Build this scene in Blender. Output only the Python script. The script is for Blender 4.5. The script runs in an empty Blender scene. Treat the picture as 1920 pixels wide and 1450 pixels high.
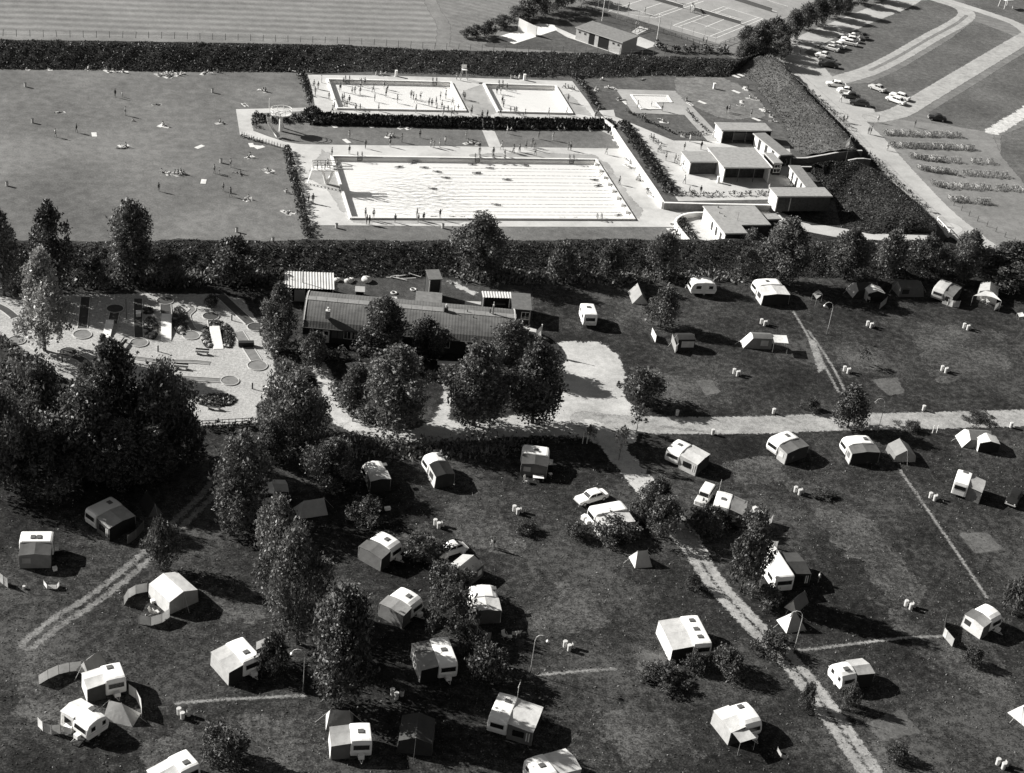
import bpy, bmesh, math, random
import numpy as np
from mathutils import Vector, Matrix

random.seed(7)
RNG = np.random.default_rng(7)
S = bpy.context.scene
COL = S.collection
R = math.radians

# ------------------------------------------------------------------ camera
F_PX, PITCH, ROLL, YAW, CAM_H = 2976.5, R(30.865), R(7.2602), R(16.359), 115.5   # survey of the photograph (pool = 50 m)
fwd = Vector((math.sin(YAW) * math.cos(PITCH), math.cos(YAW) * math.cos(PITCH), -math.sin(PITCH)))
rgt0 = Vector((math.cos(YAW), -math.sin(YAW), 0))
up0 = rgt0.cross(fwd)
rgt = math.cos(ROLL) * rgt0 + math.sin(ROLL) * up0
upv = -math.sin(ROLL) * rgt0 + math.cos(ROLL) * up0
cam = bpy.data.objects.new('camera', bpy.data.cameras.new('camera'))
COL.objects.link(cam)
m = Matrix((rgt, upv, -fwd)).transposed().to_4x4()
m.translation = (0, 0, CAM_H)
cam.matrix_world = m
cam.data.sensor_fit = 'HORIZONTAL'
cam.data.sensor_width = 36
cam.data.lens = 36 * F_PX / 1920
cam.data.clip_start = 1
cam.data.clip_end = 6000
S.camera = cam

# ------------------------------------------------------------------ sky, sun, exposure
SUN_AZ, SUN_EL = R(149.5), R(28.5)          # direction towards the sun, from +X anticlockwise
w = bpy.data.worlds.new('World')
S.world = w
w.use_nodes = True
nt = w.node_tree
sky = nt.nodes.new('ShaderNodeTexSky')
sky.sky_type = 'NISHITA'
sky.sun_disc = False
sky.sun_elevation = SUN_EL
sky.sun_rotation = math.pi / 2 - SUN_AZ
sp = nt.nodes.new('ShaderNodeSeparateColor')  # black-and-white film behind an orange filter: blue skylight counts little
nt.links.new(sky.outputs[0], sp.inputs[0])
bw = nt.nodes.new('ShaderNodeMath')
bw.operation = 'MULTIPLY_ADD'
bw.inputs[1].default_value = 0.8
sg = nt.nodes.new('ShaderNodeMath')
sg.operation = 'MULTIPLY'
sg.inputs[1].default_value = 0.2
nt.links.new(sp.outputs[1], sg.inputs[0])
nt.links.new(sp.outputs[0], bw.inputs[0])
nt.links.new(sg.outputs[0], bw.inputs[2])
nt.links.new(bw.outputs[0], nt.nodes['Background'].inputs[0])
nt.nodes['Background'].inputs[1].default_value = 0.05
sd = bpy.data.lights.new('sun', 'SUN')
sd.energy = 5.0
sd.angle = R(0.5)
sd.color = (1.0, 0.985, 0.955)
so = bpy.data.objects.new('sun', sd)
COL.objects.link(so)
sv = Vector((math.cos(SUN_AZ) * math.cos(SUN_EL), math.sin(SUN_AZ) * math.cos(SUN_EL), math.sin(SUN_EL)))
so.rotation_euler = sv.to_track_quat('Z', 'Y').to_euler()
so.location = (60, 200, 120)
S.view_settings.view_transform = 'Standard'
S.view_settings.look = 'None'
S.view_settings.exposure = 0.9
S.view_settings.gamma = 1
S.view_settings.use_curve_mapping = False

# ------------------------------------------------------------------ survey: point of a plan sheet -> metres on the ground
SHEETS = {'0': (0, 0, 1), 'A1': (0, 0, 3), 'A2': (400, 100, 3.2), 'A3': (900, 0, 3.1517), 'A4': (1400, 0, 3.021),
          'B1': (0, 470, 3.4286), 'B2': (500, 470, 3.4286), 'B3': (1000, 450, 3.452), 'B4': (1440, 450, 3.452),
          'C1': (0, 820, 4), 'C2': (460, 800, 3.816), 'C3': (940, 800, 3.816), 'C4': (1420, 800, 3.816),
          'C5': (0, 1100, 4), 'C6': (460, 1100, 3.84), 'C7': (900, 1100, 3.84), 'C8': (1400, 1100, 3.692),
          'D1': (50, 1200, 7.25), 'D2': (360, 1170, 9.6), 'D3': (580, 1300, 7.385), 'D4': (690, 1080, 7.111),
          'D5': (890, 1260, 7.632), 'D6': (1200, 1130, 9.6), 'D7': (1310, 1290, 9.6), 'D8': (1530, 1200, 9.6),
          'E1': (1740, 1100, 10.357), 'E2': (1370, 980, 6.591), 'E3': (1280, 890, 9.6), 'E4': (1050, 890, 7.632),
          'E5': (640, 960, 6.04), 'E6': (650, 820, 8.727), 'E7': (470, 860, 10.105), 'E8': (0, 900, 6.0),
          'F1': (210, 1050, 9.6), 'F2': (940, 810, 8.727), 'F3': (1220, 800, 10.667), 'F4': (1420, 780, 6.0),
          'F5': (1760, 790, 8.056), 'F6': (1060, 500, 6.0), 'F7': (1370, 500, 7.632), 'F8': (1570, 500, 5.486),
          'G1': (430, 180, 7.68), 'G2': (1480, 40, 7.385), 'G3': (1620, 210, 6.4), 'G4': (1370, 200, 7.111),
          'G5': (500, 490, 6.857), 'G6': (760, 490, 6.857), 'G7': (820, 0, 6.4), 'G8': (1250, 120, 7.68),
          'H1': (560, 120, 5.647), 'H2': (860, 120, 5.647), 'H3': (560, 260, 5.647), 'H4': (880, 270, 5.647),
          'H5': (1130, 200, 6.4), 'H6': (1230, 340, 6.4), 'H7': (1040, 0, 4.8)}


def P(k, x, y, z=0.0):
    ox, oy, s = SHEETS[k]
    d = fwd + rgt * ((ox + x / s - 960) / F_PX) - upv * ((oy + y / s - 725) / F_PX)
    return Vector((0, 0, CAM_H)) + d * ((z - CAM_H) / d.z)


def PP(k, pts, z=0.0):
    return [P(k, *(p if len(p) == 3 else (p[0], p[1], z))) for p in pts]


# ------------------------------------------------------------------ materials
MATS = {}


def _principled(name):
    mt = bpy.data.materials.new(name)
    mt.use_nodes = True
    return mt, mt.node_tree, mt.node_tree.nodes['Principled BSDF']


def g3(v):
    return (v * 1.01, v, v * 0.975, 1)


def grey(v, var=0.12, scale=2.0, rough=0.75, bump=0.0, bscale=18, spec=0.3, tag='paint'):
    key = (tag, round(v, 3), var, scale, rough, bump, bscale, spec)
    if key in MATS:
        return MATS[key]
    mt, t, b = _principled('%s_%03d' % (tag, int(v * 1000)))
    tc = t.nodes.new('ShaderNodeTexCoord')
    n = t.nodes.new('ShaderNodeTexNoise')
    n.inputs['Scale'].default_value = scale
    n.inputs['Detail'].default_value = 5
    n.inputs['Roughness'].default_value = 0.65
    t.links.new(tc.outputs['Object'], n.inputs['Vector'])
    r = t.nodes.new('ShaderNodeValToRGB')
    r.color_ramp.elements[0].position = 0.3
    r.color_ramp.elements[1].position = 0.7
    r.color_ramp.elements[0].color = g3(v * (1 - var))
    r.color_ramp.elements[1].color = g3(min(0.95, v * (1 + var)))
    t.links.new(n.outputs[0], r.inputs[0])
    t.links.new(r.outputs[0], b.inputs['Base Color'])
    b.inputs['Roughness'].default_value = rough
    b.inputs['Specular IOR Level'].default_value = spec
    if bump:
        n2 = t.nodes.new('ShaderNodeTexNoise')
        n2.inputs['Scale'].default_value = bscale
        n2.inputs['Detail'].default_value = 4
        t.links.new(tc.outputs['Object'], n2.inputs['Vector'])
        bp = t.nodes.new('ShaderNodeBump')
        bp.inputs['Strength'].default_value = 0.6
        bp.inputs['Distance'].default_value = bump
        t.links.new(n2.outputs[0], bp.inputs['Height'])
        t.links.new(bp.outputs[0], b.inputs['Normal'])
    MATS[key] = mt
    return mt


def canvas(v):
    """tent cotton: lets part of the sunlight through"""
    new = ('canvas', round(v, 3), 0.16, 1.1, 0.9, 0.05, 2.2, 0.15) not in MATS
    mt = grey(v, 0.16, 1.1, 0.9, 0.05, 2.2, 0.15, 'canvas')
    if new:
        t = mt.node_tree
        b = t.nodes['Principled BSDF']
        tr = t.nodes.new('ShaderNodeBsdfTranslucent')
        t.links.new(b.inputs['Base Color'].links[0].from_socket, tr.inputs[0])
        mx = t.nodes.new('ShaderNodeMixShader')
        mx.inputs[0].default_value = 0.26
        t.links.new(b.outputs[0], mx.inputs[1])
        t.links.new(tr.outputs[0], mx.inputs[2])
        t.links.new(mx.outputs[0], t.nodes['Material Output'].inputs[0])
    return mt


def paint(v):
    return grey(v, 0.06, 0.9, 0.45, 0, 18, 0.4, 'coach_paint')


def glass(v=0.015):
    return grey(v, 0.3, 1.5, 0.12, 0, 18, 0.5, 'glass')


def leafmat(name, lo, hi):
    mt, t, b = _principled(name)
    at = t.nodes.new('ShaderNodeAttribute')
    at.attribute_name = 'leaf'
    oi = t.nodes.new('ShaderNodeObjectInfo')
    r = t.nodes.new('ShaderNodeValToRGB')
    r.color_ramp.elements[0].color = g3(lo)
    r.color_ramp.elements[1].color = g3(hi)
    ma = t.nodes.new('ShaderNodeMath')
    ma.operation = 'MULTIPLY_ADD'
    ma.inputs[1].default_value = 0.3
    t.links.new(oi.outputs['Random'], ma.inputs[0])
    mb = t.nodes.new('ShaderNodeMath')
    mb.operation = 'MULTIPLY'
    mb.inputs[1].default_value = 0.75
    t.links.new(at.outputs['Fac'], mb.inputs[0])
    t.links.new(mb.outputs[0], ma.inputs[2])
    t.links.new(ma.outputs[0], r.inputs[0])
    t.links.new(r.outputs[0], b.inputs['Base Color'])
    b.inputs['Roughness'].default_value = 0.5
    b.inputs['Specular IOR Level'].default_value = 0.35
    tr = t.nodes.new('ShaderNodeBsdfTranslucent')
    t.links.new(r.outputs[0], tr.inputs[0])
    mx = t.nodes.new('ShaderNodeMixShader')
    mx.inputs[0].default_value = 0.2
    t.links.new(b.outputs[0], mx.inputs[1])
    t.links.new(tr.outputs[0], mx.inputs[2])
    t.links.new(mx.outputs[0], t.nodes['Material Output'].inputs[0])
    return mt


def ground(name, lo, mid, hi, s1=0.06, s2=1.6, s3=7.0, bump=0.12, soft=None, stripes=None, contrast=1.0, rough=0.95, w=(0.3, 0.4, 0.3)):
    """rough ground seen from the air: three sizes of mottling; soft = ragged edge driven by the sheet's own edge distance"""
    mt, t, b = _principled(name)
    tc = t.nodes.new('ShaderNodeTexCoord')
    acc = None
    ns = []
    for sc, wt, dt in ((s1, w[0], 4), (s2, w[1], 5), (s3, w[2], 3)):
        n = t.nodes.new('ShaderNodeTexNoise')
        n.inputs['Scale'].default_value = sc
        n.inputs['Detail'].default_value = dt
        n.inputs['Roughness'].default_value = 0.62
        t.links.new(tc.outputs['Object'], n.inputs['Vector'])
        ns.append(n)
        ma = t.nodes.new('ShaderNodeMath')
        ma.operation = 'MULTIPLY_ADD'
        ma.inputs[1].default_value = wt
        t.links.new(n.outputs[0], ma.inputs[0])
        if acc is None:
            ma.inputs[2].default_value = 0
        else:
            t.links.new(acc.outputs[0], ma.inputs[2])
        acc = ma
    if stripes:
        ang, per, amt = stripes
        mp = t.nodes.new('ShaderNodeMapping')
        mp.inputs['Rotation'].default_value = (0, 0, ang)
        t.links.new(tc.outputs['Object'], mp.inputs[0])
        wv = t.nodes.new('ShaderNodeTexWave')
        wv.bands_direction = 'Y'
        wv.inputs['Scale'].default_value = 0.314 / per
        wv.inputs['Distortion'].default_value = 1.2
        wv.inputs['Detail'].default_value = 3
        wv.inputs['Detail Scale'].default_value = 0.3
        t.links.new(mp.outputs[0], wv.inputs[0])
        ma = t.nodes.new('ShaderNodeMath')
        ma.operation = 'MULTIPLY_ADD'
        ma.inputs[1].default_value = amt
        t.links.new(wv.outputs['Fac'], ma.inputs[0])
        sb = t.nodes.new('ShaderNodeMath')
        sb.operation = 'SUBTRACT'
        t.links.new(acc.outputs[0], sb.inputs[0])
        sb.inputs[1].default_value = amt / 2
        t.links.new(sb.outputs[0], ma.inputs[2])
        acc = ma
    r = t.nodes.new('ShaderNodeValToRGB')
    e = r.color_ramp.elements
    hw = 0.13 / contrast
    e[0].position, e[0].color = 0.5 - hw, g3(lo)
    e[1].position, e[1].color = 0.5 + hw, g3(hi)
    mdl = e.new(0.5)
    mdl.color = g3(mid)
    t.links.new(acc.outputs[0], r.inputs[0])
    t.links.new(r.outputs[0], b.inputs['Base Color'])
    b.inputs['Roughness'].default_value = rough
    b.inputs['Specular IOR Level'].default_value = 0.1
    if bump:
        bp = t.nodes.new('ShaderNodeBump')
        bp.inputs['Strength'].default_value = 0.7
        bp.inputs['Distance'].default_value = bump
        t.links.new(acc.outputs[0], bp.inputs['Height'])
        t.links.new(bp.outputs[0], b.inputs['Normal'])
    if soft:
        at = t.nodes.new('ShaderNodeAttribute')
        at.attribute_name = 'edge'
        n = t.nodes.new('ShaderNodeTexNoise')
        n.inputs['Scale'].default_value = soft[1]
        n.inputs['Detail'].default_value = 6
        n.inputs['Roughness'].default_value = 0.7
        t.links.new(tc.outputs['Object'], n.inputs['Vector'])
        s_ = t.nodes.new('ShaderNodeMath')
        s_.operation = 'SUBTRACT'
        t.links.new(n.outputs[0], s_.inputs[0])
        s_.inputs[1].default_value = 0.5
        ma = t.nodes.new('ShaderNodeMath')
        ma.operation = 'MULTIPLY_ADD'
        ma.inputs[1].default_value = soft[0] * 3
        t.links.new(s_.outputs[0], ma.inputs[0])
        t.links.new(at.outputs['Fac'], ma.inputs[2])
        mr = t.nodes.new('ShaderNodeMapRange')
        mr.inputs['From Min'].default_value = -0.12
        mr.inputs['From Max'].default_value = 0.12
        t.links.new(ma.outputs[0], mr.inputs[0])
        tr = t.nodes.new('ShaderNodeBsdfTransparent')
        mx = t.nodes.new('ShaderNodeMixShader')
        t.links.new(mr.outputs[0], mx.inputs[0])
        t.links.new(tr.outputs[0], mx.inputs[1])
        t.links.new(b.outputs[0], mx.inputs[2])
        t.links.new(mx.outputs[0], t.nodes['Material Output'].inputs[0])
    return mt


# ------------------------------------------------------------------ mesh building
class MB:
    def __init__(s):
        s.v, s.f, s.mi = [], [], []

    def add(s, vs, fs, mi=0):
        o = len(s.v)
        s.v += [tuple(p) for p in vs]
        s.f += [tuple(i + o for i in f) for f in fs]
        s.mi += [mi] * len(fs)
        return s

    def box(s, x0, x1, y0, y1, z0, z1, mi=0):
        vs = [(x, y, z) for z in (z0, z1) for y in (y0, y1) for x in (x0, x1)]
        return s.add(vs, [(0, 2, 3, 1), (4, 5, 7, 6), (0, 1, 5, 4), (2, 6, 7, 3), (0, 4, 6, 2), (1, 3, 7, 5)], mi)

    def quad(s, a, b, c, d, mi=0):
        return s.add([a, b, c, d], [(0, 1, 2, 3)], mi)

    def slab(s, a, b, c, d, th=0.03, mi=0):
        a, b, c, d = (Vector(p) for p in (a, b, c, d))
        n = (b - a).cross(d - a).normalized() * th
        vs = [a, b, c, d, a + n, b + n, c + n, d + n]
        return s.add(vs, [(3, 2, 1, 0), (4, 5, 6, 7), (0, 1, 5, 4), (1, 2, 6, 5), (2, 3, 7, 6), (3, 0, 4, 7)], mi)

    def cyl(s, a, b, r0, r1=None, n=8, mi=0, cap=True):
        a, b = Vector(a), Vector(b)
        r1 = r0 if r1 is None else r1
        d = (b - a).normalized()
        u = d.orthogonal().normalized()
        v = d.cross(u)
        vs = []
        for p, r in ((a, r0), (b, r1)):
            for i in range(n):
                t = 2 * math.pi * i / n
                vs.append(p + u * math.cos(t) * r + v * math.sin(t) * r)
        fs = [(i, (i + 1) % n, n + (i + 1) % n, n + i) for i in range(n)]
        if cap:
            fs += [tuple(range(n - 1, -1, -1)), tuple(range(n, 2 * n))]
        return s.add(vs, fs, mi)

    def tube(s, pts, r, n=6, mi=0):
        for a, b in zip(pts[:-1], pts[1:]):
            s.cyl(a, b, r, r, n, mi)
        return s

    def ball(s, c, r, n=8, m_=5, mi=0, sz=1.0):
        vs = []
        for j in range(m_ + 1):
            ph = math.pi * j / m_
            for i in range(n):
                t = 2 * math.pi * i / n
                vs.append((c[0] + r * math.sin(ph) * math.cos(t), c[1] + r * math.sin(ph) * math.sin(t), c[2] + r * sz * math.cos(ph)))
        fs = [(j * n + i, (j + 1) * n + i, (j + 1) * n + (i + 1) % n, j * n + (i + 1) % n) for j in range(m_) for i in range(n)]
        return s.add(vs, fs, mi)

    def mesh(s, name, mats, smooth=False):
        me = bpy.data.meshes.new(name)
        me.from_pydata(s.v, [], s.f)
        for mt in (mats if isinstance(mats, (list, tuple)) else [mats]):
            me.materials.append(mt)
        me.polygons.foreach_set('material_index', s.mi)
        if smooth:
            me.polygons.foreach_set('use_smooth', [True] * len(s.f))
        me.update()
        return me

    def build(s, name, mats, parent=None, smooth=False):
        return link(name, s.mesh(name, mats, smooth), parent)


def link(name, me, parent=None):
    o = bpy.data.objects.new(name, me)
    COL.objects.link(o)
    if parent is not None:
        o.parent = parent
    return o


def tag(o, label, cat, group=None):
    o['label'] = label
    o['category'] = cat
    if group:
        o['group'] = group
    return o


def thing(name, label, cat, loc=(0, 0, 0), rz=0.0, group=None):
    o = bpy.data.objects.new(name, None)
    o.empty_display_size = 0.3
    COL.objects.link(o)
    o.location = loc
    o.rotation_euler = (0, 0, rz)
    return tag(o, label, cat, group)


KIDS = {}


def kids(o):
    return KIDS.get(o.name) or [c for c in COL.objects if c.parent == o]


def cache_tree(o):
    """remember the tree of a prototype so that copying it needs no scene search"""
    ch = [c for c in COL.objects if c.parent == o]
    KIDS[o.name] = ch
    for c in ch:
        sub = [d for d in COL.objects if d.parent == c]
        KIDS[c.name] = sub


def dup(root, loc, rz, label=None, group=None, scale=None):
    r = root.copy()
    COL.objects.link(r)
    r.location = loc
    r.rotation_euler = (0, 0, rz)
    if scale:
        r.scale = scale
    if label:
        r['label'] = label
    if group:
        r['group'] = group
    for ch in KIDS[root.name]:
        c = ch.copy()
        COL.objects.link(c)
        c.parent = r
        for g in KIDS.get(ch.name, []):
            d = g.copy()
            COL.objects.link(d)
            d.parent = c
    return r


SHEETS_LAID = []


def layer(b):
    """next free 4 mm step above every sheet already laid under this footprint"""
    k = 0
    for (q, kk) in SHEETS_LAID:
        if b[0] < q[1] and b[1] > q[0] and b[2] < q[3] and b[3] > q[2]:
            k = max(k, kk)
    SHEETS_LAID.append((b, k + 1))
    return 0.004 * (k + 1)


def foot(pts, pad=0.0):
    return (min(p[0] for p in pts) - pad, max(p[0] for p in pts) + pad, min(p[1] for p in pts) - pad, max(p[1] for p in pts) + pad)


def sheet(name, pts, mt, z=None, base=0.0):
    z = base + (layer(foot(pts)) if z is None else z)
    me = bpy.data.meshes.new(name)
    me.from_pydata([(p[0], p[1], z) for p in pts], [], [tuple(range(len(pts)))])
    if me.polygons[0].normal.z < 0:
        me.flip_normals()
    me.materials.append(mt)
    o = link(name, me)
    o['kind'] = 'structure'
    return o


def poly_dist(px, py, poly):
    n = len(poly)
    d = np.full(px.shape, 1e9)
    inside = np.zeros(px.shape, bool)
    for i in range(n):
        ax, ay = poly[i][0], poly[i][1]
        bx, by = poly[(i + 1) % n][0], poly[(i + 1) % n][1]
        ex, ey = bx - ax, by - ay
        L2 = ex * ex + ey * ey + 1e-12
        t = np.clip(((px - ax) * ex + (py - ay) * ey) / L2, 0, 1)
        d = np.minimum(d, np.hypot(px - ax - t * ex, py - ay - t * ey))
        c = ((ay > py) != (by > py)) & (px < (bx - ax) * (py - ay) / (by - ay + 1e-12) + ax)
        inside ^= c
    return np.where(inside, d, -d)


def line_dist(px, py, pts):
    d = np.full(px.shape, 1e9)
    for a, b in zip(pts[:-1], pts[1:]):
        ex, ey = b[0] - a[0], b[1] - a[1]
        t = np.clip(((px - a[0]) * ex + (py - a[1]) * ey) / (ex * ex + ey * ey + 1e-12), 0, 1)
        d = np.minimum(d, np.hypot(px - a[0] - t * ex, py - a[1] - t * ey))
    return d


def soft_mesh(name, fn, bounds, mt, z, cell, margin):
    x0, x1, y0, y1 = bounds
    nx, ny = int((x1 - x0) / cell) + 2, int((y1 - y0) / cell) + 2
    gx, gy = np.meshgrid(x0 + np.arange(nx) * cell, y0 + np.arange(ny) * cell)
    e = fn(gx, gy)
    cellmax = np.maximum(np.maximum(e[:-1, :-1], e[1:, :-1]), np.maximum(e[:-1, 1:], e[1:, 1:]))
    jj, ii = np.nonzero(cellmax > -margin)
    base = jj * nx + ii
    f = np.stack([base, base + 1, base + nx + 1, base + nx], 1)
    used = np.unique(f)
    remap = np.zeros(nx * ny, int)
    remap[used] = np.arange(len(used))
    v = np.stack([gx.ravel()[used], gy.ravel()[used], np.full(len(used), z)], 1)
    me = bpy.data.meshes.new(name)
    me.from_pydata(v.tolist(), [], remap[f].tolist())
    at = me.attributes.new('edge', 'FLOAT', 'POINT')
    at.data.foreach_set('value', e.ravel()[used].astype(np.float32))
    me.materials.append(mt)
    o = link(name, me)
    o['kind'] = 'structure'
    return o


def soft_area(name, polys, mt, cell=0.8, margin=1.0, base=0.0):
    b = foot([p for q in polys for p in q], 2)
    z = base + layer(b)
    return soft_mesh(name, lambda x, y: np.max([poly_dist(x, y, q) for q in polys], 0), b, mt, z, cell, margin)


def smooth_line(pts, n=6):
    out = []
    p = [pts[0]] + list(pts) + [pts[-1]]
    for i in range(1, len(p) - 2):
        for k in range(n):
            t = k / n
            a, b, c, d = p[i - 1], p[i], p[i + 1], p[i + 2]
            out.append(0.5 * ((2 * b) + (c - a) * t + (2 * a - 5 * b + 4 * c - d) * t * t + (3 * b - a - 3 * c + d) * t ** 3))
    out.append(p[-2])
    return out


def soft_path(name, pts, width, mt, rut=0.0, cell=None, margin=0.7, base=0.0):
    pts = smooth_line(pts)
    cell = cell or max(0.2, width / 7)
    b = foot(pts, width)
    z = base + layer(b)

    def fn(x, y):
        d = line_dist(x, y, pts)
        e = width / 2 - d
        return np.minimum(e, (d - rut) * 0.8) if rut else e
    return soft_mesh(name, fn, b, mt, z, cell, margin)


def resample(pts, n):
    pts = [Vector(p) for p in pts]
    L = [0]
    for a, b in zip(pts[:-1], pts[1:]):
        L.append(L[-1] + (b - a).length)
    out = []
    for i in range(n):
        s = L[-1] * i / (n - 1)
        k = 0
        while k < len(L) - 2 and L[k + 1] < s:
            k += 1
        t = (s - L[k]) / max(1e-9, L[k + 1] - L[k])
        out.append(pts[k].lerp(pts[k + 1], t))
    return out


def vnoise(x, y, s, seed=0):
    return (math.sin(x * s * 1.3 + seed) * math.cos(y * s * 1.1 + seed * 2.1) + 0.6 * math.sin(x * s * 2.9 + y * s * 2.1 + seed * 1.7) + 0.4 * math.sin(y * s * 4.7 - x * s * 3.3 + seed)) / 2


def bank(name, front, crest, top_w, back_w, mt, back_z=0.0, step=1.2, rough=0.26):
    n = max(4, int(sum((b - a).length for a, b in zip(crest[:-1], crest[1:])) / step))
    fr, cr = resample(front, n), resample(crest, n)
    mb, rows = MB(), []
    for i, (a, b) in enumerate(zip(fr, cr)):
        out = Vector((b.x - a.x, b.y - a.y, 0)).normalized()
        row = []
        for k in range(8):
            t = k / 7
            q = a.lerp(b, t)
            q.z = a.z + (b.z - a.z) * (t * t * (3 - 2 * t) * 0.55 + t * 0.45)
            row.append(q)
        row.append(b + out * top_w)
        for k in range(1, 5):
            t = k / 4
            q = b + out * (top_w + back_w * t)
            q.z = b.z + (back_z - b.z) * (t * t * (3 - 2 * t))
            row.append(q)
        for k, q in enumerate(row):
            if 0 < k < len(row) - 1:
                q.z += rough * vnoise(q.x, q.y, 0.9, 3) + rough * 0.9 * vnoise(q.x, q.y, 0.21, 5) + rough * 0.5 * (random.random() - 0.5)
        row[0].z -= 0.1
        row[-1].z -= 0.1
        rows.append(row)
    m_ = len(rows[0])
    mb.v = [tuple(q) for r_ in rows for q in r_]
    for i in range(n - 1):
        for k in range(m_ - 1):
            mb.f.append((i * m_ + k, (i + 1) * m_ + k, (i + 1) * m_ + k + 1, i * m_ + k + 1))
            mb.mi.append(0)
    o = mb.build(name, mt, None, True)
    me = o.data
    if sum(p.normal.z for p in me.polygons) < 0:
        me.flip_normals()
    o['kind'] = 'structure'
    return rows


# ------------------------------------------------------------------ foliage
def leaf_mesh(name, centres, sizes, mt, aspect=1.6, up=0.25, vals=None):
    """many separate bent leaf-sprays: two triangles each"""
    n = len(centres)
    c = np.asarray(centres, float)
    sz = np.asarray(sizes, float)[:, None]
    a = RNG.normal(size=(n, 3))
    a[:, 2] += up * 2
    a /= np.linalg.norm(a, axis=1)[:, None]
    b = np.cross(a, RNG.normal(size=(n, 3)))
    b /= np.linalg.norm(b, axis=1)[:, None] + 1e-9
    nn = np.cross(a, b)
    a *= sz * aspect * 0.5
    b *= sz * 0.5
    nn *= sz * 0.16
    v = np.stack([c - a, c + b * 0.9 + nn, c + a, c - b * 0.9 + nn], 1).reshape(-1, 3)
    idx = np.arange(n) * 4
    f = np.stack([idx, idx + 1, idx + 2, idx + 3], 1)
    me = bpy.data.meshes.new(name)
    me.vertices.add(n * 4)
    me.vertices.foreach_set('co', v.astype(np.float32).ravel())
    me.loops.add(n * 4)
    me.loops.foreach_set('vertex_index', f.astype(np.int32).ravel())
    me.polygons.add(n)
    me.polygons.foreach_set('loop_start', (np.arange(n) * 4).astype(np.int32))
    me.polygons.foreach_set('loop_total', np.full(n, 4, np.int32))
    me.update(calc_edges=True)
    at = me.attributes.new('leaf', 'FLOAT', 'FACE')
    vv = RNG.random(n) if vals is None else np.asarray(vals) ** 2.2
    at.data.foreach_set('value', vv.astype(np.float32))
    me.materials.append(mt)
    return me


LEAF_DARK = leafmat('foliage_dark', 0.010, 0.24)
LEAF_MID = leafmat('foliage_mid', 0.014, 0.22)
LEAF_PALE = leafmat('foliage_pale', 0.15, 0.5)
LEAF_CONIFER = leafmat('foliage_conifer', 0.006, 0.02)
LEAF_HEDGE = leafmat('foliage_hedge', 0.012, 0.06)
BARK = grey(0.07, 0.3, 6, 0.9, 0.02, 14, 0.1, 'bark')


def crown_points(nlobe, per, prof, height, radius, base, spread, spike=0.0):
    """leaves gathered on a number of uneven boughs, thick on their sunny outside, with gaps between"""
    pts, cl = [], []
    ph0, ph1 = RNG.random() * 6.28, RNG.random() * 6.28
    for i in range(nlobe):
        z = (i + RNG.random()) / nlobe
        rr = prof(z)
        t = i * 2.39996 + RNG.random() * 0.9
        lob = spread * (0.4 + 0.85 * RNG.random())
        q = max(0.0, rr * radius - lob * 0.5) * (0.25 + 0.95 * RNG.random() ** 0.45)
        q *= 1 + 0.22 * math.sin(2 * t + 5 * z + ph0) + 0.15 * math.sin(3 * t - 8 * z + ph1)
        c = np.array([math.cos(t) * q, math.sin(t) * q, base + lob * 0.6 + z * (height - base - lob * 1.3)])
        n_ = int(per * (lob / spread) ** 2)
        d = RNG.normal(size=(n_, 3))
        d[:, 2] += 0.25
        d /= np.linalg.norm(d, axis=1)[:, None]
        r_ = lob * (0.25 + 0.85 * RNG.random(n_) ** 0.45)[:, None]
        p = d * r_ * np.array([0.92, 0.92, 1.0 + spike])
        p += RNG.normal(size=(n_, 3)) * lob * 0.13
        pts.append(c + p)
        cl.append(np.clip(RNG.random() * 0.45 + RNG.random(n_) * 0.6, 0, 1))
        for _ in range(5):                      # shoots that stand out of the bough
            e = RNG.normal(size=3)
            e[2] = abs(e[2]) * 0.9 + 0.1
            e /= np.linalg.norm(e)
            L_ = lob * (0.35 + 0.45 * RNG.random())
            m_ = 14 if n_ > 150 else 6
            tt = RNG.random(m_)[:, None]
            pts.append(c + e * (lob * 0.85 + L_ * tt) + np.array([0, 0, 0.35]) * L_ * tt + RNG.normal(size=(m_, 3)) * lob * 0.09 * (1.2 - tt))
            cl.append(np.clip(0.25 + RNG.random(m_) * 0.75, 0, 1))
    return np.concatenate(pts), np.concatenate(cl)


def trunk_mesh(name, h, r, top, limbs, rad, base_h):
    mb = MB()
    pts = [Vector((0, 0, -0.1)), Vector((0.03, 0.02, h * 0.2)), Vector((-0.04, 0.05, h * 0.45)), Vector((0.05, -0.03, h * 0.7)), Vector((0, 0, top))]
    rs = [r * 1.25, r, r * 0.75, r * 0.45, r * 0.15]
    for k in range(4):
        mb.cyl(pts[k], pts[k + 1], rs[k], rs[k + 1], 7)
    for i in range(limbs):
        z = base_h + (top - base_h) * (0.1 + 0.75 * i / max(1, limbs))
        t = i * 2.4
        L = rad * (0.85 - 0.5 * i / max(1, limbs))
        mid = Vector((math.cos(t) * L * 0.5, math.sin(t) * L * 0.5, z + L * 0.35))
        mb.cyl((0, 0, z), mid, r * 0.4, r * 0.25, 5)
        mb.cyl(mid, (math.cos(t) * L, math.sin(t) * L, z + L * 0.9), r * 0.25, r * 0.08, 5)
    return mb.mesh(name, BARK, True)


def prof_ovate(z):
    return max(0.05, math.sin(math.pi * min(1, 0.14 + 0.84 * z) ** 0.88) ** 0.72)


def prof_cone(z):
    return max(0.06, (1 - z) ** 0.7 * min(1, 0.5 + z * 4))


def prof_dome(z):
    return max(0.08, math.sqrt(max(0, 1 - (z * 0.97) ** 2.2)))


TREE_PROTO = {}


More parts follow.
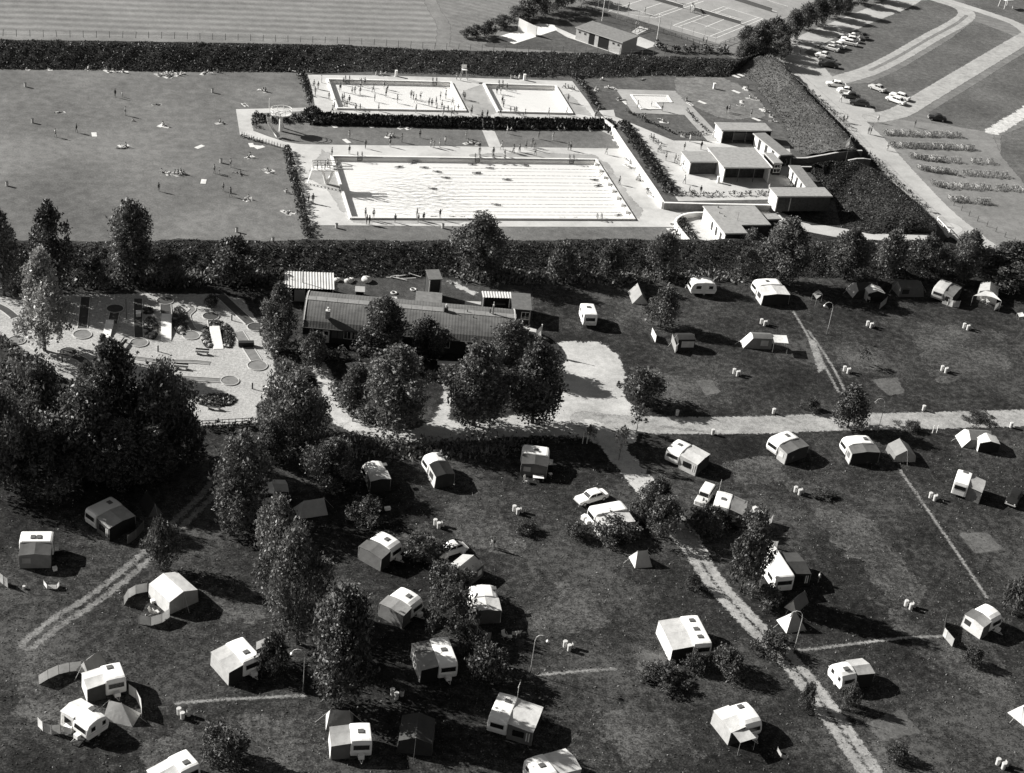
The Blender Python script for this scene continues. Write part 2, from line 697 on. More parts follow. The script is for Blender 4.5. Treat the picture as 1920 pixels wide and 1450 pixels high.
def proto(kind, mat, nvar, h, rad, base, ncl, per, spread, leaf, prof, spike, trunk_r, limbs=6):
    for k in range(nvar):
        pts, vals = crown_points(ncl, per, prof, h, rad, base, spread, spike)
        keep = pts[:, 2] > 0.12
        pts, vals = pts[keep], vals[keep]
        sz = leaf * (0.45 + 1.1 * RNG.random(len(pts)) ** 1.4)
        cm = leaf_mesh('crown', pts, sz, mat, 1.7, 0.3, vals)
        tm = trunk_mesh('trunk', h, trunk_r, h * 0.88, limbs, rad, base)
        TREE_PROTO[(kind, k)] = (cm, tm, h, rad)


proto('tall', LEAF_DARK, 4, 12.0, 3.3, 1.5, 26, 620, 1.45, 0.23, prof_ovate, 0.45, 0.20)
proto('broad', LEAF_DARK, 4, 9.0, 4.2, 1.0, 30, 600, 1.6, 0.23, prof_ovate, 0.35, 0.22)
proto('poplar', LEAF_PALE, 1, 12.0, 2.8, 1.4, 36, 430, 1.15, 0.22, prof_ovate, 0.6, 0.2)
proto('young', LEAF_MID, 4, 6.0, 2.2, 0.8, 17, 400, 0.95, 0.18, prof_ovate, 0.3, 0.09, 5)
proto('bush', LEAF_MID, 5, 2.6, 1.9, 0.1, 17, 260, 0.75, 0.15, prof_dome, 0.15, 0.06, 4)
proto('thin', LEAF_MID, 2, 4.0, 1.2, 1.2, 9, 60, 0.55, 0.18, prof_ovate, 0.2, 0.05, 5)
proto('conifer', LEAF_CONIFER, 1, 4.5, 0.95, 0.1, 26, 130, 0.42, 0.17, prof_cone, 0.3, 0.1, 2)


def tree(kind, loc, h, width, label, cat='tree', group=None, var=None, name=None):
    ks = [k for k in TREE_PROTO if k[0] == kind]
    cm, tm, ph, pr = TREE_PROTO[ks[(var if var is not None else random.randrange(99)) % len(ks)]]
    nm = name or {'tall': 'broadleaf_tree', 'broad': 'broadleaf_tree', 'poplar': 'poplar_tree', 'young': 'young_tree', 'bush': 'bush', 'thin': 'sapling', 'conifer': 'conifer_tree'}[kind]
    o = thing(nm, label, cat, loc, random.random() * 6.28, group)
    sx = width / 2 / pr / 1.12
    o.scale = (sx * random.uniform(.88, 1.12), sx * random.uniform(.88, 1.12), h / ph)
    o.rotation_euler = (random.gauss(0, .03), random.gauss(0, .03), random.random() * 6.28)
    link('crown', cm, o)
    link('trunk', tm, o)
    return o


def px_tree(kind, bx, by, ty, wpx, label, cat='tree', group=None, z=0.0, name=None, var=None, foot_seen=False):
    """a tree surveyed by the foot of its trunk, the height of its top and its spread"""
    if not foot_seen:
        cb = {'tall': 1.3, 'broad': .8, 'young': .7, 'bush': .1, 'thin': 0, 'conifer': 0, 'poplar': 1.3}[kind]
        s0 = F_PX / (P('0', bx, by, z) - Vector((0, 0, CAM_H))).dot(fwd)
        by = by - .26 * wpx + cb * s0 * .86
    b = P('0', bx, by, z)
    dist = (b - Vector((0, 0, CAM_H))).dot(fwd)
    h = 0.5
    while h < 25:
        q = b + Vector((0, 0, h)) - Vector((0, 0, CAM_H))
        if 725 - F_PX * q.dot(upv) / q.dot(fwd) <= ty:
            break
        h += 0.05
    return tree(kind, b, h, wpx * dist / F_PX, label, cat, group, var, name)


def scatter_leaves(name, fn_pts, n, size, mt, label=None):
    pts = np.array([fn_pts() for _ in range(n)])
    me = leaf_mesh(name, pts, size * (0.5 + RNG.random(n)), mt, 2.0, 0.8)
    o = link(name, me)
    o['kind'] = 'stuff'
    return o


def hedge(name, pts, width, height, label, dens=30, leaf=0.26, mt=None, base=0.0, cat='hedge', group=None, gap=0.0):
    """clipped or loose hedge along a line: one leafy mass with ragged top"""
    c = []
    for a, b in zip(pts[:-1], pts[1:]):
        L = (b - a).length
        u = (b - a) / max(L, 1e-6)
        nrm = Vector((-u.y, u.x, 0))
        for _ in range(int(L * width * height * dens)):
            s, t, hz = random.random() * L, random.uniform(-0.5, 0.5), random.random() ** 0.7
            bump = 1 + 0.28 * math.sin(s * 2.1 + a.x) + 0.18 * math.sin(s * 5.3)
            if gap and math.sin(s * 1.7 + a.y) > 1 - gap:
                continue
            ww = width * (1 - 0.45 * hz) * (0.85 + 0.3 * random.random())
            q = a + u * s + nrm * t * ww
            c.append((q.x, q.y, base + 0.05 + hz * height * bump))
    me = leaf_mesh(name, c, leaf * (0.6 + 0.8 * RNG.random(len(c))), mt or LEAF_HEDGE, 1.5, 0.3)
    return tag(link(name, me), label, cat, group)

# ================================================================== GROUND
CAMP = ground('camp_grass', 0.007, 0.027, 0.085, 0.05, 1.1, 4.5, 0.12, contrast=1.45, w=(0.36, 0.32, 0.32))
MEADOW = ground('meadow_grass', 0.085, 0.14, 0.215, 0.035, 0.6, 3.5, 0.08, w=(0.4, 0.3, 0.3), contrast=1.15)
LAWN = ground('lawn_grass', 0.045, 0.082, 0.14, 0.12, 0.9, 4.0, 0.06, w=(0.35, 0.35, 0.3), soft=(0.25, 1.5))
LAWN_DARK = ground('shaded_lawn_grass', 0.03, 0.055, 0.09, 0.12, 0.9, 4.0, 0.06, soft=(0.3, 1.5))
MOWN = ground('mown_field', 0.13, 0.19, 0.26, 0.05, 0.5, 2.5, 0.03, stripes=(0.0, 3.6, 0.17), w=(0.3, 0.35, 0.35), contrast=0.8)
PARKGRASS = ground('parking_grass', 0.055, 0.105, 0.175, 0.08, 0.9, 3.2, 0.12, soft=(0.4, 0.8), w=(0.3, 0.35, 0.35))
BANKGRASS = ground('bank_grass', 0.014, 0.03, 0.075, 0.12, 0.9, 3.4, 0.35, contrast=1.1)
BANKPALE = ground('pale_bank_grass', 0.05, 0.095, 0.16, 0.12, 0.9, 3.4, 0.35)  # paler copy of the bank grass, used on the roadside bank
DECK = ground('concrete_deck', 0.36, 0.47, 0.56, 0.10, 0.5, 3.0, 0.01, w=(0.5, 0.3, 0.2), rough=0.85)
DECK_SOFT = ground('concrete_path', 0.38, 0.48, 0.57, 0.10, 0.5, 3.0, 0.01, soft=(0.12, 2.0), w=(0.5, 0.3, 0.2))
SAND = ground('sandy_gravel', 0.27, 0.42, 0.56, 0.16, 0.9, 4.5, 0.04, soft=(0.9, 0.9), w=(0.4, 0.3, 0.3))
TRACK = ground('sandy_track', 0.13, 0.29, 0.45, 0.25, 1.2, 4.5, 0.05, soft=(0.55, 1.8), w=(0.3, 0.35, 0.35), contrast=0.9)
ROADS = ground('dusty_road', 0.30, 0.38, 0.46, 0.10, 0.5, 2.5, 0.02, soft=(0.4, 0.7), w=(0.45, 0.3, 0.25))
GREYDIRT = ground('trodden_earth', 0.13, 0.185, 0.25, 0.10, 0.6, 2.6, 0.04, soft=(0.6, 0.5), w=(0.4, 0.3, 0.3))
PEBBLE = ground('pale_gravel', 0.22, 0.36, 0.52, 0.2, 2.6, 6.0, 0.06, soft=(0.5, 0.9), w=(0.2, 0.4, 0.4), contrast=1.1)
COURT = ground('tennis_surface', 0.20, 0.27, 0.34, 0.07, 0.5, 2.5, 0.0, w=(0.5, 0.3, 0.2))
WORN = ground('worn_line', 0.10, 0.22, 0.40, 0.3, 1.5, 5, 0.03, soft=(0.42, 2.6))
PAD = ground('bare_pitch', 0.05, 0.095, 0.16, 0.2, 1.5, 5, 0.05, soft=(0.4, 1.2))

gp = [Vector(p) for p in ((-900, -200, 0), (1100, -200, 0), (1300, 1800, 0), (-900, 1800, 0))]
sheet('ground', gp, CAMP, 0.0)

# meadow beside the pool (lies between the two embankments)
sheet('meadow', PP('0', [(-200, 120), (600, 131), (1130, 140), (1250, 250), (1500, 440), (1330, 475), (-200, 475)]), MEADOW)
# mown field, rough field and sports lawn beyond the far embankment
sheet('mown_field', PP('0', [(-600, 90), (-600, -350), (700, -350), (800, 0), (838, 60), (835, 92), (640, 82), (0, 74)]), MOWN)
sheet('rough_field', PP('0', [(838, 94), (842, 58), (800, -2), (700, -350), (2600, -350), (2600, 700), (1895, 470), (1480, 130), (1390, 120), (1120, 104)]),
      ground('rough_field_grass', 0.11, 0.165, 0.23, 0.05, 0.5, 2.4, 0.10, stripes=(R(35), 2.2, 0.05), w=(0.35, 0.35, 0.3)))
soft_area('sports_lawn', [PP('G7', [(520, 560), (700, 470), (960, 370), (1150, 100), (1900, 100), (2600, 300), (3600, 720), (3600, 760), (1900, 640)])],
          LAWN, 1.5)
soft_path('field_margin', PP('0', [(795, -30), (815, 20), (832, 50), (828, 95)]), 3.0, GREYDIRT, cell=0.6)
soft_path('bank_top_path', PP('0', [(-30, 70), (300, 74), (640, 81), (840, 92)], 0), 3.0, GREYDIRT, cell=0.6)

# parking fields and roads, upper right
soft_area('parking_field', [PP('A4', [(470, 410), (420, 380), (400, 330), (430, 240), (640, 150), (900, 20), (1050, 0), (1190, 40), (1215, 90), (1130, 160), (860, 300), (590, 430)]),
                            PP('A4', [(560, 480), (700, 470), (860, 400), (1150, 225), (1290, 120), (1480, 190), (1540, 230), (1240, 410), (970, 570), (800, 640), (720, 650), (600, 570)]),
                            PP('A4', [(1080, 690), (1030, 640), (1260, 500), (1640, 260), (1640, 660), (1500, 700), (1380, 745), (1200, 720)]),
                            PP('A4', [(1640, 690), (1440, 770), (1440, 900), (1640, 1120)]),
                            PP('A4', [(1250, 30), (1640, 160), (1700, -200), (1100, -200)])], PARKGRASS, 1.5, 1.6)
soft_area('bicycle_yard', [PP('A4', [(730, 660), (1050, 700), (1390, 750), (1440, 880), (1640, 1120), (1640, 1560), (1400, 1440), (940, 1000), (700, 760)])], GREYDIRT, 1.2, 1.6)
soft_path('access_road', PP('A4', [(1040, -130), (900, 0), (640, 110), (380, 220), (255, 275), (270, 350), (400, 490), (560, 650), (720, 810), (880, 990), (1060, 1180), (1250, 1340), (1420, 1460), (1560, 1560)]), 6.6, ROADS, margin=1.5)
soft_area('road_widening', [PP('A4', [(190, 300), (300, 290), (400, 330), (480, 430), (720, 620), (760, 700), (600, 680), (330, 440), (190, 330)])], ROADS, 1.0, 1.4)
TWIN = ground('rutted_track', 0.25, 0.34, 0.43, 0.2, 0.8, 3, 0.02, soft=(0.35, 1.0))
soft_path('rutted_track', PP('A4', [(540, 450), (700, 400), (860, 320), (1040, 215), (1180, 140), (1245, 90), (1215, 45), (1100, 5), (950, -40)]), 4.6, TWIN, 0, 0.5)
MIDG = ground('track_middle', 0.12, 0.18, 0.25, 0.3, 1.5, 4, 0.03, soft=(0.3, 1.5))
soft_path('track_middle', PP('A4', [(700, 400), (860, 320), (1040, 215), (1180, 140), (1245, 90)]), 0.8, MIDG, 0, 0.25)
soft_path('track_middle', PP('A4', [(860, 640), (1000, 560), (1250, 410), (1571, 220), (1750, 120)]), 0.8, MIDG, 0, 0.25)
soft_path('rutted_track', PP('A4', [(720, 670), (860, 640), (1000, 560), (1250, 410), (1571, 220), (1750, 120)]), 4.8, TWIN, 0, 0.5)
soft_path('field_road', PP('A4', [(1050, -20), (1200, 25), (1400, 90), (1520, 135), (1600, 190)]), 3.6, ROADS, cell=0.6)
soft_path('stony_path', PP('A4', [(1390, 750), (1440, 720), (1571, 640), (1700, 560)]), 3.2, ground('stony_path', 0.3, 0.5, 0.7, 0.4, 1.4, 4, 0.04, soft=(1.0, 0.8)), cell=0.5)

WTURF = ground('thin_turf', 0.018, 0.052, 0.125, 0.15, 1.6, 5.0, 0.12, contrast=1.6, soft=(2.6, 0.35), w=(0.3, 0.35, 0.35))
for q in ([(1530, 900), (1640, 980), (1740, 1110), (1700, 1150), (1560, 1010), (1470, 900)], [(1640, 1120), (1760, 1190), (1920, 1290), (1900, 1330), (1720, 1230)], [(30, 1210), (150, 1230), (240, 1330), (130, 1370), (20, 1330)],
          [(840, 935), (960, 975), (990, 1030), (900, 1040), (830, 990)], [(1040, 1090), (1130, 1110), (1140, 1180), (1060, 1180)], [(960, 1130), (1040, 1120), (1080, 1170), (1000, 1190)], [(380, 1100), (480, 1110), (500, 1170), (420, 1170)],
          [(1190, 1210), (1260, 1215), (1265, 1270), (1200, 1265)], [(440, 1340), (580, 1350), (600, 1440), (460, 1450)], [(1100, 1330), (1250, 1330), (1310, 1420), (1180, 1440)], [(1690, 600), (1880, 620), (1900, 700), (1760, 720)],
          [(1560, 650), (1640, 640), (1660, 690), (1590, 710)], [(1180, 690), (1330, 700), (1380, 760), (1250, 760)], [(1350, 870), (1450, 850), (1480, 900), (1400, 920)], [(1550, 1380), (1650, 1370), (1700, 1450), (1600, 1460)],
          [(1160, 560), (1230, 570), (1230, 620), (1150, 620)], [(720, 1000), (800, 980), (820, 1010), (740, 1020)], [(270, 1390), (330, 1360), (420, 1400), (360, 1450), (250, 1450)], [(950, 1330), (1040, 1370), (1090, 1420), (1000, 1400)]):
    soft_area('thin_turf', [PP('0', q)], WTURF, 0.6, 3.0)

# campsite tracks
soft_area('sandy_yard', [PP('0', [(1020, 648), (1060, 640), (1125, 642), (1160, 668), (1172, 700), (1168, 742), (1205, 785), (1190, 830), (1150, 842), (1095, 822), (1000, 818), (935, 822), (800, 836), (735, 832), (650, 806), (606, 775), (612, 745), (650, 775), (700, 800), (770, 808), (812, 790), (830, 750), (836, 690), (852, 690), (850, 750), (838, 790), (900, 790), (1030, 770), (1030, 700)])], SAND, 0.6, 1.6)
soft_path('garden_path', PP('0', [(585, 665), (605, 700), (618, 735), (640, 790)]), 2.2, SAND, cell=0.35, margin=1.2)
soft_path('camp_road', PP('0', [(1100, 788), (1180, 796), (1300, 798), (1420, 797), (1560, 792), (1700, 790), (1990, 782)]), 4.4, TRACK, 0.0, margin=1.2)
soft_path('camp_track', PP('0', [(1110, 800), (1140, 825), (1165, 858), (1200, 900), (1235, 945), (1280, 1000), (1305, 1040)]), 3.4, SAND, cell=0.4, margin=1.2)
soft_path('camp_track', PP('0', [(1285, 1005), (1315, 1055), (1350, 1105), (1420, 1180), (1490, 1252), (1560, 1345), (1650, 1475)]), 2.8, TRACK, 0.14, 0.2)
soft_path('camp_track', PP('0', [(455, 835), (428, 872), (392, 925), (345, 972), (290, 1028), (225, 1085), (165, 1130), (110, 1165), (55, 1208)]), 2.2, ground('faint_track', 0.06, 0.17, 0.33, 0.25, 1.2, 4.5, 0.05, soft=(0.6, 1.8), w=(0.3, 0.35, 0.35)), 0.28, 0.2)
for k in ([(1488, 585), (1512, 625), (1548, 690), (1572, 735)], [(1515, 620), (1540, 655), (1565, 695), (1585, 735)], [(1686, 880), (1735, 950), (1790, 1030), (1850, 1120)],
          [(1500, 1220), (1600, 1208), (1690, 1197), (1765, 1194)], [(330, 1319), (400, 1313), (480, 1309), (570, 1304)], [(990, 1268), (1070, 1260), (1155, 1254)],
          [(1340, 812), (1240, 800)]):
    soft_path('worn_line', PP('0', k), 0.38, WORN, 0, 0.16, 0.6)
soft_area('worn_patch', [PP('0', [(1515, 635), (1530, 640), (1548, 690), (1535, 700)])], WORN, 0.3, 0.8)
for q in ([(1795, 1000), (1850, 997), (1885, 1032), (1828, 1038)], [(1633, 712), (1682, 708), (1698, 738), (1665, 742)], [(1303, 713), (1335, 712), (1352, 737), (1322, 742)],
          [(1622, 1358), (1690, 1330), (1728, 1375), (1652, 1392)], [(1205, 1215), (1255, 1235), (1240, 1275), (1190, 1255)]):
    soft_area('bare_pitch', [PP('0', q)], PAD, 0.4, 0.9)

# minigolf ground
soft_area('minigolf_ground', [PP('B1', [(430, 285), (900, 278), (1400, 280), (1560, 310), (1720, 560), (1770, 790), (1870, 880), (1650, 990), (1650, 1110), (1290, 1125), (1180, 950), (900, 900), (540, 895), (380, 800), (150, 625), (0, 560), (-200, 500), (-200, 300), (200, 300)])], PEBBLE, 0.6, 1.2)
# trodden yard behind the pavilion
soft_area('storage_yard', [PP('0', [(630, 520), (900, 525), (1000, 540), (1000, 620), (900, 600), (760, 570), (640, 560)])], ground('rough_yard', 0.03, 0.055, 0.10, 0.2, 1.0, 4, 0.15, soft=(0.6, 0.8)), 0.6, 1.2)
sheet('concrete_apron', PP('B2', [(1275, 325), (1395, 330), (1500, 405), (1470, 425), (1270, 385)]), DECK)
sheet('pavement', PP('B2', [(1600, 465), (1735, 505), (1730, 545), (1660, 520)]), DECK)
soft_area('pale_debris', [PP('B2', [(1140, 190), (1225, 205), (1310, 260), (1355, 270), (1330, 290), (1240, 250), (1180, 210)])], SAND, 0.3, 0.8)

# ------------------------------------------------------------------ pool terrace (1.2 m above the meadow)
TZ = 1.2
terr = PP('A2', [(562, 126), (590, 205), (610, 332), (640, 366), (900, 377), (1240, 386), (1600, 397)], TZ) + PP('A3', [(0, 704), (300, 708), (765, 712), (790, 742)], TZ) + \
    PP('A3', [(1083, 1198), (1720, 1206), (1745, 1232)], TZ) + PP('A4', [(176, 1120), (470, 1112), (440, 1060), (400, 960), (420, 850), (450, 700), (380, 560), (250, 430), (20, 390)], TZ) + \
    PP('A3', [(1400, 440), (900, 452), (0, 440)], TZ) + PP('A2', [(1000, 110)], TZ)
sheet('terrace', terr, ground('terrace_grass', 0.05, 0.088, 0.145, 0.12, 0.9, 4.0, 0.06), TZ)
sl_top = PP('A2', [(610, 332), (640, 366), (900, 377), (1240, 386), (1600, 397)], TZ) + PP('A3', [(0, 704), (300, 708), (765, 712), (795, 745)], TZ)
sl_bot = PP('A2', [(560, 350), (590, 432), (860, 438), (1240, 446), (1600, 455)]) + PP('A3', [(0, 765), (300, 768), (745, 768), (770, 790)])
n = 90
ta, tb = resample(sl_top, n), resample(sl_bot, n)
mb = MB()
for i in range(n):
    for k in range(5):
        t = k / 4
        q = ta[i].lerp(tb[i], t)
        q.z -= 0.06 if k == 4 else 0
        mb.v.append(tuple(q))
for i in range(n - 1):
    for k in range(4):
        mb.f.append((i * 5 + k, i * 5 + 5 + k, i * 5 + 6 + k, i * 5 + 1 + k))
        mb.mi.append(0)
o = mb.build('terrace_slope', BANKGRASS, None, True)
if o.data.polygons[0].normal.z < 0:
    o.data.flip_normals()
o['kind'] = 'structure'
mb = MB()
west = PP('A2', [(562, 126), (590, 205), (610, 332)], TZ)
for a, b in zip(west[:-1], west[1:]):
    mb.quad(a + Vector((-0.9, 0, -TZ - .05)), b + Vector((-0.9, 0, -TZ - .05)), b, a)
o = mb.build('terrace_edge', BANKGRASS)
o['kind'] = 'structure'

# decks and paved paths
sheet('lower_deck', PP('A2', [(135, 336), (600, 326), (606, 345), (232, 362), (240, 466), (330, 500), (430, 532), (520, 546), (640, 549), (1240, 556), (1650, 562)]) +
      PP('A3', [(60, 872), (330, 872), (815, 879), (838, 862), (1078, 1212), (1400, 1222), (1720, 1226), (1790, 1245), (1560, 1440), (1210, 1450), (1150, 1342), (600, 1341), (110, 1340)]) +
      PP('A2', [(1900, 1043), (1200, 1036), (585, 1031), (515, 830), (448, 575), (300, 528), (160, 492)]), DECK)
sheet('stair_path', PP('A2', [(1610, 456), (1682, 456), (1730, 564), (1655, 564)]), DECK)
sheet('upper_deck', PP('A2', [(566, 130), (1000, 134), (1920, 160)], TZ) + PP('A3', [(270, 472), (545, 480), (640, 605), (690, 688), (740, 706), (300, 704), (0, 699)], TZ) + PP('A2', [(1600, 391), (1240, 380), (900, 371), (648, 360), (612, 330), (590, 205)], TZ), DECK, None, TZ)
sheet('plaza', PP('A3', [(700, 655), (790, 650), (800, 690), (1143, 832), (1395, 836), (1440, 850), (1560, 850), (1830, 865), (1850, 1100), (1722, 1108), (1718, 1180), (1172, 1190), (885, 765), (790, 742), (745, 705)], TZ), DECK, None, TZ)
PAVE = ground('paddling_paving', 0.24, 0.32, 0.39, 0.10, 0.5, 3.0, 0.01, w=(0.5, 0.3, 0.2), rough=0.85)
sheet('paddling_pool_paving', PP('A3', [(802, 528), (1155, 538), (1225, 600), (1415, 800), (1420, 838), (1345, 834), (1208, 680), (902, 669)], TZ), PAVE, None, TZ)
WET = ground('damp_concrete', 0.24, 0.33, 0.42, 0.12, 0.7, 3.0, 0.0, soft=(0.9, 0.45), w=(0.5, 0.3, 0.2), rough=0.6)
soft_area('damp_deck', [PP('H3', [(330, 160), (250, 120), (120, 330), (100, 420), (300, 520), (430, 740), (530, 830), (480, 620)])], WET, 0.5, 1.6)
soft_area('damp_deck', [PP('H4', [(1375, 170), (1460, 200), (1560, 350), (1700, 560), (1840, 700), (1800, 800), (1765, 780)])], WET, 0.5, 1.6)
soft_area('damp_deck', [PP('H4', [(0, 155), (1360, 165), (1350, 120), (900, 100), (500, 90), (0, 120)])], WET, 0.5, 1.4)
soft_area('damp_deck', [PP('H3', [(550, 850), (1900, 862), (1900, 890), (1200, 900), (600, 890)])], WET, 0.5, 1.2)
for q_ in ([(20, 310), (250, 215), (420, 505), (300, 560), (120, 500)], [(1230, 530), (1200, 520), (1090, 330), (1150, 300), (1380, 500), (1420, 560)]):
    soft_area('damp_deck', [PP('H2', q_, TZ)], WET, 0.5, 1.6, TZ)
soft_path('exit_path', PP('A4', [(100, 1190), (180, 1230), (300, 1275), (560, 1325), (780, 1345), (1080, 1320), (1160, 1290)]), 4.2, DECK_SOFT, cell=0.5)
soft_area('worn_lawn', [PP('G8', [(100, 200), (800, 200), (1100, 330), (1380, 560), (1420, 780), (900, 800), (700, 760), (300, 560), (160, 430)], TZ)], ground('trampled_lawn', 0.10, 0.16, 0.25, 0.2, 1.0, 3, 0.1, soft=(1.0, 0.5)), 0.8, 1.6, TZ)

# ------------------------------------------------------------------ embankments
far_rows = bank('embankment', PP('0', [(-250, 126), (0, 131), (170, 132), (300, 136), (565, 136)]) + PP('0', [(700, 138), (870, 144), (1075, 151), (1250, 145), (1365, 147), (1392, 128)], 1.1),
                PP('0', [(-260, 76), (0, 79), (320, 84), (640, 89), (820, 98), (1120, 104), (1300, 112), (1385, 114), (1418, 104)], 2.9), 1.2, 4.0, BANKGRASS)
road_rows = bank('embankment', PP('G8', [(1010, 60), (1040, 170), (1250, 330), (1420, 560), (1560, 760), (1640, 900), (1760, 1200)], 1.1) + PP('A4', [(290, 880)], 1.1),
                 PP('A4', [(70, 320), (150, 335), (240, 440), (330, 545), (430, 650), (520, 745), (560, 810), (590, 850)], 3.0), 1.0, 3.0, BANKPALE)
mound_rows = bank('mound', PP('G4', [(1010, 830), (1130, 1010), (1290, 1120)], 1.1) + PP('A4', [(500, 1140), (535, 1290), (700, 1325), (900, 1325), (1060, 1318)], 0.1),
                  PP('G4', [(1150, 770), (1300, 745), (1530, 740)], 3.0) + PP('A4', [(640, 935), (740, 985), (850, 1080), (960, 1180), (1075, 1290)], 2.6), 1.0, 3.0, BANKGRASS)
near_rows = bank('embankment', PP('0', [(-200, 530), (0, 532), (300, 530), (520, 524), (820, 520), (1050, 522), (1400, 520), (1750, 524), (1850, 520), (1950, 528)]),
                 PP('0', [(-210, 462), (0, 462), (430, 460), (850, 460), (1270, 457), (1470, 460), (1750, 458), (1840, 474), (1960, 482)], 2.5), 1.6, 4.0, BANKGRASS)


def on_rows(rows, k0, k1):
    i = random.randrange(len(rows) - 1)
    k = random.uniform(k0, k1)
    kk = int(k)
    a = rows[i][kk].lerp(rows[i][min(kk + 1, len(rows[0]) - 1)], k - kk)
    b = rows[i + 1][kk].lerp(rows[i + 1][min(kk + 1, len(rows[0]) - 1)], k - kk)
    q = a.lerp(b, random.random())
    return (q.x, q.y, q.z + 0.08)


TUFT = leafmat('grass_tuft', 0.016, 0.075)
TUFT_PALE = leafmat('pale_grass_tuft', 0.06, 0.15)  # paler tuft tones to match the roadside bank
scatter_leaves('bank_grass', lambda: on_rows(far_rows, 0.0, 8.0), 30000, 0.19, TUFT)
scatter_leaves('bank_grass', lambda: on_rows(near_rows, 0.0, 8.0), 34000, 0.18, TUFT)
scatter_leaves('bank_grass', lambda: on_rows(road_rows, 0.0, 9.0), 7000, 0.16, TUFT_PALE)
scatter_leaves('bank_grass', lambda: on_rows(mound_rows, 0.0, 9.0), 11000, 0.18, TUFT)
slp = list(zip(ta, tb))


def on_slope():
    a, b = random.choice(slp)
    q = a.lerp(b, random.random())
    return (q.x + random.uniform(-.5, .5), q.y, q.z + random.random() * 0.5)


scatter_leaves('ground_cover', on_slope, 11000, 0.34, LEAF_HEDGE)


def undergrowth(pts, spread, n, size, mt, h=0.5):
    pts = [Vector(p) for p in pts]

    def f():
        i = random.randrange(len(pts) - 1)
        q = pts[i].lerp(pts[i + 1], random.random())
        return (q.x + random.gauss(0, spread), q.y + random.gauss(0, spread), 0.05 + abs(random.gauss(0, h)))
    return scatter_leaves('undergrowth', f, n, size, mt)


undergrowth(PP('0', [(0, 528), (180, 525), (330, 522), (520, 520)]), 1.3, 6000, 0.34, LEAF_MID)
undergrowth(PP('0', [(860, 520), (1100, 520), (1400, 520)]), 1.2, 3500, 0.32, LEAF_MID, 0.35)
undergrowth(PP('0', [(0, 700), (60, 740), (130, 800)]), 1.6, 2500, 0.3, LEAF_MID, 0.4)
undergrowth(PP('0', [(520, 850), (620, 830), (760, 845), (960, 838)]), 1.2, 4000, 0.3, LEAF_DARK, 0.35)
# loose longer grass over the nearest campsite turf
CT = leafmat('turf_blades', 0.03, 0.20)
corner = PP('0', [(0, 1450), (1920, 1450), (1920, 830), (0, 930)])


def camp_pt():
    u, v = random.random(), random.random()
    q = corner[0].lerp(corner[1], u).lerp(corner[3].lerp(corner[2], u), v)
    return (q.x, q.y, 0.03)


scatter_leaves('grass', camp_pt, 12000, 0.13, CT)

# ================================================================== POOLS
WHITE = paint(0.82)
TILE = grey(0.92, 0.02, 0.6, 0.4, 0, 18, 0.4, 'pool_tile')
CONC = grey(0.55, 0.12, 1.2, 0.85, 0.01, 12, 0.2, 'concrete')
RIM = grey(0.72, 0.08, 0.8, 0.7, 0, 18, 0.3, 'pool_rim')


def water_mat(name, centre=None, radius=1.0):
    mt, t, b = _principled(name)
    t.nodes.remove(b)
    tr = t.nodes.new('ShaderNodeBsdfTransparent')
    tr.inputs[0].default_value = (0.995, 0.995, 0.995, 1)
    gl = t.nodes.new('ShaderNodeBsdfGlossy')
    gl.inputs['Roughness'].default_value = 0.08
    lw = t.nodes.new('ShaderNodeLayerWeight')          # same from above and below, so sunlight reaches the floor
    pw = t.nodes.new('ShaderNodeMath')
    pw.operation = 'POWER'
    pw.inputs[1].default_value = 3.2
    t.links.new(lw.outputs['Facing'], pw.inputs[0])
    fr = t.nodes.new('ShaderNodeMath')
    fr.operation = 'MULTIPLY_ADD'
    fr.use_clamp = True
    fr.inputs[1].default_value = 0.95
    fr.inputs[2].default_value = 0.02
    t.links.new(pw.outputs[0], fr.inputs[0])
    tc = t.nodes.new('ShaderNodeTexCoord')
    mp = t.nodes.new('ShaderNodeMapping')
    mp.inputs['Scale'].default_value = (0.5, 1.0, 1)
    t.links.new(tc.outputs['Object'], mp.inputs[0])
    n1 = t.nodes.new('ShaderNodeTexNoise')
    n1.inputs['Scale'].default_value = 1.1
    n1.inputs['Detail'].default_value = 5
    t.links.new(mp.outputs[0], n1.inputs['Vector'])
    bp = t.nodes.new('ShaderNodeBump')
    bp.inputs['Distance'].default_value = 0.9
    if centre:                                            # choppy water where the divers land
        vm = t.nodes.new('ShaderNodeVectorMath')
        vm.operation = 'DISTANCE'
        vm.inputs[1].default_value = centre
        t.links.new(tc.outputs['Object'], vm.inputs[0])
        mr = t.nodes.new('ShaderNodeMapRange')
        mr.inputs['From Min'].default_value = 0
        mr.inputs['From Max'].default_value = radius
        mr.inputs['To Min'].default_value = 1.0
        mr.inputs['To Max'].default_value = 0.0
        t.links.new(vm.outputs['Value'], mr.inputs[0])
        t.links.new(mr.outputs[0], bp.inputs['Strength'])
    else:
        bp.inputs['Strength'].default_value = 0.05
    t.links.new(n1.outputs[0], bp.inputs['Height'])
    t.links.new(bp.outputs[0], gl.inputs['Normal'])
    t.links.new(bp.outputs[0], lw.inputs['Normal'])
    mx = t.nodes.new('ShaderNodeMixShader')
    t.links.new(fr.outputs[0], mx.inputs[0])
    t.links.new(tr.outputs[0], mx.inputs[1])
    t.links.new(gl.outputs[0], mx.inputs[2])
    t.links.new(mx.outputs[0], t.nodes['Material Output'].inputs[0])
    return mt


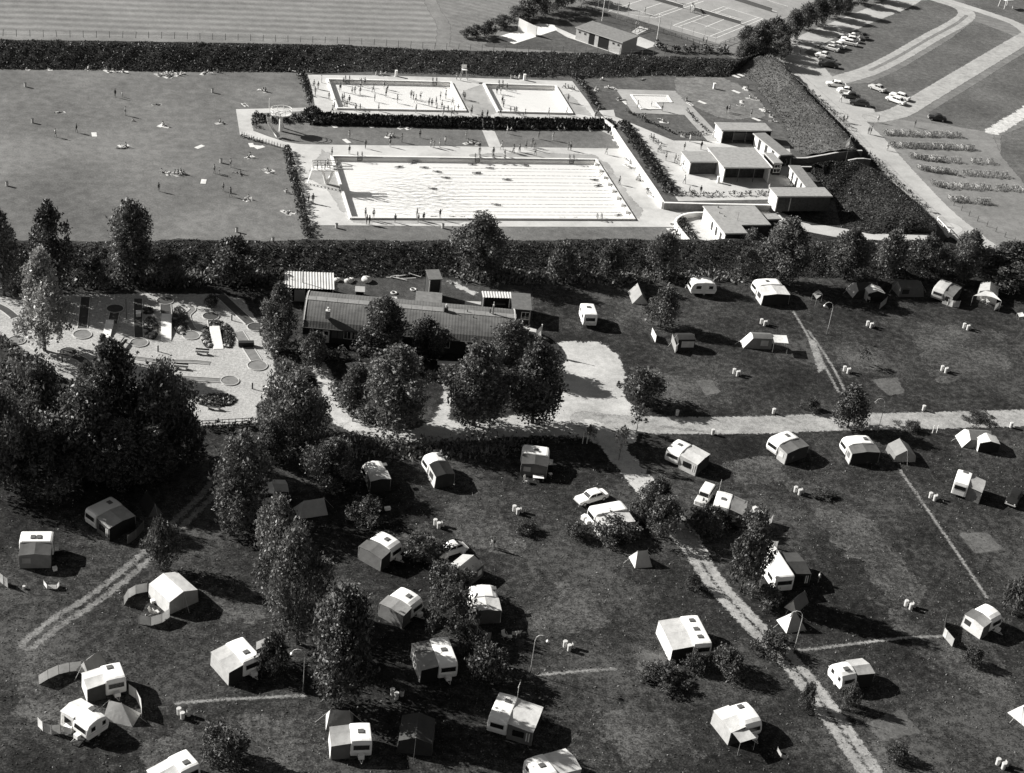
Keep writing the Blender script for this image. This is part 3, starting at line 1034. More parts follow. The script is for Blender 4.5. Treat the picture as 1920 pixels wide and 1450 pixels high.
def pool(label, NL, NR, FL, base, rim_h, depth, wl, ladders, water):
    """swimming pool with a raised rim; local x along the near edge, y away"""
    ux = (NR - NL).normalized()
    W = (NR - NL).length
    uy = Vector((-ux.y, ux.x, 0))
    D = (FL - NL).dot(uy)
    o = thing('swimming_pool', label, 'swimming pool', (NL.x, NL.y, base), math.atan2(ux.y, ux.x))
    rw = 0.42
    for a in ((0, W, 0, rw), (0, W, D - rw, D), (0, rw, rw + .002, D - rw - .002), (W - rw, W, rw + .002, D - rw - .002)):
        MB().box(a[0], a[1], a[2], a[3], 0.0, rim_h).build('rim', RIM, o)
    mb = MB()
    x0, x1, y0, y1 = rw, W - rw, rw, D - rw
    mb.quad((x0, y0, -depth), (x1, y0, -depth), (x1, y1, -depth), (x0, y1, -depth))
    zt = rim_h - 0.02
    mb.quad((x0, y0, zt), (x1, y0, zt), (x1, y0, -depth), (x0, y0, -depth))
    mb.quad((x1, y1, zt), (x0, y1, zt), (x0, y1, -depth), (x1, y1, -depth))
    mb.quad((x0, y1, zt), (x0, y0, zt), (x0, y0, -depth), (x0, y1, -depth))
    mb.quad((x1, y0, zt), (x1, y1, zt), (x1, y1, -depth), (x1, y0, -depth))
    mb.build('basin', TILE, o)
    MB().quad((x0, y0, wl), (x1, y0, wl), (x1, y1, wl), (x0, y1, wl)).build('water', water, o)
    st = grey(0.12, 0.1, 3, 0.5, 0, 18, 0.3, 'dark_metal')
    for t_, far in ladders:
        x = W * t_
        y = D - 0.2 if far else 0.2
        s = -1 if far else 1
        l = MB()
        for dx in (-0.4, 0.4):
            l.tube([(x + dx, y - 0.25 * s, rim_h), (x + dx, y - 0.2 * s, rim_h + 0.75), (x + dx, y + 0.4 * s, rim_h + 0.75), (x + dx, y + 0.4 * s, -depth * .6)], 0.07, 5)
        for zz in (0.15, -0.15, -0.45):
            l.box(x - 0.4, x + 0.4, y + 0.34 * s - 0.06, y + 0.34 * s + 0.06, zz, zz + 0.06)
        l.build('ladder', st, o)
    return o, ux, uy, W, D


# the basins are sunk through the decks: cut openings into the deck sheets
def cut_hole(name, corners, inset):
    ob = bpy.data.objects[name]
    me = ob.data
    bm = bmesh.new()
    bm.from_mesh(me)
    c = [Vector((p.x, p.y, 0)) for p in corners]
    cen = sum(c, Vector()) / 4
    c = [cen + (p - cen) * (1 - inset) for p in c]
    for i in range(4):
        a, b = c[i], c[(i + 1) % 4]
        nrm = Vector((-(b - a).y, (b - a).x, 0))
        bmesh.ops.bisect_plane(bm, geom=bm.verts[:] + bm.edges[:] + bm.faces[:], plane_co=a, plane_no=nrm)
    dead = []
    for f in bm.faces:
        q = f.calc_center_median()
        if all((c[(i + 1) % 4] - c[i]).cross(Vector((q.x, q.y, 0)) - c[i]).z > 0 for i in range(4)):
            dead.append(f)
    bmesh.ops.delete(bm, geom=dead, context='FACES')
    bm.to_mesh(me)
    bm.free()


def rect4(NL, NR, FL):
    ux = (NR - NL).normalized()
    uy = Vector((-ux.y, ux.x, 0))
    D = (FL - NL).dot(uy)
    return [NL, NR, NR + uy * D, NL + uy * D]


RH = 0.35
bigp = (P('0', 655.6, 408.5, RH), P('0', 1191.7, 410.5, RH), P('0', 621, 291, RH))
lp = (P('0', 630.8, 202.8, TZ + RH), P('0', 875.2, 207.5, TZ + RH), P('0', 611.4, 147, TZ + RH))
rp = (P('0', 932.6, 208.5, TZ + RH), P('0', 1075.2, 212.2, TZ + RH), P('0', 902.5, 155.4, TZ + RH))
for nm in ('meadow', 'ground', 'lower_deck'):
    cut_hole(nm, rect4(*bigp), 0.008)
for q in (lp, rp):
    for nm in ('terrace', 'upper_deck'):
        cut_hole(nm, rect4(*q), 0.012)
BIG, bx_, by_, BW, BD = pool('large swimming pool with lane ropes and raised white rim', *bigp, 0.0, RH, 0.5, -0.12, [(0.105, True), (0.54, True), (0.9, True), (0.45, False), (0.87, False)],
                             water_mat('choppy_water', (13, 10, -0.12), 15))
stillw = water_mat('pool_water')
UL, lx_, ly_, LW, LD = pool('wide shallow pool full of bathers on the upper terrace', *lp, TZ, RH, 0.5, 0.0, [(0.165, True), (0.86, True), (0.165, False), (0.84, False)], stillw)
UR, rx_, ry_, RW, RD = pool('smaller square pool on the upper terrace beside the wide shallow one', *rp, TZ, RH, 0.5, 0.0, [(0.24, True), (0.2, False)], stillw)
# lane ropes and starting blocks
rope = grey(0.42, 0.3, 3, 0.6, 0, 18, 0.3, 'rope_float')
for k in range(7):
    y = BD * (0.135 + 0.118 * k)
    mb = MB()
    x = BW * (0.36 - 0.02 * (k % 3))
    mb.box(x, BW - 0.5, y - 0.012, y + 0.012, -0.11, -0.08)
    while x < BW - 1.6:
        mb.box(x, x + 0.45 + 0.4 * random.random(), y - 0.045, y + 0.045, -0.13, -0.06)
        x += 0.75 + 0.5 * random.random() ** 2
    o = mb.build('lane_rope', rope)
    o.parent = None
    o.matrix_world = Matrix.Translation(BIG.location) @ Matrix.Rotation(BIG.rotation_euler.z, 4, 'Z')
    tag(o, 'floating lane rope, %s from the near edge of the large pool' % ['first', 'second', 'third', 'fourth', 'fifth', 'sixth', 'seventh'][k], 'lane rope', 'lane ropes across the large pool')
for k in range(8):
    o = MB().box(-0.28, 0.28, -0.3, 0.3, 0, 0.5).box(-0.3, 0.3, -0.34, 0.34, 0.5, 0.56).build('starting_block', [grey(0.5, tag='block')])
    o.matrix_world = Matrix.Translation(BIG.location) @ Matrix.Rotation(BIG.rotation_euler.z, 4, 'Z') @ Matrix.Translation((BW - 0.85, BD * (0.1 + 0.114 * k), RH - 0.3))
    tag(o, 'small starting block at the end wall of the large pool, %s from the near corner' % ['first', 'second', 'third', 'fourth', 'fifth', 'sixth', 'seventh', 'eighth'][k], 'starting block', 'starting blocks of the large pool')

# paddling pool (L-shaped)
lpts = PP('A3', [(950, 645), (1075, 645), (1040, 606), (1140, 605), (1112, 562), (888, 558)], TZ + 0.15)
o = thing('paddling_pool', 'L-shaped white paddling pool on the paved lawn', 'paddling pool', (lpts[0].x, lpts[0].y, TZ))
loc = [p - Vector((lpts[0].x, lpts[0].y, TZ)) for p in lpts]
cen = sum(loc, Vector()) / 6
inn = [cen + (p - cen) * 0.9 for p in loc]
mb = MB()
for i in range(6):
    j = (i + 1) % 6
    a, b, c, d = loc[i], loc[j], inn[j], inn[i]
    z0 = Vector((0, 0, -0.2))
    mb.quad(a, b, c, d)
    mb.quad(a + z0, b + z0, b, a)
    mb.quad(d, c, c + z0 * .6, d + z0 * .6)
mb.build('rim', RIM, o)
MB().add([(p.x, p.y, 0.03) for p in inn], [tuple(range(6))]).build('basin', TILE, o)
MB().add([(p.x, p.y, 0.09) for p in inn], [tuple(range(6))]).build('water', stillw, o)

# diving tower
t = P('0', 612.5, 345.5)
rzp = BIG.rotation_euler.z
o = thing('diving_tower', 'white diving tower on a V-shaped leg at the end of the large pool', 'diving tower', t, rzp)
for s in (-1, 1):
    MB().cyl((0, 0, 0), (1.05 * s + 0.15, 0, 2.9), 0.3, 0.24, 8).build('leg', WHITE, o)
MB().box(-2.6, 1.8, -1.1, 1.1, 2.9, 3.08).build('platform', WHITE, o)
for y in (-0.55, 0.6):
    MB().box(1.0, 4.4, y - 0.25, y + 0.25, 3.1, 3.17).build('springboard', grey(0.25, tag='board'), o)
st = grey(0.3, tag='rail')
for y in (-1.05, 0.02, 1.05):
    mb = MB()
    mb.tube([(-2.5, y, 4.0), (1.6, y, 4.0)], 0.06, 5)
    for x in (-2.5, -1.1, 0.3, 1.6):
        mb.cyl((x, y, 3.08), (x, y, 4.0), 0.05, 0.05, 5)
    mb.build('railing', st, o)
mb = MB()
for y in (-0.35, 0.35):
    mb.tube([(-3.4, y, 0), (-2.6, y, 3.1), (-2.6, y, 4.0)], 0.05, 5)
for k in range(9):
    mb.box(-3.4 + 0.085 * k, -3.28 + 0.085 * k, -0.35, 0.35, 0.3 + k * 0.32, 0.36 + k * 0.32)
mb.build('ladder', WHITE, o)

# slide tower: oval platform on one column, chute curling to the deck
t = P('G1', 738, 508)
o = thing('water_slide', 'white slide tower with oval platform and curved chute beside the path', 'slide', t, 0.0)
MB().cyl((0, 0, 0), (0, 0, 3.3), 0.36, 0.30, 10).build('column', WHITE, o)
mb = MB()
n = 20
ring = [(1.9 * math.cos(2 * math.pi * i / n), 1.5 * math.sin(2 * math.pi * i / n)) for i in range(n)]
mb.add([(x, y, 3.3) for x, y in ring] + [(x, y, 3.5) for x, y in ring], [tuple(range(n - 1, -1, -1)), tuple(range(n, 2 * n))] + [(i, (i + 1) % n, n + (i + 1) % n, n + i) for i in range(n)])
mb.build('platform', CONC, o)
mb = MB()
for zz in (4.0, 4.5):
    mb.tube([(x, y, zz) for x, y in ring] + [(ring[0][0], ring[0][1], zz)], 0.05, 4)
for x, y in ring[::2]:
    mb.cyl((x, y, 3.5), (x, y, 4.5), 0.05, 0.05, 4)
mb.build('railing', WHITE, o)
MB().cyl((-2.2, 0.4, 3.5), (-2.2, 0.4, 6.2), 0.06, 0.05, 6).build('mast', WHITE, o)
ch = [P('G1', 570, 300, 3.4), P('G1', 580, 400, 2.3), P('G1', 612, 480, 1.3), P('G1', 665, 545, 0.6), P('G1', 705, 598, 0.25)]
ch = [p - t for p in smooth_line(ch, 4)]
mb = MB()
for i in range(len(ch) - 1):
    a, b = ch[i], ch[i + 1]
    d = Vector((b.x - a.x, b.y - a.y, 0)).normalized()
    nn = Vector((-d.y, d.x, 0)) * 0.38
    upz = Vector((0, 0, 0.22))
    mb.slab(a - nn, b - nn, b + nn, a + nn, 0.05)
    mb.slab(a + nn, b + nn, b + nn + upz, a + nn + upz, 0.05)
    mb.slab(a - nn + upz, b - nn + upz, b - nn, a - nn, 0.05)
mb.build('chute', WHITE, o)
for s in (-1, 1):
    mb = MB()
    for i in range(len(ch) - 1):
        a, b = ch[i], ch[i + 1]
        d = Vector((b.x - a.x, b.y - a.y, 0)).normalized()
        nn = Vector((-d.y, d.x, 0)) * 0.40 * s
        mb.cyl(a + nn + Vector((0, 0, .26)), b + nn + Vector((0, 0, .26)), 0.06, 0.06, 4)
    mb.build('handrail', WHITE, o)
MB().cyl((0.75, 1.6, 0), (-0.3, 1.2, 3.4), 0.1, 0.1, 5).cyl((0.1, 1.9, 0), (-0.9, 1.4, 3.4), 0.1, 0.1, 5).build('ladder', grey(0.3, tag='rail'), o)

# terrace steps
a, b = P('H2', 245, 600, TZ), P('H2', 362, 600, TZ)
c = P('H2', 255, 690)
o = thing('steps', 'short flight of concrete steps with white side walls down the hedged slope', 'steps', (a.x, a.y, 0), math.atan2((b - a).y, (b - a).x))
Wd = (b - a).length
run = -((c - a).dot(Vector((-(b - a).y, (b - a).x, 0)).normalized()))
for k in range(7):
    MB().box(0.25, Wd - 0.25, -run * (k + 1) / 7, -run * k / 7 + 0.02, 0.0, TZ * (7 - k) / 7 - 0.04).build('step', grey(0.4 if k % 2 else 0.36, tag='step'), o)
for x in (0, Wd - 0.25):
    mb = MB()
    mb.add([(x, 0.2, 0), (x + .25, 0.2, 0), (x + .25, -run - .2, 0), (x, -run - .2, 0), (x, 0.2, TZ + .25), (x + .25, 0.2, TZ + .25), (x + .25, -run - .2, .3), (x, -run - .2, .3)],
           [(0, 1, 2, 3), (4, 7, 6, 5), (0, 4, 5, 1), (2, 6, 7, 3), (1, 5, 6, 2), (0, 3, 7, 4)])
    mb.build('side_wall', WHITE, o)


# ================================================================== WALLS AND POOL BUILDINGS
def low_wall(name, label, pts, h, th, mt, base_z=None, capm=None, cat='wall'):
    """wall along points given at its top; falls to base_z"""
    root = thing(name, label, cat, (pts[0].x, pts[0].y, 0))
    o = Vector((pts[0].x, pts[0].y, 0))
    mb, cp = MB(), MB()
    for a, b in zip(pts[:-1], pts[1:]):
        d = (b - a)
        d.z = 0
        d.normalize()
        nn = Vector((-d.y, d.x, 0)) * th / 2
        a2, b2 = a - o, b - o
        za = Vector((0, 0, -h))
        q = [a2 - nn, b2 - nn, b2 + nn, a2 + nn]
        v = [p + za for p in q] + q
        mb.add(v, [(3, 2, 1, 0), (4, 5, 6, 7), (0, 1, 5, 4), (1, 2, 6, 5), (2, 3, 7, 6), (3, 0, 4, 7)])
        if capm:
            e = nn.normalized() * (th / 2 + 0.06)
            up = Vector((0, 0, 0.003))
            q = [a2 - e + up, b2 - e + up, b2 + e + up, a2 + e + up]
            cp.add(q + [p + Vector((0, 0, .1)) for p in q], [(3, 2, 1, 0), (4, 5, 6, 7), (0, 1, 5, 4), (1, 2, 6, 5), (2, 3, 7, 6), (3, 0, 4, 7)])
    mb.build('wall_body', mt, root)
    if capm:
        cp.build('coping', capm, root)
    return root


low_wall('retaining_wall', 'long white-topped wall between pool deck and planted bed', PP('A3', [(783, 752), (860, 868), (960, 1012), (1040, 1128), (1082, 1196)], 1.25), 1.3, 0.42, WHITE, None, paint(0.85))
low_wall('retaining_wall', 'straight retaining wall below the plaza with white coping', PP('A3', [(1088, 1199), (1400, 1208), (1718, 1213)], 1.25), 1.3, 0.3, grey(0.22, 0.3, 2, tag='brick_dark'), None, paint(0.85))
low_wall('curved_wall', 'white curved garden wall round the terrace of the lower pool building',
         PP('H6', [(570, 378), (480, 378), (380, 388), (300, 412), (245, 452), (232, 490), (250, 530), (300, 590), (360, 665), (430, 745)], 0.8), 0.82, 0.28, WHITE, None, paint(0.85))
low_wall('retaining_wall', 'curved dark retaining wall along the entrance cutting below the grassy bank',
         PP('G4', [(830, 688), (930, 690), (1010, 688), (1120, 668), (1260, 645), (1400, 618), (1560, 592), (1752, 590)], 2.3), 1.7, 0.3, grey(0.10, 0.3, 2, tag='brick_dark'), None, grey(0.5, tag='coping'))
low_wall('retaining_wall', 'low retaining wall on the mound side of the entrance cutting', PP('G4', [(930, 806), (1100, 808), (1300, 768)], 1.9), 1.2, 0.25, grey(0.10, 0.3, 2, tag='brick_dark'), None, grey(0.5, tag='coping'))
low_wall('retaining_wall', 'short curved wall beside the flagpole at the entrance', PP('G4', [(1570, 720), (1680, 698), (1780, 696), (1868, 708)], 1.8), 1.3, 0.25, grey(0.12, 0.3, 2, tag='brick_dark'), None, grey(0.5, tag='coping'))
low_wall('ramp_kerb', 'pale concrete kerb beside the ramp at the top of the plaza', PP('A3', [(720, 690), (790, 745)], TZ + 0.5), 0.6, 0.3, CONC)

ROOF = grey(0.30, 0.18, 1.6, 0.95, 0.03, 9, 0.1, 'roof_gravel')
ROOFD = grey(0.21, 0.18, 1.6, 0.95, 0.03, 9, 0.1, 'roof_felt')
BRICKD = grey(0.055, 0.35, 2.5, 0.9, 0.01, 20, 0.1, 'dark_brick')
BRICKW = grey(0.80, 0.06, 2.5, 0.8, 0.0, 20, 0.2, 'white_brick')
FASCIA = grey(0.45, 0.1, 2, 0.6, tag='fascia')


def frame_of(NL, NR, FL):
    ux = Vector((NR.x - NL.x, NR.y - NL.y, 0))
    W = ux.length
    ux.normalize()
    uy = Vector((-ux.y, ux.x, 0))
    return ux, uy, W, (FL - NL).dot(uy)


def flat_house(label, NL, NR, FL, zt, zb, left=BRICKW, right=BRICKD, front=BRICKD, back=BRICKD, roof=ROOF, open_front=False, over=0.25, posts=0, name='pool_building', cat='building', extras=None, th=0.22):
    ux, uy, W, D = frame_of(NL, NR, FL)
    o = thing(name, label, cat, (NL.x, NL.y, zb), math.atan2(ux.y, ux.x))
    h = zt - zb
    MB().box(0, W, 0, D, h - th, h - 0.05).build('fascia', FASCIA, o)
    MB().box(0.06, W - 0.06, 0.06, D - 0.06, h - 0.049, h).build('roof', roof, o)
    t = 0.2
    x0, x1, y0, y1 = over, W - over, over, D - over
    hz = h - th - 0.003
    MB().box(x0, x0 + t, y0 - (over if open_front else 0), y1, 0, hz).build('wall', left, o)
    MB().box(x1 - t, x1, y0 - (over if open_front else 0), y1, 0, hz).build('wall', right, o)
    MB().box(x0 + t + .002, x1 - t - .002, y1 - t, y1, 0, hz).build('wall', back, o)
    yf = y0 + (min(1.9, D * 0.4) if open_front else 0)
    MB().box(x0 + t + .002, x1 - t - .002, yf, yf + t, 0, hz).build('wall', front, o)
    for k in range(posts):
        x = x0 + (x1 - x0) * (k + 1) / (posts + 1)
        MB().box(x - .06, x + .06, y0 - .05, y0 + .07, 0, hz).build('post', grey(0.12, tag='post'), o)
    return o, x0, x1, y0, y1, h, yf


def window(parent, x0, x1, z0, z1, y, side='front', frame=WHITE, pane=None, bars=0, name='window', d=0.03):
    """framed opening on a wall face; side tells which way it looks (front -y, left -x, right +x)"""
    fr = MB()
    pn = MB()
    b = min(0.09, (x1 - x0) * 0.12)

    def put(mb, a0, a1, q0, q1, off0, off1):
        if side == 'front':
            mb.box(a0, a1, y - off1, y - off0, q0, q1)
        elif side == 'back':
            mb.box(a0, a1, y + off0, y + off1, q0, q1)
        elif side == 'left':
            mb.box(y - off1, y - off0, a0, a1, q0, q1)
        else:
            mb.box(y + off0, y + off1, a0, a1, q0, q1)
    put(fr, x0, x0 + b, z0, z1, 0.001, d)
    put(fr, x1 - b, x1, z0, z1, 0.001, d)
    put(fr, x0 + b, x1 - b, z0, z0 + b, 0.001, d)
    put(fr, x0 + b, x1 - b, z1 - b, z1, 0.001, d)
    for k in range(bars):
        xx = x0 + (x1 - x0) * (k + 1) / (bars + 1)
        put(fr, xx - b / 3, xx + b / 3, z0 + b, z1 - b, 0.001, d)
    w_ = fr.build(name, frame, parent)
    put(pn, x0 + b * .9, x1 - b * .9, z0 + b * .9, z1 - b * .9, 0.0005, d * 0.4)
    pn.build('pane', pane or glass(), w_)
    return w_


DOORW = paint(0.8)
# changing pavilion at the top of the plaza
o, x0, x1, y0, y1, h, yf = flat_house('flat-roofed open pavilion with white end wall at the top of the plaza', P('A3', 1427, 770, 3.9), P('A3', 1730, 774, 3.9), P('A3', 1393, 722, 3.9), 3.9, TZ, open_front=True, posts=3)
MB().box(x0 + 3.2, x0 + 8.0, yf - 0.25, yf - 0.02, 0, 1.5).build('counter', grey(0.14, tag='wood'), o)
# two rows of changing cabins with white doors


def cabins(label, N0, N1, F0, zt, ndoor):
    """long narrow block seen from its left side"""
    o, x0, x1, y0, y1, h, yf = flat_house(label, P('A4', *N0, zt), P('A4', *N1, zt), P('A4', *F0, zt), zt, TZ, left=BRICKD, right=BRICKD, roof=ROOFD, name='changing_cabins', over=0.2)
    L = y1 - y0
    for k in range(ndoor):
        c = y0 + L * (k + 0.5) / ndoor
        MB().box(x0 - 0.05, x0 - 0.002, c - L / ndoor * 0.30, c + L / ndoor * 0.30, 0.05, 2.0).build('door', DOORW, o)
    return o


cabins('row of changing cabins with white doors beside the open pavilion', (190, 880), (262, 876), (75, 752), 3.6, 4)
cabins('row of changing cabins with white doors nearer the long dark block', (335, 1060), (405, 1062), (245, 935), 3.6, 4)
flat_house('small flat-roofed kiosk on the plaza with white end wall', P('H5', 1045, 664, 3.8), P('H5', 1392, 664, 3.8), P('H5', 965, 535, 3.8), 3.8, TZ, open_front=False)
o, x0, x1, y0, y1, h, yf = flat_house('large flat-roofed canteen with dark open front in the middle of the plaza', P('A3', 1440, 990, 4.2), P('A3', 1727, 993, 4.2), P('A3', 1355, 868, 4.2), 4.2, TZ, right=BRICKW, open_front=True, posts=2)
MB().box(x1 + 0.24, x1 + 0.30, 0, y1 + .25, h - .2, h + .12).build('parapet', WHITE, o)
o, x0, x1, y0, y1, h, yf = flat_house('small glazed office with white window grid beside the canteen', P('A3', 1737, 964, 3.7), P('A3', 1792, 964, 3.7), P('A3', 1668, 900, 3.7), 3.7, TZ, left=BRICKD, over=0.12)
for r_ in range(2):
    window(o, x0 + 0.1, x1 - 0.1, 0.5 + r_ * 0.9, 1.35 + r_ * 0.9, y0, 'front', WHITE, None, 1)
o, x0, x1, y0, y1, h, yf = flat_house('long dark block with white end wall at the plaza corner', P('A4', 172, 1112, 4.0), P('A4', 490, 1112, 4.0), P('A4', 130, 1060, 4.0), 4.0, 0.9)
MB().box(x0 + 2.6, x0 + 2.75, y0 - 0.05, y0 - .002, 0.1, h - .5).build('downpipe', grey(0.4, tag='pipe'), o)
# lower building, L-shaped with annex
o, x0, x1, y0, y1, h, yf = flat_house('broad gravel-roofed pool house with white wall and three tall windows', P('H6', 825, 627, 2.8), P('H6', 1108, 624, 2.8), P('H6', 578, 292, 2.8), 2.8, 0)
for k in range(3):
    c = y0 + (y1 - y0) * (0.16 + 0.2 * k)
    window(o, c - 0.55, c + 0.55, 0.3, 2.1, x0, 'left', WHITE, None, 0)
ux, uy, W, D = frame_of(P('H6', 825, 627, 2.8), P('H6', 1108, 624, 2.8), P('H6', 578, 292, 2.8))
q = P('H6', 1385, 522, 2.8) - P('H6', 825, 627, 2.8)
wx, wy = q.dot(ux), q.dot(uy)
MB().box(W + .002, wx, wy, D, h - .22, h - .05).build('fascia', FASCIA, o)
MB().box(W + .002, wx - .06, wy + .06, D - .06, h - .049, h).build('roof', ROOF, o)
MB().box(W - .2, wx - .25, wy + .25, D - .25, 0, h - .223).build('wall', BRICKD, o)
for (fx, fy, rr, hh) in ((.45, .92, .14, .35), (.35, .72, .1, .3), (.42, .6, .1, .25), (.75, .45, .04, 1.6)):
    MB().cyl((W * fx * 1.3, D * fy, h), (W * fx * 1.3, D * fy, h + hh), rr, rr, 8).build('roof_vent', grey(0.25, tag='vent'), o)
flat_house('low annex behind the broad gravel-roofed pool house', P('H6', 1335, 457, 2.3), P('H6', 1508, 452, 2.3), P('H6', 1290, 388, 2.3), 2.3, 0, left=BRICKD, name='annex', cat='annex')
low_wall('garden_wall', 'white boundary wall running from the lower pool house towards the bushes', PP('H6', [(1085, 580), (1250, 578), (1500, 575)], 0.7), 0.72, 0.2, WHITE)
low_wall('terrace_step', 'white stone kerb in front of the lower pool house', PP('H6', [(525, 700), (770, 745)], 0.45), 0.5, 0.5, WHITE)

# tennis clubhouse
o, x0, x1, y0, y1, h, yf = flat_house('tennis clubhouse with dark shade panel as open porch and low-pitched roof', P('H7', 185, 243, 2.9), P('H7', 612, 384, 2.9), P('H7', 320, 180, 2.9), 2.9, 0,
                                      left=grey(0.45, tag='render'), right=grey(0.45, tag='render'), front=grey(0.48, tag='render'), roof=ROOFD, name='clubhouse', cat='clubhouse')
L = x1 - x0
MB().box(x0 + L * .29, x0 + L * .72, y0 - .03, y0 - .002, 0.05, h - .35).build('doorway', grey(0.012, tag='porch_shade'), o)  # dark panel on the solid wall imitates the shade in the porch
MB().box(x0 + L * .42, x0 + L * .50, y0 - .09, y0 - .032, 0.05, h - .35).build('pillar', grey(0.5, tag='render'), o)
for fx in (0.08, 0.2, 0.82, 0.93):
    window(o, x0 + L * fx - .3, x0 + L * fx + .3, 1.7, 2.2, y0, 'front', grey(0.3, tag='frame'), None, 0)
sheet('clubhouse_pavement', PP('H7', [(108, 335), (180, 318), (610, 462), (760, 330), (925, 395), (925, 408), (640, 500), (560, 490)]), DECK)
sheet('clubhouse_path', PP('H7', [(108, 335), (180, 320), (0, 240), (-60, 225), (-60, 250), (0, 270)]), DECK)
sheet('practice_pad', PP('G7', [(705, 450), (920, 530), (1440, 360), (1400, 300), (1220, 285), (1150, 300), (965, 370)]), ground('pale_slab', 0.6, 0.72, 0.82, 0.2, 0.6, 3, 0))
low_wall('practice_wall', 'tall white tennis practice wall on the concrete pad', [P('G7', 968, 372) + Vector((0, 0, 2.9)), P('G7', 1075, 408) + Vector((0, 0, 2.6)), P('G7', 1185, 440) + Vector((0, 0, 2.2))], 2.9, 0.25, WHITE)
sheet('path', PP('H7', [(690, 290), (765, 235), (848, 262), (745, 315)]), DECK)


# ------------------------------------------------------------------ pavilion with the curved roof
def barrel_pavilion():
    e0, e1 = P('B2', 225, 489, 2.5), P('B2', 1600, 612, 2.5)
    r0 = P('B2', 258, 303, 4.5)
    ux, uy, W, Dh = frame_of(e0, e1, r0)
    o = thing('pavilion', 'long low pavilion with curved corrugated roof and dark timber walls', 'building', (e0.x, e0.y, 0), math.atan2(ux.y, ux.x))
    D = 2 * Dh
    prof = []
    for k in range(17):
        t = k / 16
        prof.append((D * t, 2.5 + 2.0 * math.sin(math.pi * t) ** 0.62))
    mat = grey(0.125, 0.3, 0.5, 0.85, 0.02, 6, 0.1, 'roof_sheet')
    mb = MB()                                     # corrugated in the run of the slope
    nx = int(W / 0.22)
    for i in range(nx + 1):
        x = W * i / nx
        dz = 0.016 if i % 2 else 0.0
        for y, z in prof:
            mb.v.append((x, y, z + dz))
    for i in range(nx):
        for k in range(16):
            mb.f.append((i * 17 + k, (i + 1) * 17 + k, (i + 1) * 17 + k + 1, i * 17 + k + 1))
            mb.mi.append(0)
    mb.build('roof', mat, o)
    wood = grey(0.035, 0.35, 1.5, 0.9, tag='dark_timber')
    MB().box(0.3, W - 0.3, 0.35, 0.5, 0, 2.47).build('wall', wood, o)
    MB().box(0.3, W - 0.3, D - 0.5, D - 0.35, 0, 2.47).build('wall', wood, o)
    for x in (0.15, W - 0.3):
        mb = MB()
        vs = [(x, y, 0 if k in (0, 18) else z - 0.03) for k, (y, z) in enumerate([(0.36, 0)] + prof[:17] + [(D - 0.36, 0)])]
        n_ = len(vs)
        mb.add(vs + [(a + .14, b, c) for a, b, c in vs], [tuple(range(n_)), tuple(range(2 * n_ - 1, n_ - 1, -1))] + [(i, n_ + i, n_ + (i + 1) % n_, (i + 1) % n_) for i in range(n_)])
        mb.build('end_wall', wood, o)
        mb = MB()
        for (ya, za), (yb, zb) in zip(prof[:-1], prof[1:]):
            mb.cyl((x + .07, ya, za + .05), (x + .07, yb, zb + .05), 0.09, 0.09, 4)
        mb.build('bargeboard', grey(0.5, tag='fascia'), o)
    ridge = MB()
    for k in range(20):
        ridge.box(W * k / 20 + .02, W * (k + 1) / 20 - .02, D * 0.44, D * 0.56, 4.5, 4.56)
    ridge.build('ridge_cap', grey(0.22, 0.2, 1, 0.9, tag='ridge'), o)['kind'] = 'stuff'
    mb = MB()
    mb.box(0, W, -0.14, -0.02, 2.34, 2.5)
    mb.build('gutter', grey(0.08, tag='gutter'), o)

    def at_x(k, px, py):
        q = P(k, px, py, 1.6) - e0
        return q.dot(ux)
    wf = paint(0.7)
    for a, b in ((548, 640), (985, 1085), (1090, 1178)):
        window(o, at_x('G5', a, 960), at_x('G5', b, 960), 0.9, 2.2, 0.35, 'front', wf, None, 1)
    for a, b in ((485, 572), (780, 868)):
        window(o, at_x('G6', a, 1090), at_x('G6', b, 1090), 0.9, 2.2, 0.35, 'front', wf, None, 1)
    for a, b in ((830, 900), (910, 975)):
        MB().box(at_x('G5', a, 960), at_x('G5', b, 960), 0.30, 0.349, 0.9, 2.2).build('shutter', grey(0.12, tag='wood'), o)
    xd = at_x('G5', 715, 960)
    d = MB().box(xd, xd + 0.95, 0.29, 0.349, 0.05, 2.1).build('door', DOORW, o)
    MB().box(xd + .2, xd + .75, 0.275, 0.289, 1.3, 1.9).build('pane', glass(), d)
    # chimney, stacks and pipes
    def stack(k, px, py, z, r, hh, mt, cap, nm):
        q = P(k, px, py, z) - e0
        x, y = q.dot(ux), q.dot(uy)
        c = MB().box(x - r, x + r, y - r, y + r, z - 0.5, z + hh).build(nm, mt, o)
        if cap:
            MB().cyl((x, y, z + hh), (x, y, z + hh + .5), r * .35, r * .35, 8).build('flue', WHITE, c)
    stack('G5', 785, 690, 4.2, 0.32, 0.75, grey(0.5, tag='render'), True, 'chimney')
    stack('G6', 520, 660, 4.3, 0.3, 0.9, BRICKD, True, 'chimney')
    stack('G6', 1120, 715, 4.1, 0.12, 2.0, grey(0.5, tag='render'), True, 'vent_pipe')
    stack('G6', 1085, 700, 4.1, 0.08, 1.1, BRICKD, False, 'vent_pipe')
    stack('G6', 795, 670, 4.3, 0.06, 0.6, BRICKD, False, 'vent_pipe')
    stack('G6', 870, 740, 4.2, 0.05, 0.5, BRICKD, False, 'vent_pipe')
    return o


barrel_pavilion()


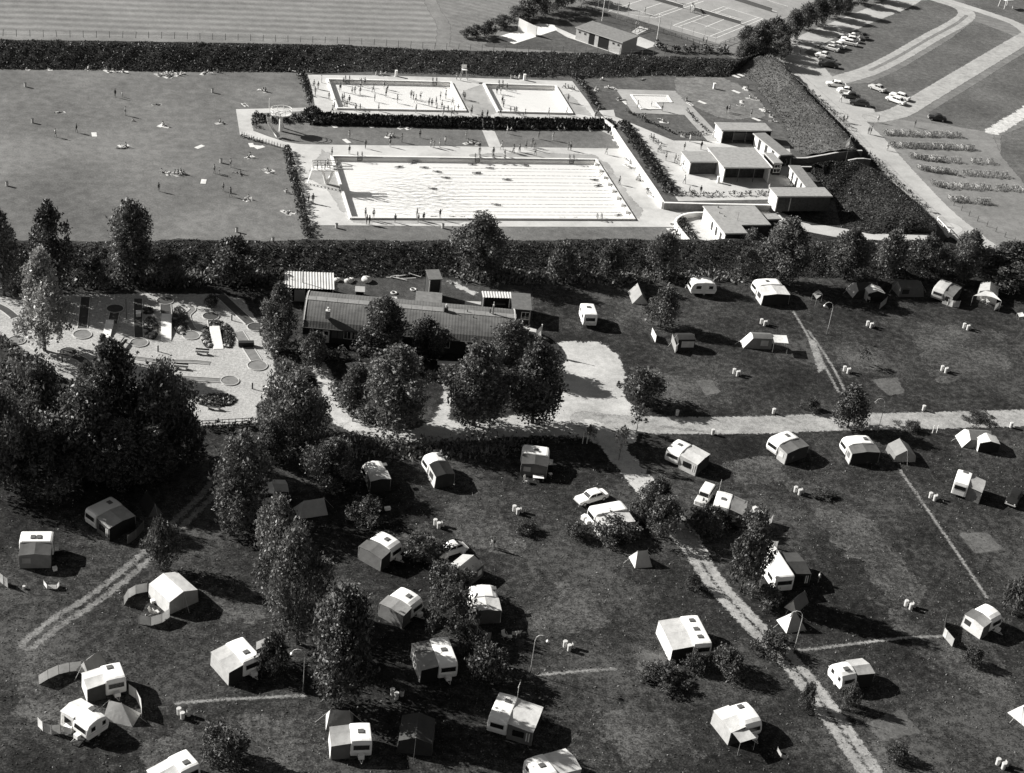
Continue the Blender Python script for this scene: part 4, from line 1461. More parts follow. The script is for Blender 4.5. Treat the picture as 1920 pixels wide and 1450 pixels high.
def corrugated(x0, x1, y0, y1, z0, z1, pitch=0.42, amp=0.07):
    mb = MB()
    n_ = int((x1 - x0) / pitch * 2)
    for i in range(n_ + 1):
        x = x0 + (x1 - x0) * i / n_
        dz = amp if i % 2 else 0
        mb.v += [(x, y0, z0 + dz), (x, y1, z1 + dz)]
    for i in range(n_):
        mb.f.append((2 * i, 2 * i + 2, 2 * i + 3, 2 * i + 1))
        mb.mi.append(0)
    return mb


def shed(label, k, NL, NR, FL, zn, zf, roofm, wallm, corr=True, walls=('back', 'left', 'right'), name='shed', nposts=2):
    a, b, c = P(k, *NL, zn), P(k, *NR, zn), P(k, *FL, zf)
    ux, uy, W, D = frame_of(a, b, c)
    o = thing(name, label, 'shed', (a.x, a.y, 0), math.atan2(ux.y, ux.x))
    (corrugated(0, W, 0, D, zn, zf) if corr else MB().slab((0, 0, zn), (W, 0, zn), (W, D, zf), (0, D, zf), 0.1)).build('roof', roofm, o)
    if 'back' in walls:
        MB().box(.1, W - .1, D - .25, D - .15, 0, zf - .12).build('wall', wallm, o)
    for nm, x in (('left', .15), ('right', W - .25)):
        if nm in walls:
            mb = MB()
            mb.add([(x, .2, 0), (x + .1, .2, 0), (x + .1, D - .26, 0), (x, D - .26, 0), (x, .2, zn - .05), (x + .1, .2, zn - .05), (x + .1, D - .26, zf - .05), (x, D - .26, zf - .05)],
                   [(3, 2, 1, 0), (4, 5, 6, 7), (0, 1, 5, 4), (1, 2, 6, 5), (2, 3, 7, 6), (3, 0, 4, 7)])
            mb.build('wall', wallm, o)
    if 'front' in walls:
        MB().box(.1, W - .1, .2, .3, 0, zn - .05).build('wall', wallm, o)
    for i in range(nposts):
        x = .2 + (W - .4) * i / max(1, nposts - 1)
        MB().box(x - .08, x + .08, 0.05, 0.19, 0, zn - .02).build('post', grey(0.4, tag='post'), o)
    return o, W, D


ZINC = grey(0.5, 0.14, 0.8, 0.6, 0, 18, 0.3, 'zinc')
DARKW = grey(0.04, 0.3, 1.5, 0.9, tag='dark_timber')
o, W, D = shed('open shed with pale corrugated roof behind the pavilion', 'B2', (115, 240), (435, 252), (112, 132), 2.4, 2.9, ZINC, DARKW)
MB().box(W * .2, W * .42, -0.05, 0.03, 0.2, 2.2).build('door', grey(0.22, tag='wood'), o)
MB().cyl((W * .36, D * .35, 2.5), (W * .36, D * .35, 4.6), .07, .07, 6).build('flue', grey(0.45, tag='pipe'), o)
o, W, D = shed('tall dark lookout hut with white corner posts behind the pavilion', 'B2', (1045, 190), (1132, 188), (1032, 126), 3.9, 4.1, grey(0.14, 0.2, tag='felt'), DARKW, False, ('back', 'left', 'right', 'front'))
MB().slab((W * .3, -2.3, .1), (W * .4, -2.3, .1), (W * 1.0, 0.15, 2.6), (W * .9, 0.15, 2.6), .06).build('brace', grey(0.4, tag='post'), o)
shed('low plank-roofed hut in front of the dark lookout hut', 'B2', (955, 330), (1125, 345), (965, 262), 2.2, 2.4, grey(0.17, 0.25, 1.5, tag='plank'), DARKW, False, ('back', 'left', 'right'))
o, W, D = shed('open carport with striped corrugated roof beside the concrete apron', 'B2', (1390, 302), (1578, 308), (1393, 262), 2.5, 2.6, ZINC, DARKW, True, ('back', 'left'))
MB().box(W * .35, W * .85, 1.0, 1.6, 0.75, 0.85).build('workbench', grey(0.2, tag='wood'), o)
o, W, D = shed('dark plank hut with a white-framed window beside the carport', 'B2', (1577, 378), (1705, 388), (1580, 272), 2.4, 2.6, grey(0.12, 0.25, 1.5, tag='plank'), DARKW, False, ('back', 'left', 'right', 'front'))
window(o, W * .5, W * .92, 0.7, 2.0, .2, 'front', WHITE, None, 1)
# things lying about in the storage yard
def junk(name, label, k, x, y, dims, v, cat, rz=0.0, group=None):
    o = MB().box(-dims[0] / 2, dims[0] / 2, -dims[1] / 2, dims[1] / 2, 0, dims[2]).build(name, grey(v, tag='junk'))
    o.location = P(k, x, y)
    o.rotation_euler = (0, 0, rz)
    return tag(o, label, cat, group)


o = thing('rabbit_hutch', 'small pale hutch with sloping lid in the storage yard', 'hutch', P('G5', 1195, 440), -0.15)
MB().box(-.6, .6, -.5, .5, .15, .9).build('body', DARKW, o)
MB().slab((-.75, -.7, .95), (.75, -.7, .95), (.75, .65, 1.2), (-.75, .65, 1.2), .06).build('lid', grey(0.4, tag='plank'), o)
for i, (x, y) in enumerate([(1640, 215), (1700, 235), (1760, 200), (1820, 225), (1680, 195), (1880, 190)]):
    a = random.uniform(-.5, .5)
    o = MB().box(-1.3, 1.3, -.09, .09, 0.02, .1).build('timber_plank', grey(0.4, tag='junk'))
    o.location = P('G5', x, y) + Vector((0, 0, 0.1 * (i % 3)))
    o.rotation_euler = (0.03 * (i % 2), 0.02 * i, a)
    tag(o, 'pale timber plank in the yard heap, %s' % ['lowest at the shed side', 'lowest in the middle', 'topmost in the middle', 'nearest the lookout hut', 'crossing behind the others', 'beside the lookout hut wall'][i], 'plank', 'planks in the yard heap')
for i, (x, y, s) in enumerate([(1050, 270, .9), (1095, 250, .7), (1280, 262, 1.2), (905, 255, .8)]):
    o = MB().ball((0, 0, s * .3), s * .7, 9, 6, 0, .55).build('tarpaulin_bundle', canvas(.7), None, True)
    for v in o.data.vertices:
        v.co += Vector((random.gauss(0, .09), random.gauss(0, .09), random.gauss(0, .05)))
    o.location = P('G5', x, y)
    tag(o, ['white bundled tarpaulin in the yard, nearest the hutch', 'small white bundle leaning against the larger tarpaulin bundle', 'long pale bundle at the bank side of the yard', 'white bundle beside the corrugated shed'][i], 'bundle')
for i, (x, y) in enumerate([(1635, 415), (1885, 372)]):
    mb = MB()
    for j in range(12):
        t0, t1 = 2 * math.pi * j / 12, 2 * math.pi * (j + 1) / 12
        mb.cyl((.42 * math.cos(t0), .42 * math.sin(t0), .12), (.42 * math.cos(t1), .42 * math.sin(t1), .12), .12, .12, 6)
    o = mb.build('old_tyre', grey(0.55, tag='junk'))
    o.location = P('G5', x, y)
    tag(o, ['pale painted tyre lying in the middle of the storage yard', 'pale painted tyre lying by the lookout hut'][i], 'tyre')
for i, (k, x, y) in enumerate([('G5', 1640, 505), ('G5', 1700, 545), ('G5', 1745, 545), ('G5', 1610, 520)]):
    junk('crate', ['pale crate beside the pavilion ridge, in front of the others', 'pale crate behind the ridge at the middle of the stack', 'pale crate by the plank-roofed hut', 'small pale crate at the tree side of the stack'][i], k, x, y, (.8, .6, .5), .5, 'crate', .3 * i)
junk('white_board', 'white board lying on the grass behind the garden trees', 'G5', 1110, 1335, (1.9, 1.2, .12), .8, 'board', .3)
junk('garden_table', 'small white table end beside the tree at the garden path', 'G5', 1375, 1405, (.8, .7, .6), .8, 'table', .3)
junk('white_bench', 'long white bench on the terrace in front of the pavilion', 'G6', 545, 1330, (3.0, .45, .45), .8, 'bench', -.12)

# ================================================================== CARAVANS, AWNINGS, TENTS, WINDBREAKS
def cprofile(kind, L, h=2.35):
    b = 0.42
    if kind == 'box':
        return [(0.12, b), (0.0, 0.95), (0.0, 1.18), (0.09, 1.95), (0.26, h - .06), (0.5, h), (L - 0.5, h), (L - 0.24, h - .08), (L - 0.05, 1.9), (L, 1.15), (L, 0.95), (L - 0.15, b)]
    if kind == 'round':
        return [(0.2, b), (0.03, 0.8), (0.0, 1.12), (0.16, 1.75), (0.42, h - .22), (0.85, h - .05), (L / 2, h + .04), (L - 0.85, h - .05), (L - 0.42, h - .22), (L - 0.15, 1.75), (L, 1.12), (L - 0.03, 0.8), (L - 0.2, b)]
    return [(0.0, b), (0.0, 0.95), (0.0, 1.18), (0.03, 1.98), (0.1, h - .08), (0.3, h), (L - 0.3, h), (L - 0.1, h - .08), (L - 0.03, 1.98), (L, 1.18), (L, 0.95), (L, b)]


def caravan(label, k, A, B, wid=2.1, kind='box', draw='A', hatches=(0.45,), body=0.82, aw=None, name='caravan', doorside=None, h=2.35, aerial=None, Lc=None):
    a, b = P(k, *A, 2.25), P(k, *B, 2.25)
    if draw == 'B':
        a, b = b, a                         # a = towing end
    d = Vector((b.x - a.x, b.y - a.y, 0))
    L = max(2.9, d.length + (0.25 if kind == 'round' else 0.1)) if Lc is None else Lc
    mid = Vector(((a.x + b.x) / 2, (a.y + b.y) / 2, 0))
    d.normalize()
    rz = math.atan2(d.y, d.x)
    o = thing(name, label, 'caravan', mid - d * L / 2, rz)     # local x from towing end to tail
    pr = cprofile(kind, L, h)
    bm = bmesh.new()
    rows = []
    hw = wid / 2
    for y, ins, dz in ((-hw, 0, 0), (-hw + .0001, 0, 0), (hw, 0, 0)):
        pass
    ys = [(-hw, 0.0, -0.10), (-hw + 0.07, 0.0, -0.025), (-hw + 0.28, 0, 0.0), (0, 0, 0.035), (hw - 0.28, 0, 0.0), (hw - 0.07, 0, -0.025), (hw, 0, -0.10)]
    cx = L / 2
    for y, _, dz in ys:
        row = []
        for (x, z) in pr:
            f = max(0, min(1, (z - 1.9) / 0.4))
            e = abs(dz) if dz < 0 else 0
            row.append(bm.verts.new((cx + (x - cx) * (1 - e * 0.35), y, z + dz * f)))
        rows.append(row)
    n_ = len(pr)
    for r0, r1 in zip(rows[:-1], rows[1:]):
        for i in range(n_ - 1):
            bm.faces.new((r0[i], r0[i + 1], r1[i + 1], r1[i]))
    bm.faces.new(rows[0])
    bm.faces.new(list(reversed(rows[-1])))
    for r0, r1 in zip(rows[:-1], rows[1:]):
        bm.faces.new((r0[0], r1[0], r1[-1], r0[-1]))
    bmesh.ops.recalc_face_normals(bm, faces=bm.faces)
    me = bpy.data.meshes.new('body')
    bm.to_mesh(me)
    bm.free()
    me.materials.append(paint(body))
    link('body', me, o)
    gl = glass()

    def end_window(i, w0, w1, t0=0.12, t1=0.9):
        p, q = Vector((pr[i][0], 0, pr[i][1])), Vector((pr[i + 1][0], 0, pr[i + 1][1]))
        s_ = p.lerp(q, t0)
        e_ = p.lerp(q, t1)
        nn = Vector((-(q - p).z, 0, (q - p).x)).normalized()
        if nn.x * (p.x - cx) < 0:
            nn = -nn
        y0, y1 = w0 * wid / 2, w1 * wid / 2
        off = nn * 0.012
        f = 0.05

        def rect(y0, y1, s2, e2, off, th, nm, mt, par):
            v = [Vector((s2.x, y0, s2.z)) + off, Vector((s2.x, y1, s2.z)) + off, Vector((e2.x, y1, e2.z)) + off, Vector((e2.x, y0, e2.z)) + off]
            mb_ = MB()
            vs = v + [p_ + nn * th for p_ in v]
            mb_.add(vs, [(0, 1, 2, 3), (7, 6, 5, 4), (0, 4, 5, 1), (1, 5, 6, 2), (2, 6, 7, 3), (3, 7, 4, 0)])
            return mb_.build(nm, mt, par)
        fr = rect(y0, y1, s_, e_, off, 0.02, 'window', grey(0.45, tag='window_rubber'), o)
        rect(y0 + f, y1 - f, s_.lerp(e_, .07), e_.lerp(s_, .07), off + nn * .021, 0.008, 'pane', gl, fr)
    end_window(2, -0.8, 0.8)
    end_window(n_ - 4, -0.72, 0.72)
    sides = {-1: [(0.10, 0.28), (0.62, 0.84)], 1: [(0.14, 0.36), (0.66, 0.86)]}
    if kind == 'round':
        sides[1] = [(0.18, 0.42), (0.46, 0.72)]
        sides[-1] = [(0.2, 0.4), (0.68, 0.85)]
    for sgn in (-1, 1):
        for (f0, f1) in sides[sgn]:
            y = sgn * (hw + .001)
            ya, yb = (y, y + sgn * .02)
            fr = MB().box(L * f0, L * f1, min(ya, yb), max(ya, yb), 1.22, 1.82).build('window', grey(0.45, tag='window_rubber'), o)
            ya, yb = y + sgn * .021, y + sgn * .03
            MB().box(L * f0 + .05, L * f1 - .05, min(ya, yb), max(ya, yb), 1.27, 1.77).build('pane', gl, fr)
        ya, yb = sgn * (hw + .001), sgn * (hw + .012)
        MB().box(0.25, L - 0.25, min(ya, yb), max(ya, yb), 0.95, 1.02).build('trim_strip', grey(0.55, tag='trim'), o)
    ds = doorside or -1
    ya, yb = ds * (hw + .001), ds * (hw + .018)
    MB().box(L * .44, L * .44 + .62, min(ya, yb), max(ya, yb), 0.5, 2.05).build('door', paint(body * 0.9), o)
    for t_ in hatches:
        x, y = (t_ if isinstance(t_, tuple) else (t_, 0.0))
        hx, hy = L * x, y * wid
        MB().box(hx - .26, hx + .26, hy - .3, hy + .3, h - .01, h + .12).build('roof_hatch', grey(0.10 if body > .5 else .2, tag='hatch'), o)
    rub = grey(0.03, tag='rubber')
    for sgn in (-1, 1):
        wl = MB().cyl((L * .54, sgn * (hw - .22), .31), (L * .54, sgn * (hw - .02), .31), .31, .31, 14).build('wheel', rub, o)
        MB().cyl((L * .54, sgn * (hw - .019), .31), (L * .54, sgn * (hw - .005), .31), .16, .16, 10).build('hubcap', grey(0.5, tag='hub'), wl)
    if draw:
        mb = MB()
        for y in (-.42, .42):
            mb.cyl((0.25, y, .45), (-1.05, 0, .45), .05, .05, 5)
        mb.build('drawbar', grey(0.45, tag='rail'), o)
        MB().box(-.52, -.05, -.3, .3, .46, .95).build('gas_locker', paint(.75), o)
        MB().cyl((-.95, 0, 0), (-.95, 0, .5), .05, .05, 6).build('jockey_wheel', rub, o)
    for x in (.35, L - .35):
        for y in (-hw + .25, hw - .25):
            MB().cyl((x, y, 0), (x, y, .45), .035, .035, 5).build('corner_steady', rub, o)
    if aerial:
        x, y = L * aerial[0], aerial[1] * hw
        mb = MB().cyl((x, y, h - .3), (x, y, h + 1.6), .035, .03, 5)
        for zz, ln in ((h + 1.6, .5), (h + 1.45, .38)):
            mb.cyl((x - ln, y, zz), (x + ln, y, zz), .025, .025, 4)
        mb.build('aerial', grey(0.5, tag='rail'), o)
    if aw:
        awning(o, L, wid, mid, rz, k, **aw)
    return o


def fabric_patch(a, b, c, d, nu, nv, sag, mat, name, parent, wrinkle=0.015, seed=1):
    """cloth panel between four corners, subdivided, sagging a little"""
    a, b, c, d = (Vector(p) for p in (a, b, c, d))
    nrm = (b - a).cross(d - a).normalized()
    mb = MB()
    for j in range(nv + 1):
        for i in range(nu + 1):
            u, v = i / nu, j / nv
            p = a.lerp(b, u).lerp(d.lerp(c, u), v)
            s_ = sag * 16 * u * (1 - u) * v * (1 - v)
            edge = 4 * min(u, 1 - u, .25) * 4 * min(v, 1 - v, .25)
            p = p + nrm * (-s_ + wrinkle * edge * vnoise(p.x, p.y + p.z, 3.0, seed))
            mb.v.append(tuple(p))
    for j in range(nv):
        for i in range(nu):
            mb.f.append((j * (nu + 1) + i, j * (nu + 1) + i + 1, (j + 1) * (nu + 1) + i + 1, (j + 1) * (nu + 1) + i))
            mb.mi.append(0)
    return mb.build(name, mat, parent, True)


def tri_patch(a, b, c, mat, name, parent):
    return MB().add([a, b, c], [(0, 1, 2)]).build(name, mat, parent)


def awning(car, L, wid, mid, rz, k, label, to, roof=0.4, front=0.3, ends=None, roof2=None, dmin=1.5, win=(True, 0.55), hz=2.28, front_open=False, la=None, win_front=False, flat=False):
    """zipped-on tent on one long side of a caravan; `to` is its surveyed front top"""
    t = P(k, *to, 2.0)
    ux = Vector((math.cos(rz), math.sin(rz), 0))
    uy = Vector((-ux.y, ux.x, 0))
    off = (t - mid)
    off.z = 0
    side = 1 if off.dot(uy) > 0 else -1
    D = max(dmin, min(3.2, abs(off.dot(uy)) - wid / 2))
    la = la or L - 0.35
    r = thing('awning', label, 'awning', mid + uy * side * (wid / 2 + 0.02), rz + (0 if side > 0 else math.pi))
    hx = la / 2
    e = 1.78
    zt = hz
    ends = front if ends is None else ends
    rm, rm2 = canvas(roof), canvas(roof if roof2 is None else roof2)
    fx = hx * 1.0
    ridge_f = 2.05 if not flat else 1.9
    ew = zt - 0.06 if flat else zt - 0.22
    # roof: two panels meeting in a shallow ridge that runs out from the caravan wall
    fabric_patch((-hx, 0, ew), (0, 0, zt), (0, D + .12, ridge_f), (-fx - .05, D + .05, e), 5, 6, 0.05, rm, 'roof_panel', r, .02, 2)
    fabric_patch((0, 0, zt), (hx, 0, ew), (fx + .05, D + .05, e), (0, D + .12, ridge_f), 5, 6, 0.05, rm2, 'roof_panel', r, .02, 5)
    em = canvas(ends)  # sun and shade on the end walls are put into this cloth tone
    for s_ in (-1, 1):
        x = s_ * (hx - .02)
        wl = fabric_patch((x, 0.02, 0), (x + s_ * .12, D, 0), (x, D, e - .03), (x, 0.02, ew - .04), 5, 5, 0.0, em, 'end_wall', r, .03, 3 + s_)
        if win[0]:
            wm = canvas(win[1]) if win[1] > .05 else glass()
            xx = x + s_ * .075
            MB().slab((xx + s_ * .02, D * .22, .75), (xx + s_ * .02, D * .68, .75), (xx - s_ * .04, D * .68, 1.5), (xx - s_ * .04, D * .22, 1.5), .012 * s_).build('window', wm, wl)
            if win[1] < .05:
                for q in (.76, .86):
                    MB().slab((xx + s_ * .03, D * q, .45), (xx + s_ * .03, D * (q + .05), .45), (xx - s_ * .03, D * (q + .05), 1.55), (xx - s_ * .03, D * q, 1.55), .012 * s_).build('curtain', canvas(.8), wl)
    fm = canvas(front)
    if front_open:
        for s_ in (-1, 1):
            fabric_patch((s_ * hx, D, 0), (s_ * hx * .62, D, 0), (s_ * hx * .62, D, e + .08), (s_ * hx, D, e - .05), 3, 4, 0, fm, 'front_curtain', r, .03, 4)
    else:
        for s_ in (-1, 1):
            fw = fabric_patch((0, D + .08, 0), (s_ * hx, D + .08, 0), (s_ * hx, D, e - .04), (0, D + .06, ridge_f - .04), 5, 5, 0, fm, 'front_wall', r, .03, 6 + s_)
            if win_front and s_ == win_front:
                MB().box(min(s_ * hx * .25, s_ * hx * .8), max(s_ * hx * .25, s_ * hx * .8), D + .13, D + .15, .75, 1.45).build('window', canvas(.06) if front > .3 else canvas(.5), fw)
    pole = grey(0.4, tag='rail')
    for x in (-hx, 0, hx):
        MB().cyl((x, D + .03, 0), (x, D + .03, (ridge_f if x == 0 else e) - .06), .025, .025, 5).build('pole', pole, r)
    return r


C = caravan
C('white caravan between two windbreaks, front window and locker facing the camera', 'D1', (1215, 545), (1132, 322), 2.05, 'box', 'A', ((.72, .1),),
  aw=dict(label='white awning with shade-toned near wall beside the upper caravan between windbreaks', to=(785, 525), roof=.72, front=.82, ends=.07, roof2=.72, win=(False, 0)))
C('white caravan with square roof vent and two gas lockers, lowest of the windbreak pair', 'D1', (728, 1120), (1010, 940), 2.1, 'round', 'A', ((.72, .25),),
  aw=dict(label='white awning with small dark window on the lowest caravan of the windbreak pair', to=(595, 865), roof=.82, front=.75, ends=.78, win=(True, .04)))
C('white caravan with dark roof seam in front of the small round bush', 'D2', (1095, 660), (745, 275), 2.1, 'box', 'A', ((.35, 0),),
  aw=dict(label='pale two-tone awning with shade-toned black end wall, caravan with dark roof seam behind', to=(465, 610), roof=.66, roof2=.52, front=.55, ends=.03, win=(False, 0)))
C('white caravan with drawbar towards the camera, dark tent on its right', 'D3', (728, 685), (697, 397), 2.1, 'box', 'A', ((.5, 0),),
  aw=dict(label='grey awning with white sunlit-toned side wall joined to caravan beside the dark ridge tent', to=(295, 515), roof=.42, roof2=.27, front=.8, ends=.13, win=(False, 0)))  # white front tone imitates sunlight on the grey cloth
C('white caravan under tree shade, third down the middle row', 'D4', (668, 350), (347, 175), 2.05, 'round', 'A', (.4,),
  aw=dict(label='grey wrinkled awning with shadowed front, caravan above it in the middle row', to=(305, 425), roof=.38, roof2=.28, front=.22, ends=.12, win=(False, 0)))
C('white caravan with square black hatch and lockers, beside the awning toned with tree shadow', 'D4', (1080, 1185), (938, 810), 2.1, 'box', 'A', (.5,),
  aw=dict(label='awning with tree-shadow toned roof and white curled front wall beside the black-hatched caravan', to=(640, 1020), roof=.42, roof2=.2, front=.6, ends=.02, win=(False, 0)))  # second roof half darkened to imitate tree shadow
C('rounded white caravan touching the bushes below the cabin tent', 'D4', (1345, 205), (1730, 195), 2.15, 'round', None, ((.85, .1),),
  aw=dict(label='white awning with shade-toned gabled front in the bushes below the cabin tent', to=(1650, 445), roof=.8, front=.10, ends=.75, win=(False, 0)))
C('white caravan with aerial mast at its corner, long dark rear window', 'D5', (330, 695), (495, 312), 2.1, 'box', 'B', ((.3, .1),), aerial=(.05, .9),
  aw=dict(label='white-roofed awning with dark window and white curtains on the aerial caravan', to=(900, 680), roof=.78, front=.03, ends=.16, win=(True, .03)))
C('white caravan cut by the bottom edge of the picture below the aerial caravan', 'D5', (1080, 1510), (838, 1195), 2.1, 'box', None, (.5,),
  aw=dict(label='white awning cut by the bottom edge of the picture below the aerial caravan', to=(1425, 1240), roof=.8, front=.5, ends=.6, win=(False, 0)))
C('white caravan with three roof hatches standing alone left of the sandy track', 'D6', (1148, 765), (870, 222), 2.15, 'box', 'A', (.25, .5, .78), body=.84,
  aw=dict(label='pale awning with sun-toned side and shade-toned end on the three-hatch caravan', to=(455, 530), roof=.62, roof2=.55, front=.85, ends=.02, win=(False, 0)))
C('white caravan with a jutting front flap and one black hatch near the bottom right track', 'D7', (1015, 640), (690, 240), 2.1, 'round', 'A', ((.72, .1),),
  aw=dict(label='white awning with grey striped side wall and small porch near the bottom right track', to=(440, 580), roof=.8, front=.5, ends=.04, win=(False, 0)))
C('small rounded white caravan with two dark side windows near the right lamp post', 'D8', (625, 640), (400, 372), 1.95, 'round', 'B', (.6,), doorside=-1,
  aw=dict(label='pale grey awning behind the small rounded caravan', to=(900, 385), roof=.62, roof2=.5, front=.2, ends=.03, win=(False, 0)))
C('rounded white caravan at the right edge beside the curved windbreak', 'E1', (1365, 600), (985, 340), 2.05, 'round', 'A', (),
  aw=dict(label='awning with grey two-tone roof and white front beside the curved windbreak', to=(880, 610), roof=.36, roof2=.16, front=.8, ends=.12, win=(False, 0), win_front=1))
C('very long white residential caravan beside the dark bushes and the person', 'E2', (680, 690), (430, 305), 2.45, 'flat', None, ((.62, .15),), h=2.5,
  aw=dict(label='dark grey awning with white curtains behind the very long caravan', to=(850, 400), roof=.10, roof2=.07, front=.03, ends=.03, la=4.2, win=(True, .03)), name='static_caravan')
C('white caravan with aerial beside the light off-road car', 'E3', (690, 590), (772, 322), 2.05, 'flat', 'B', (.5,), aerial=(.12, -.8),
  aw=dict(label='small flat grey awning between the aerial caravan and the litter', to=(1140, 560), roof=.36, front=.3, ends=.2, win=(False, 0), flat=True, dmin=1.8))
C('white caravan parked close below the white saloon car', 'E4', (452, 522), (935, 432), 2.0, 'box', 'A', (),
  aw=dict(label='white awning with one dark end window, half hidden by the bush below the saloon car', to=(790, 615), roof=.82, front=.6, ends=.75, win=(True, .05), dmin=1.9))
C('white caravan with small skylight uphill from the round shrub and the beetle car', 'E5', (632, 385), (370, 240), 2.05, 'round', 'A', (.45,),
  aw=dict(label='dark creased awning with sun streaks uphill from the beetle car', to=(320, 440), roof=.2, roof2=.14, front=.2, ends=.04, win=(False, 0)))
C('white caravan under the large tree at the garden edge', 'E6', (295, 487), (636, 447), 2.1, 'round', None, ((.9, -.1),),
  aw=dict(label='white-roofed awning with shade-toned black front under the large tree', to=(600, 640), roof=.75, front=.035, ends=.12, win=(False, 0)))
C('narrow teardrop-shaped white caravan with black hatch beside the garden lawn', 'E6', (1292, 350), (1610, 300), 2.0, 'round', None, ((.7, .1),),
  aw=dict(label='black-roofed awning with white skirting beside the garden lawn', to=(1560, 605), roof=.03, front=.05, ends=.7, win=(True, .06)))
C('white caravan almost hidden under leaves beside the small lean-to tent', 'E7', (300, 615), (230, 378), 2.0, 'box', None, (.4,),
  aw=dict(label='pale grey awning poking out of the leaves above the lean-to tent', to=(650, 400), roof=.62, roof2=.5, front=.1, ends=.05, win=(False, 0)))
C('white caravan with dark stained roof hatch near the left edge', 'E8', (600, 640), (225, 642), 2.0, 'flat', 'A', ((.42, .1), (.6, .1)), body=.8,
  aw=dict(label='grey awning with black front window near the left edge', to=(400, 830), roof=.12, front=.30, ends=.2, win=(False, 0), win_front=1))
C('caravan toned grey for deep shade under the trees', 'E8', (1010, 370), (1325, 222), 2.05, 'box', None, (.7,), body=.62,  # grey body tone imitates the shade under the trees
  aw=dict(label='light grey awning in deep shade with shade-toned black gabled front', to=(1400, 445), roof=.45, front=.03, ends=.12, win=(True, .03)))
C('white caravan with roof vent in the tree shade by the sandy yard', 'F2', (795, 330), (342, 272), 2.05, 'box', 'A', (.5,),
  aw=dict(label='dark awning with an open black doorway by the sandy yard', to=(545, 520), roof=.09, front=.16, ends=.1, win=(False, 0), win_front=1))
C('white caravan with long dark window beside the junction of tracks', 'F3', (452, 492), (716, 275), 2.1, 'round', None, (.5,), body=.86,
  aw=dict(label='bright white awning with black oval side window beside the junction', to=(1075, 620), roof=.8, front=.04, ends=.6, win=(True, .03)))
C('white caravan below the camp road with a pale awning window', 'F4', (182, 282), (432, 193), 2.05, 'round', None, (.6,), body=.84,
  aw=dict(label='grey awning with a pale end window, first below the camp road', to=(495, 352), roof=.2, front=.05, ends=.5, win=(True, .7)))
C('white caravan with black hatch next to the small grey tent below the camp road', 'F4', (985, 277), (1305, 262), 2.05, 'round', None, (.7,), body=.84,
  aw=dict(label='wide grey awning with shade-toned black gable next to the small grey tent', to=(1270, 400), roof=.2, front=.03, ends=.55, win=(True, .2)))
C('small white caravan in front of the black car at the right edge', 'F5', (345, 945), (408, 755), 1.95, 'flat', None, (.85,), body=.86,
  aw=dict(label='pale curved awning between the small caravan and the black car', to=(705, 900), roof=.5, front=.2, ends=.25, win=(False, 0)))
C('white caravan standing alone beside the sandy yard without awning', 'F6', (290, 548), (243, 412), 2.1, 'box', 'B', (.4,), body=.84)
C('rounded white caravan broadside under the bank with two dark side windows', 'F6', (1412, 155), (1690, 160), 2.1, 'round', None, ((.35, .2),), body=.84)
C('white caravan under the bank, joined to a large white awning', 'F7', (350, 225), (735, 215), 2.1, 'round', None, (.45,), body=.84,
  aw=dict(label='large white awning with wide shade-toned black front under the bank', to=(690, 390), roof=.82, front=.03, ends=.7, win=(True, .06)))
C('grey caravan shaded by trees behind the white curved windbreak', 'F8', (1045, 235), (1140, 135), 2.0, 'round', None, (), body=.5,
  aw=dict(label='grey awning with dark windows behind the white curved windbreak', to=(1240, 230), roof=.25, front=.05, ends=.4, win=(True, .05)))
C('white caravan cut by the bottom edge near the bottom left bush', 'C5', (1425, 1360), (1330, 1252), 2.05, 'box', 'A', (.35,),
  aw=dict(label='white awning cut by the bottom edge near the bottom left bush', to=(1135, 1405), roof=.8, front=.6, ends=.05, win=(False, 0)))


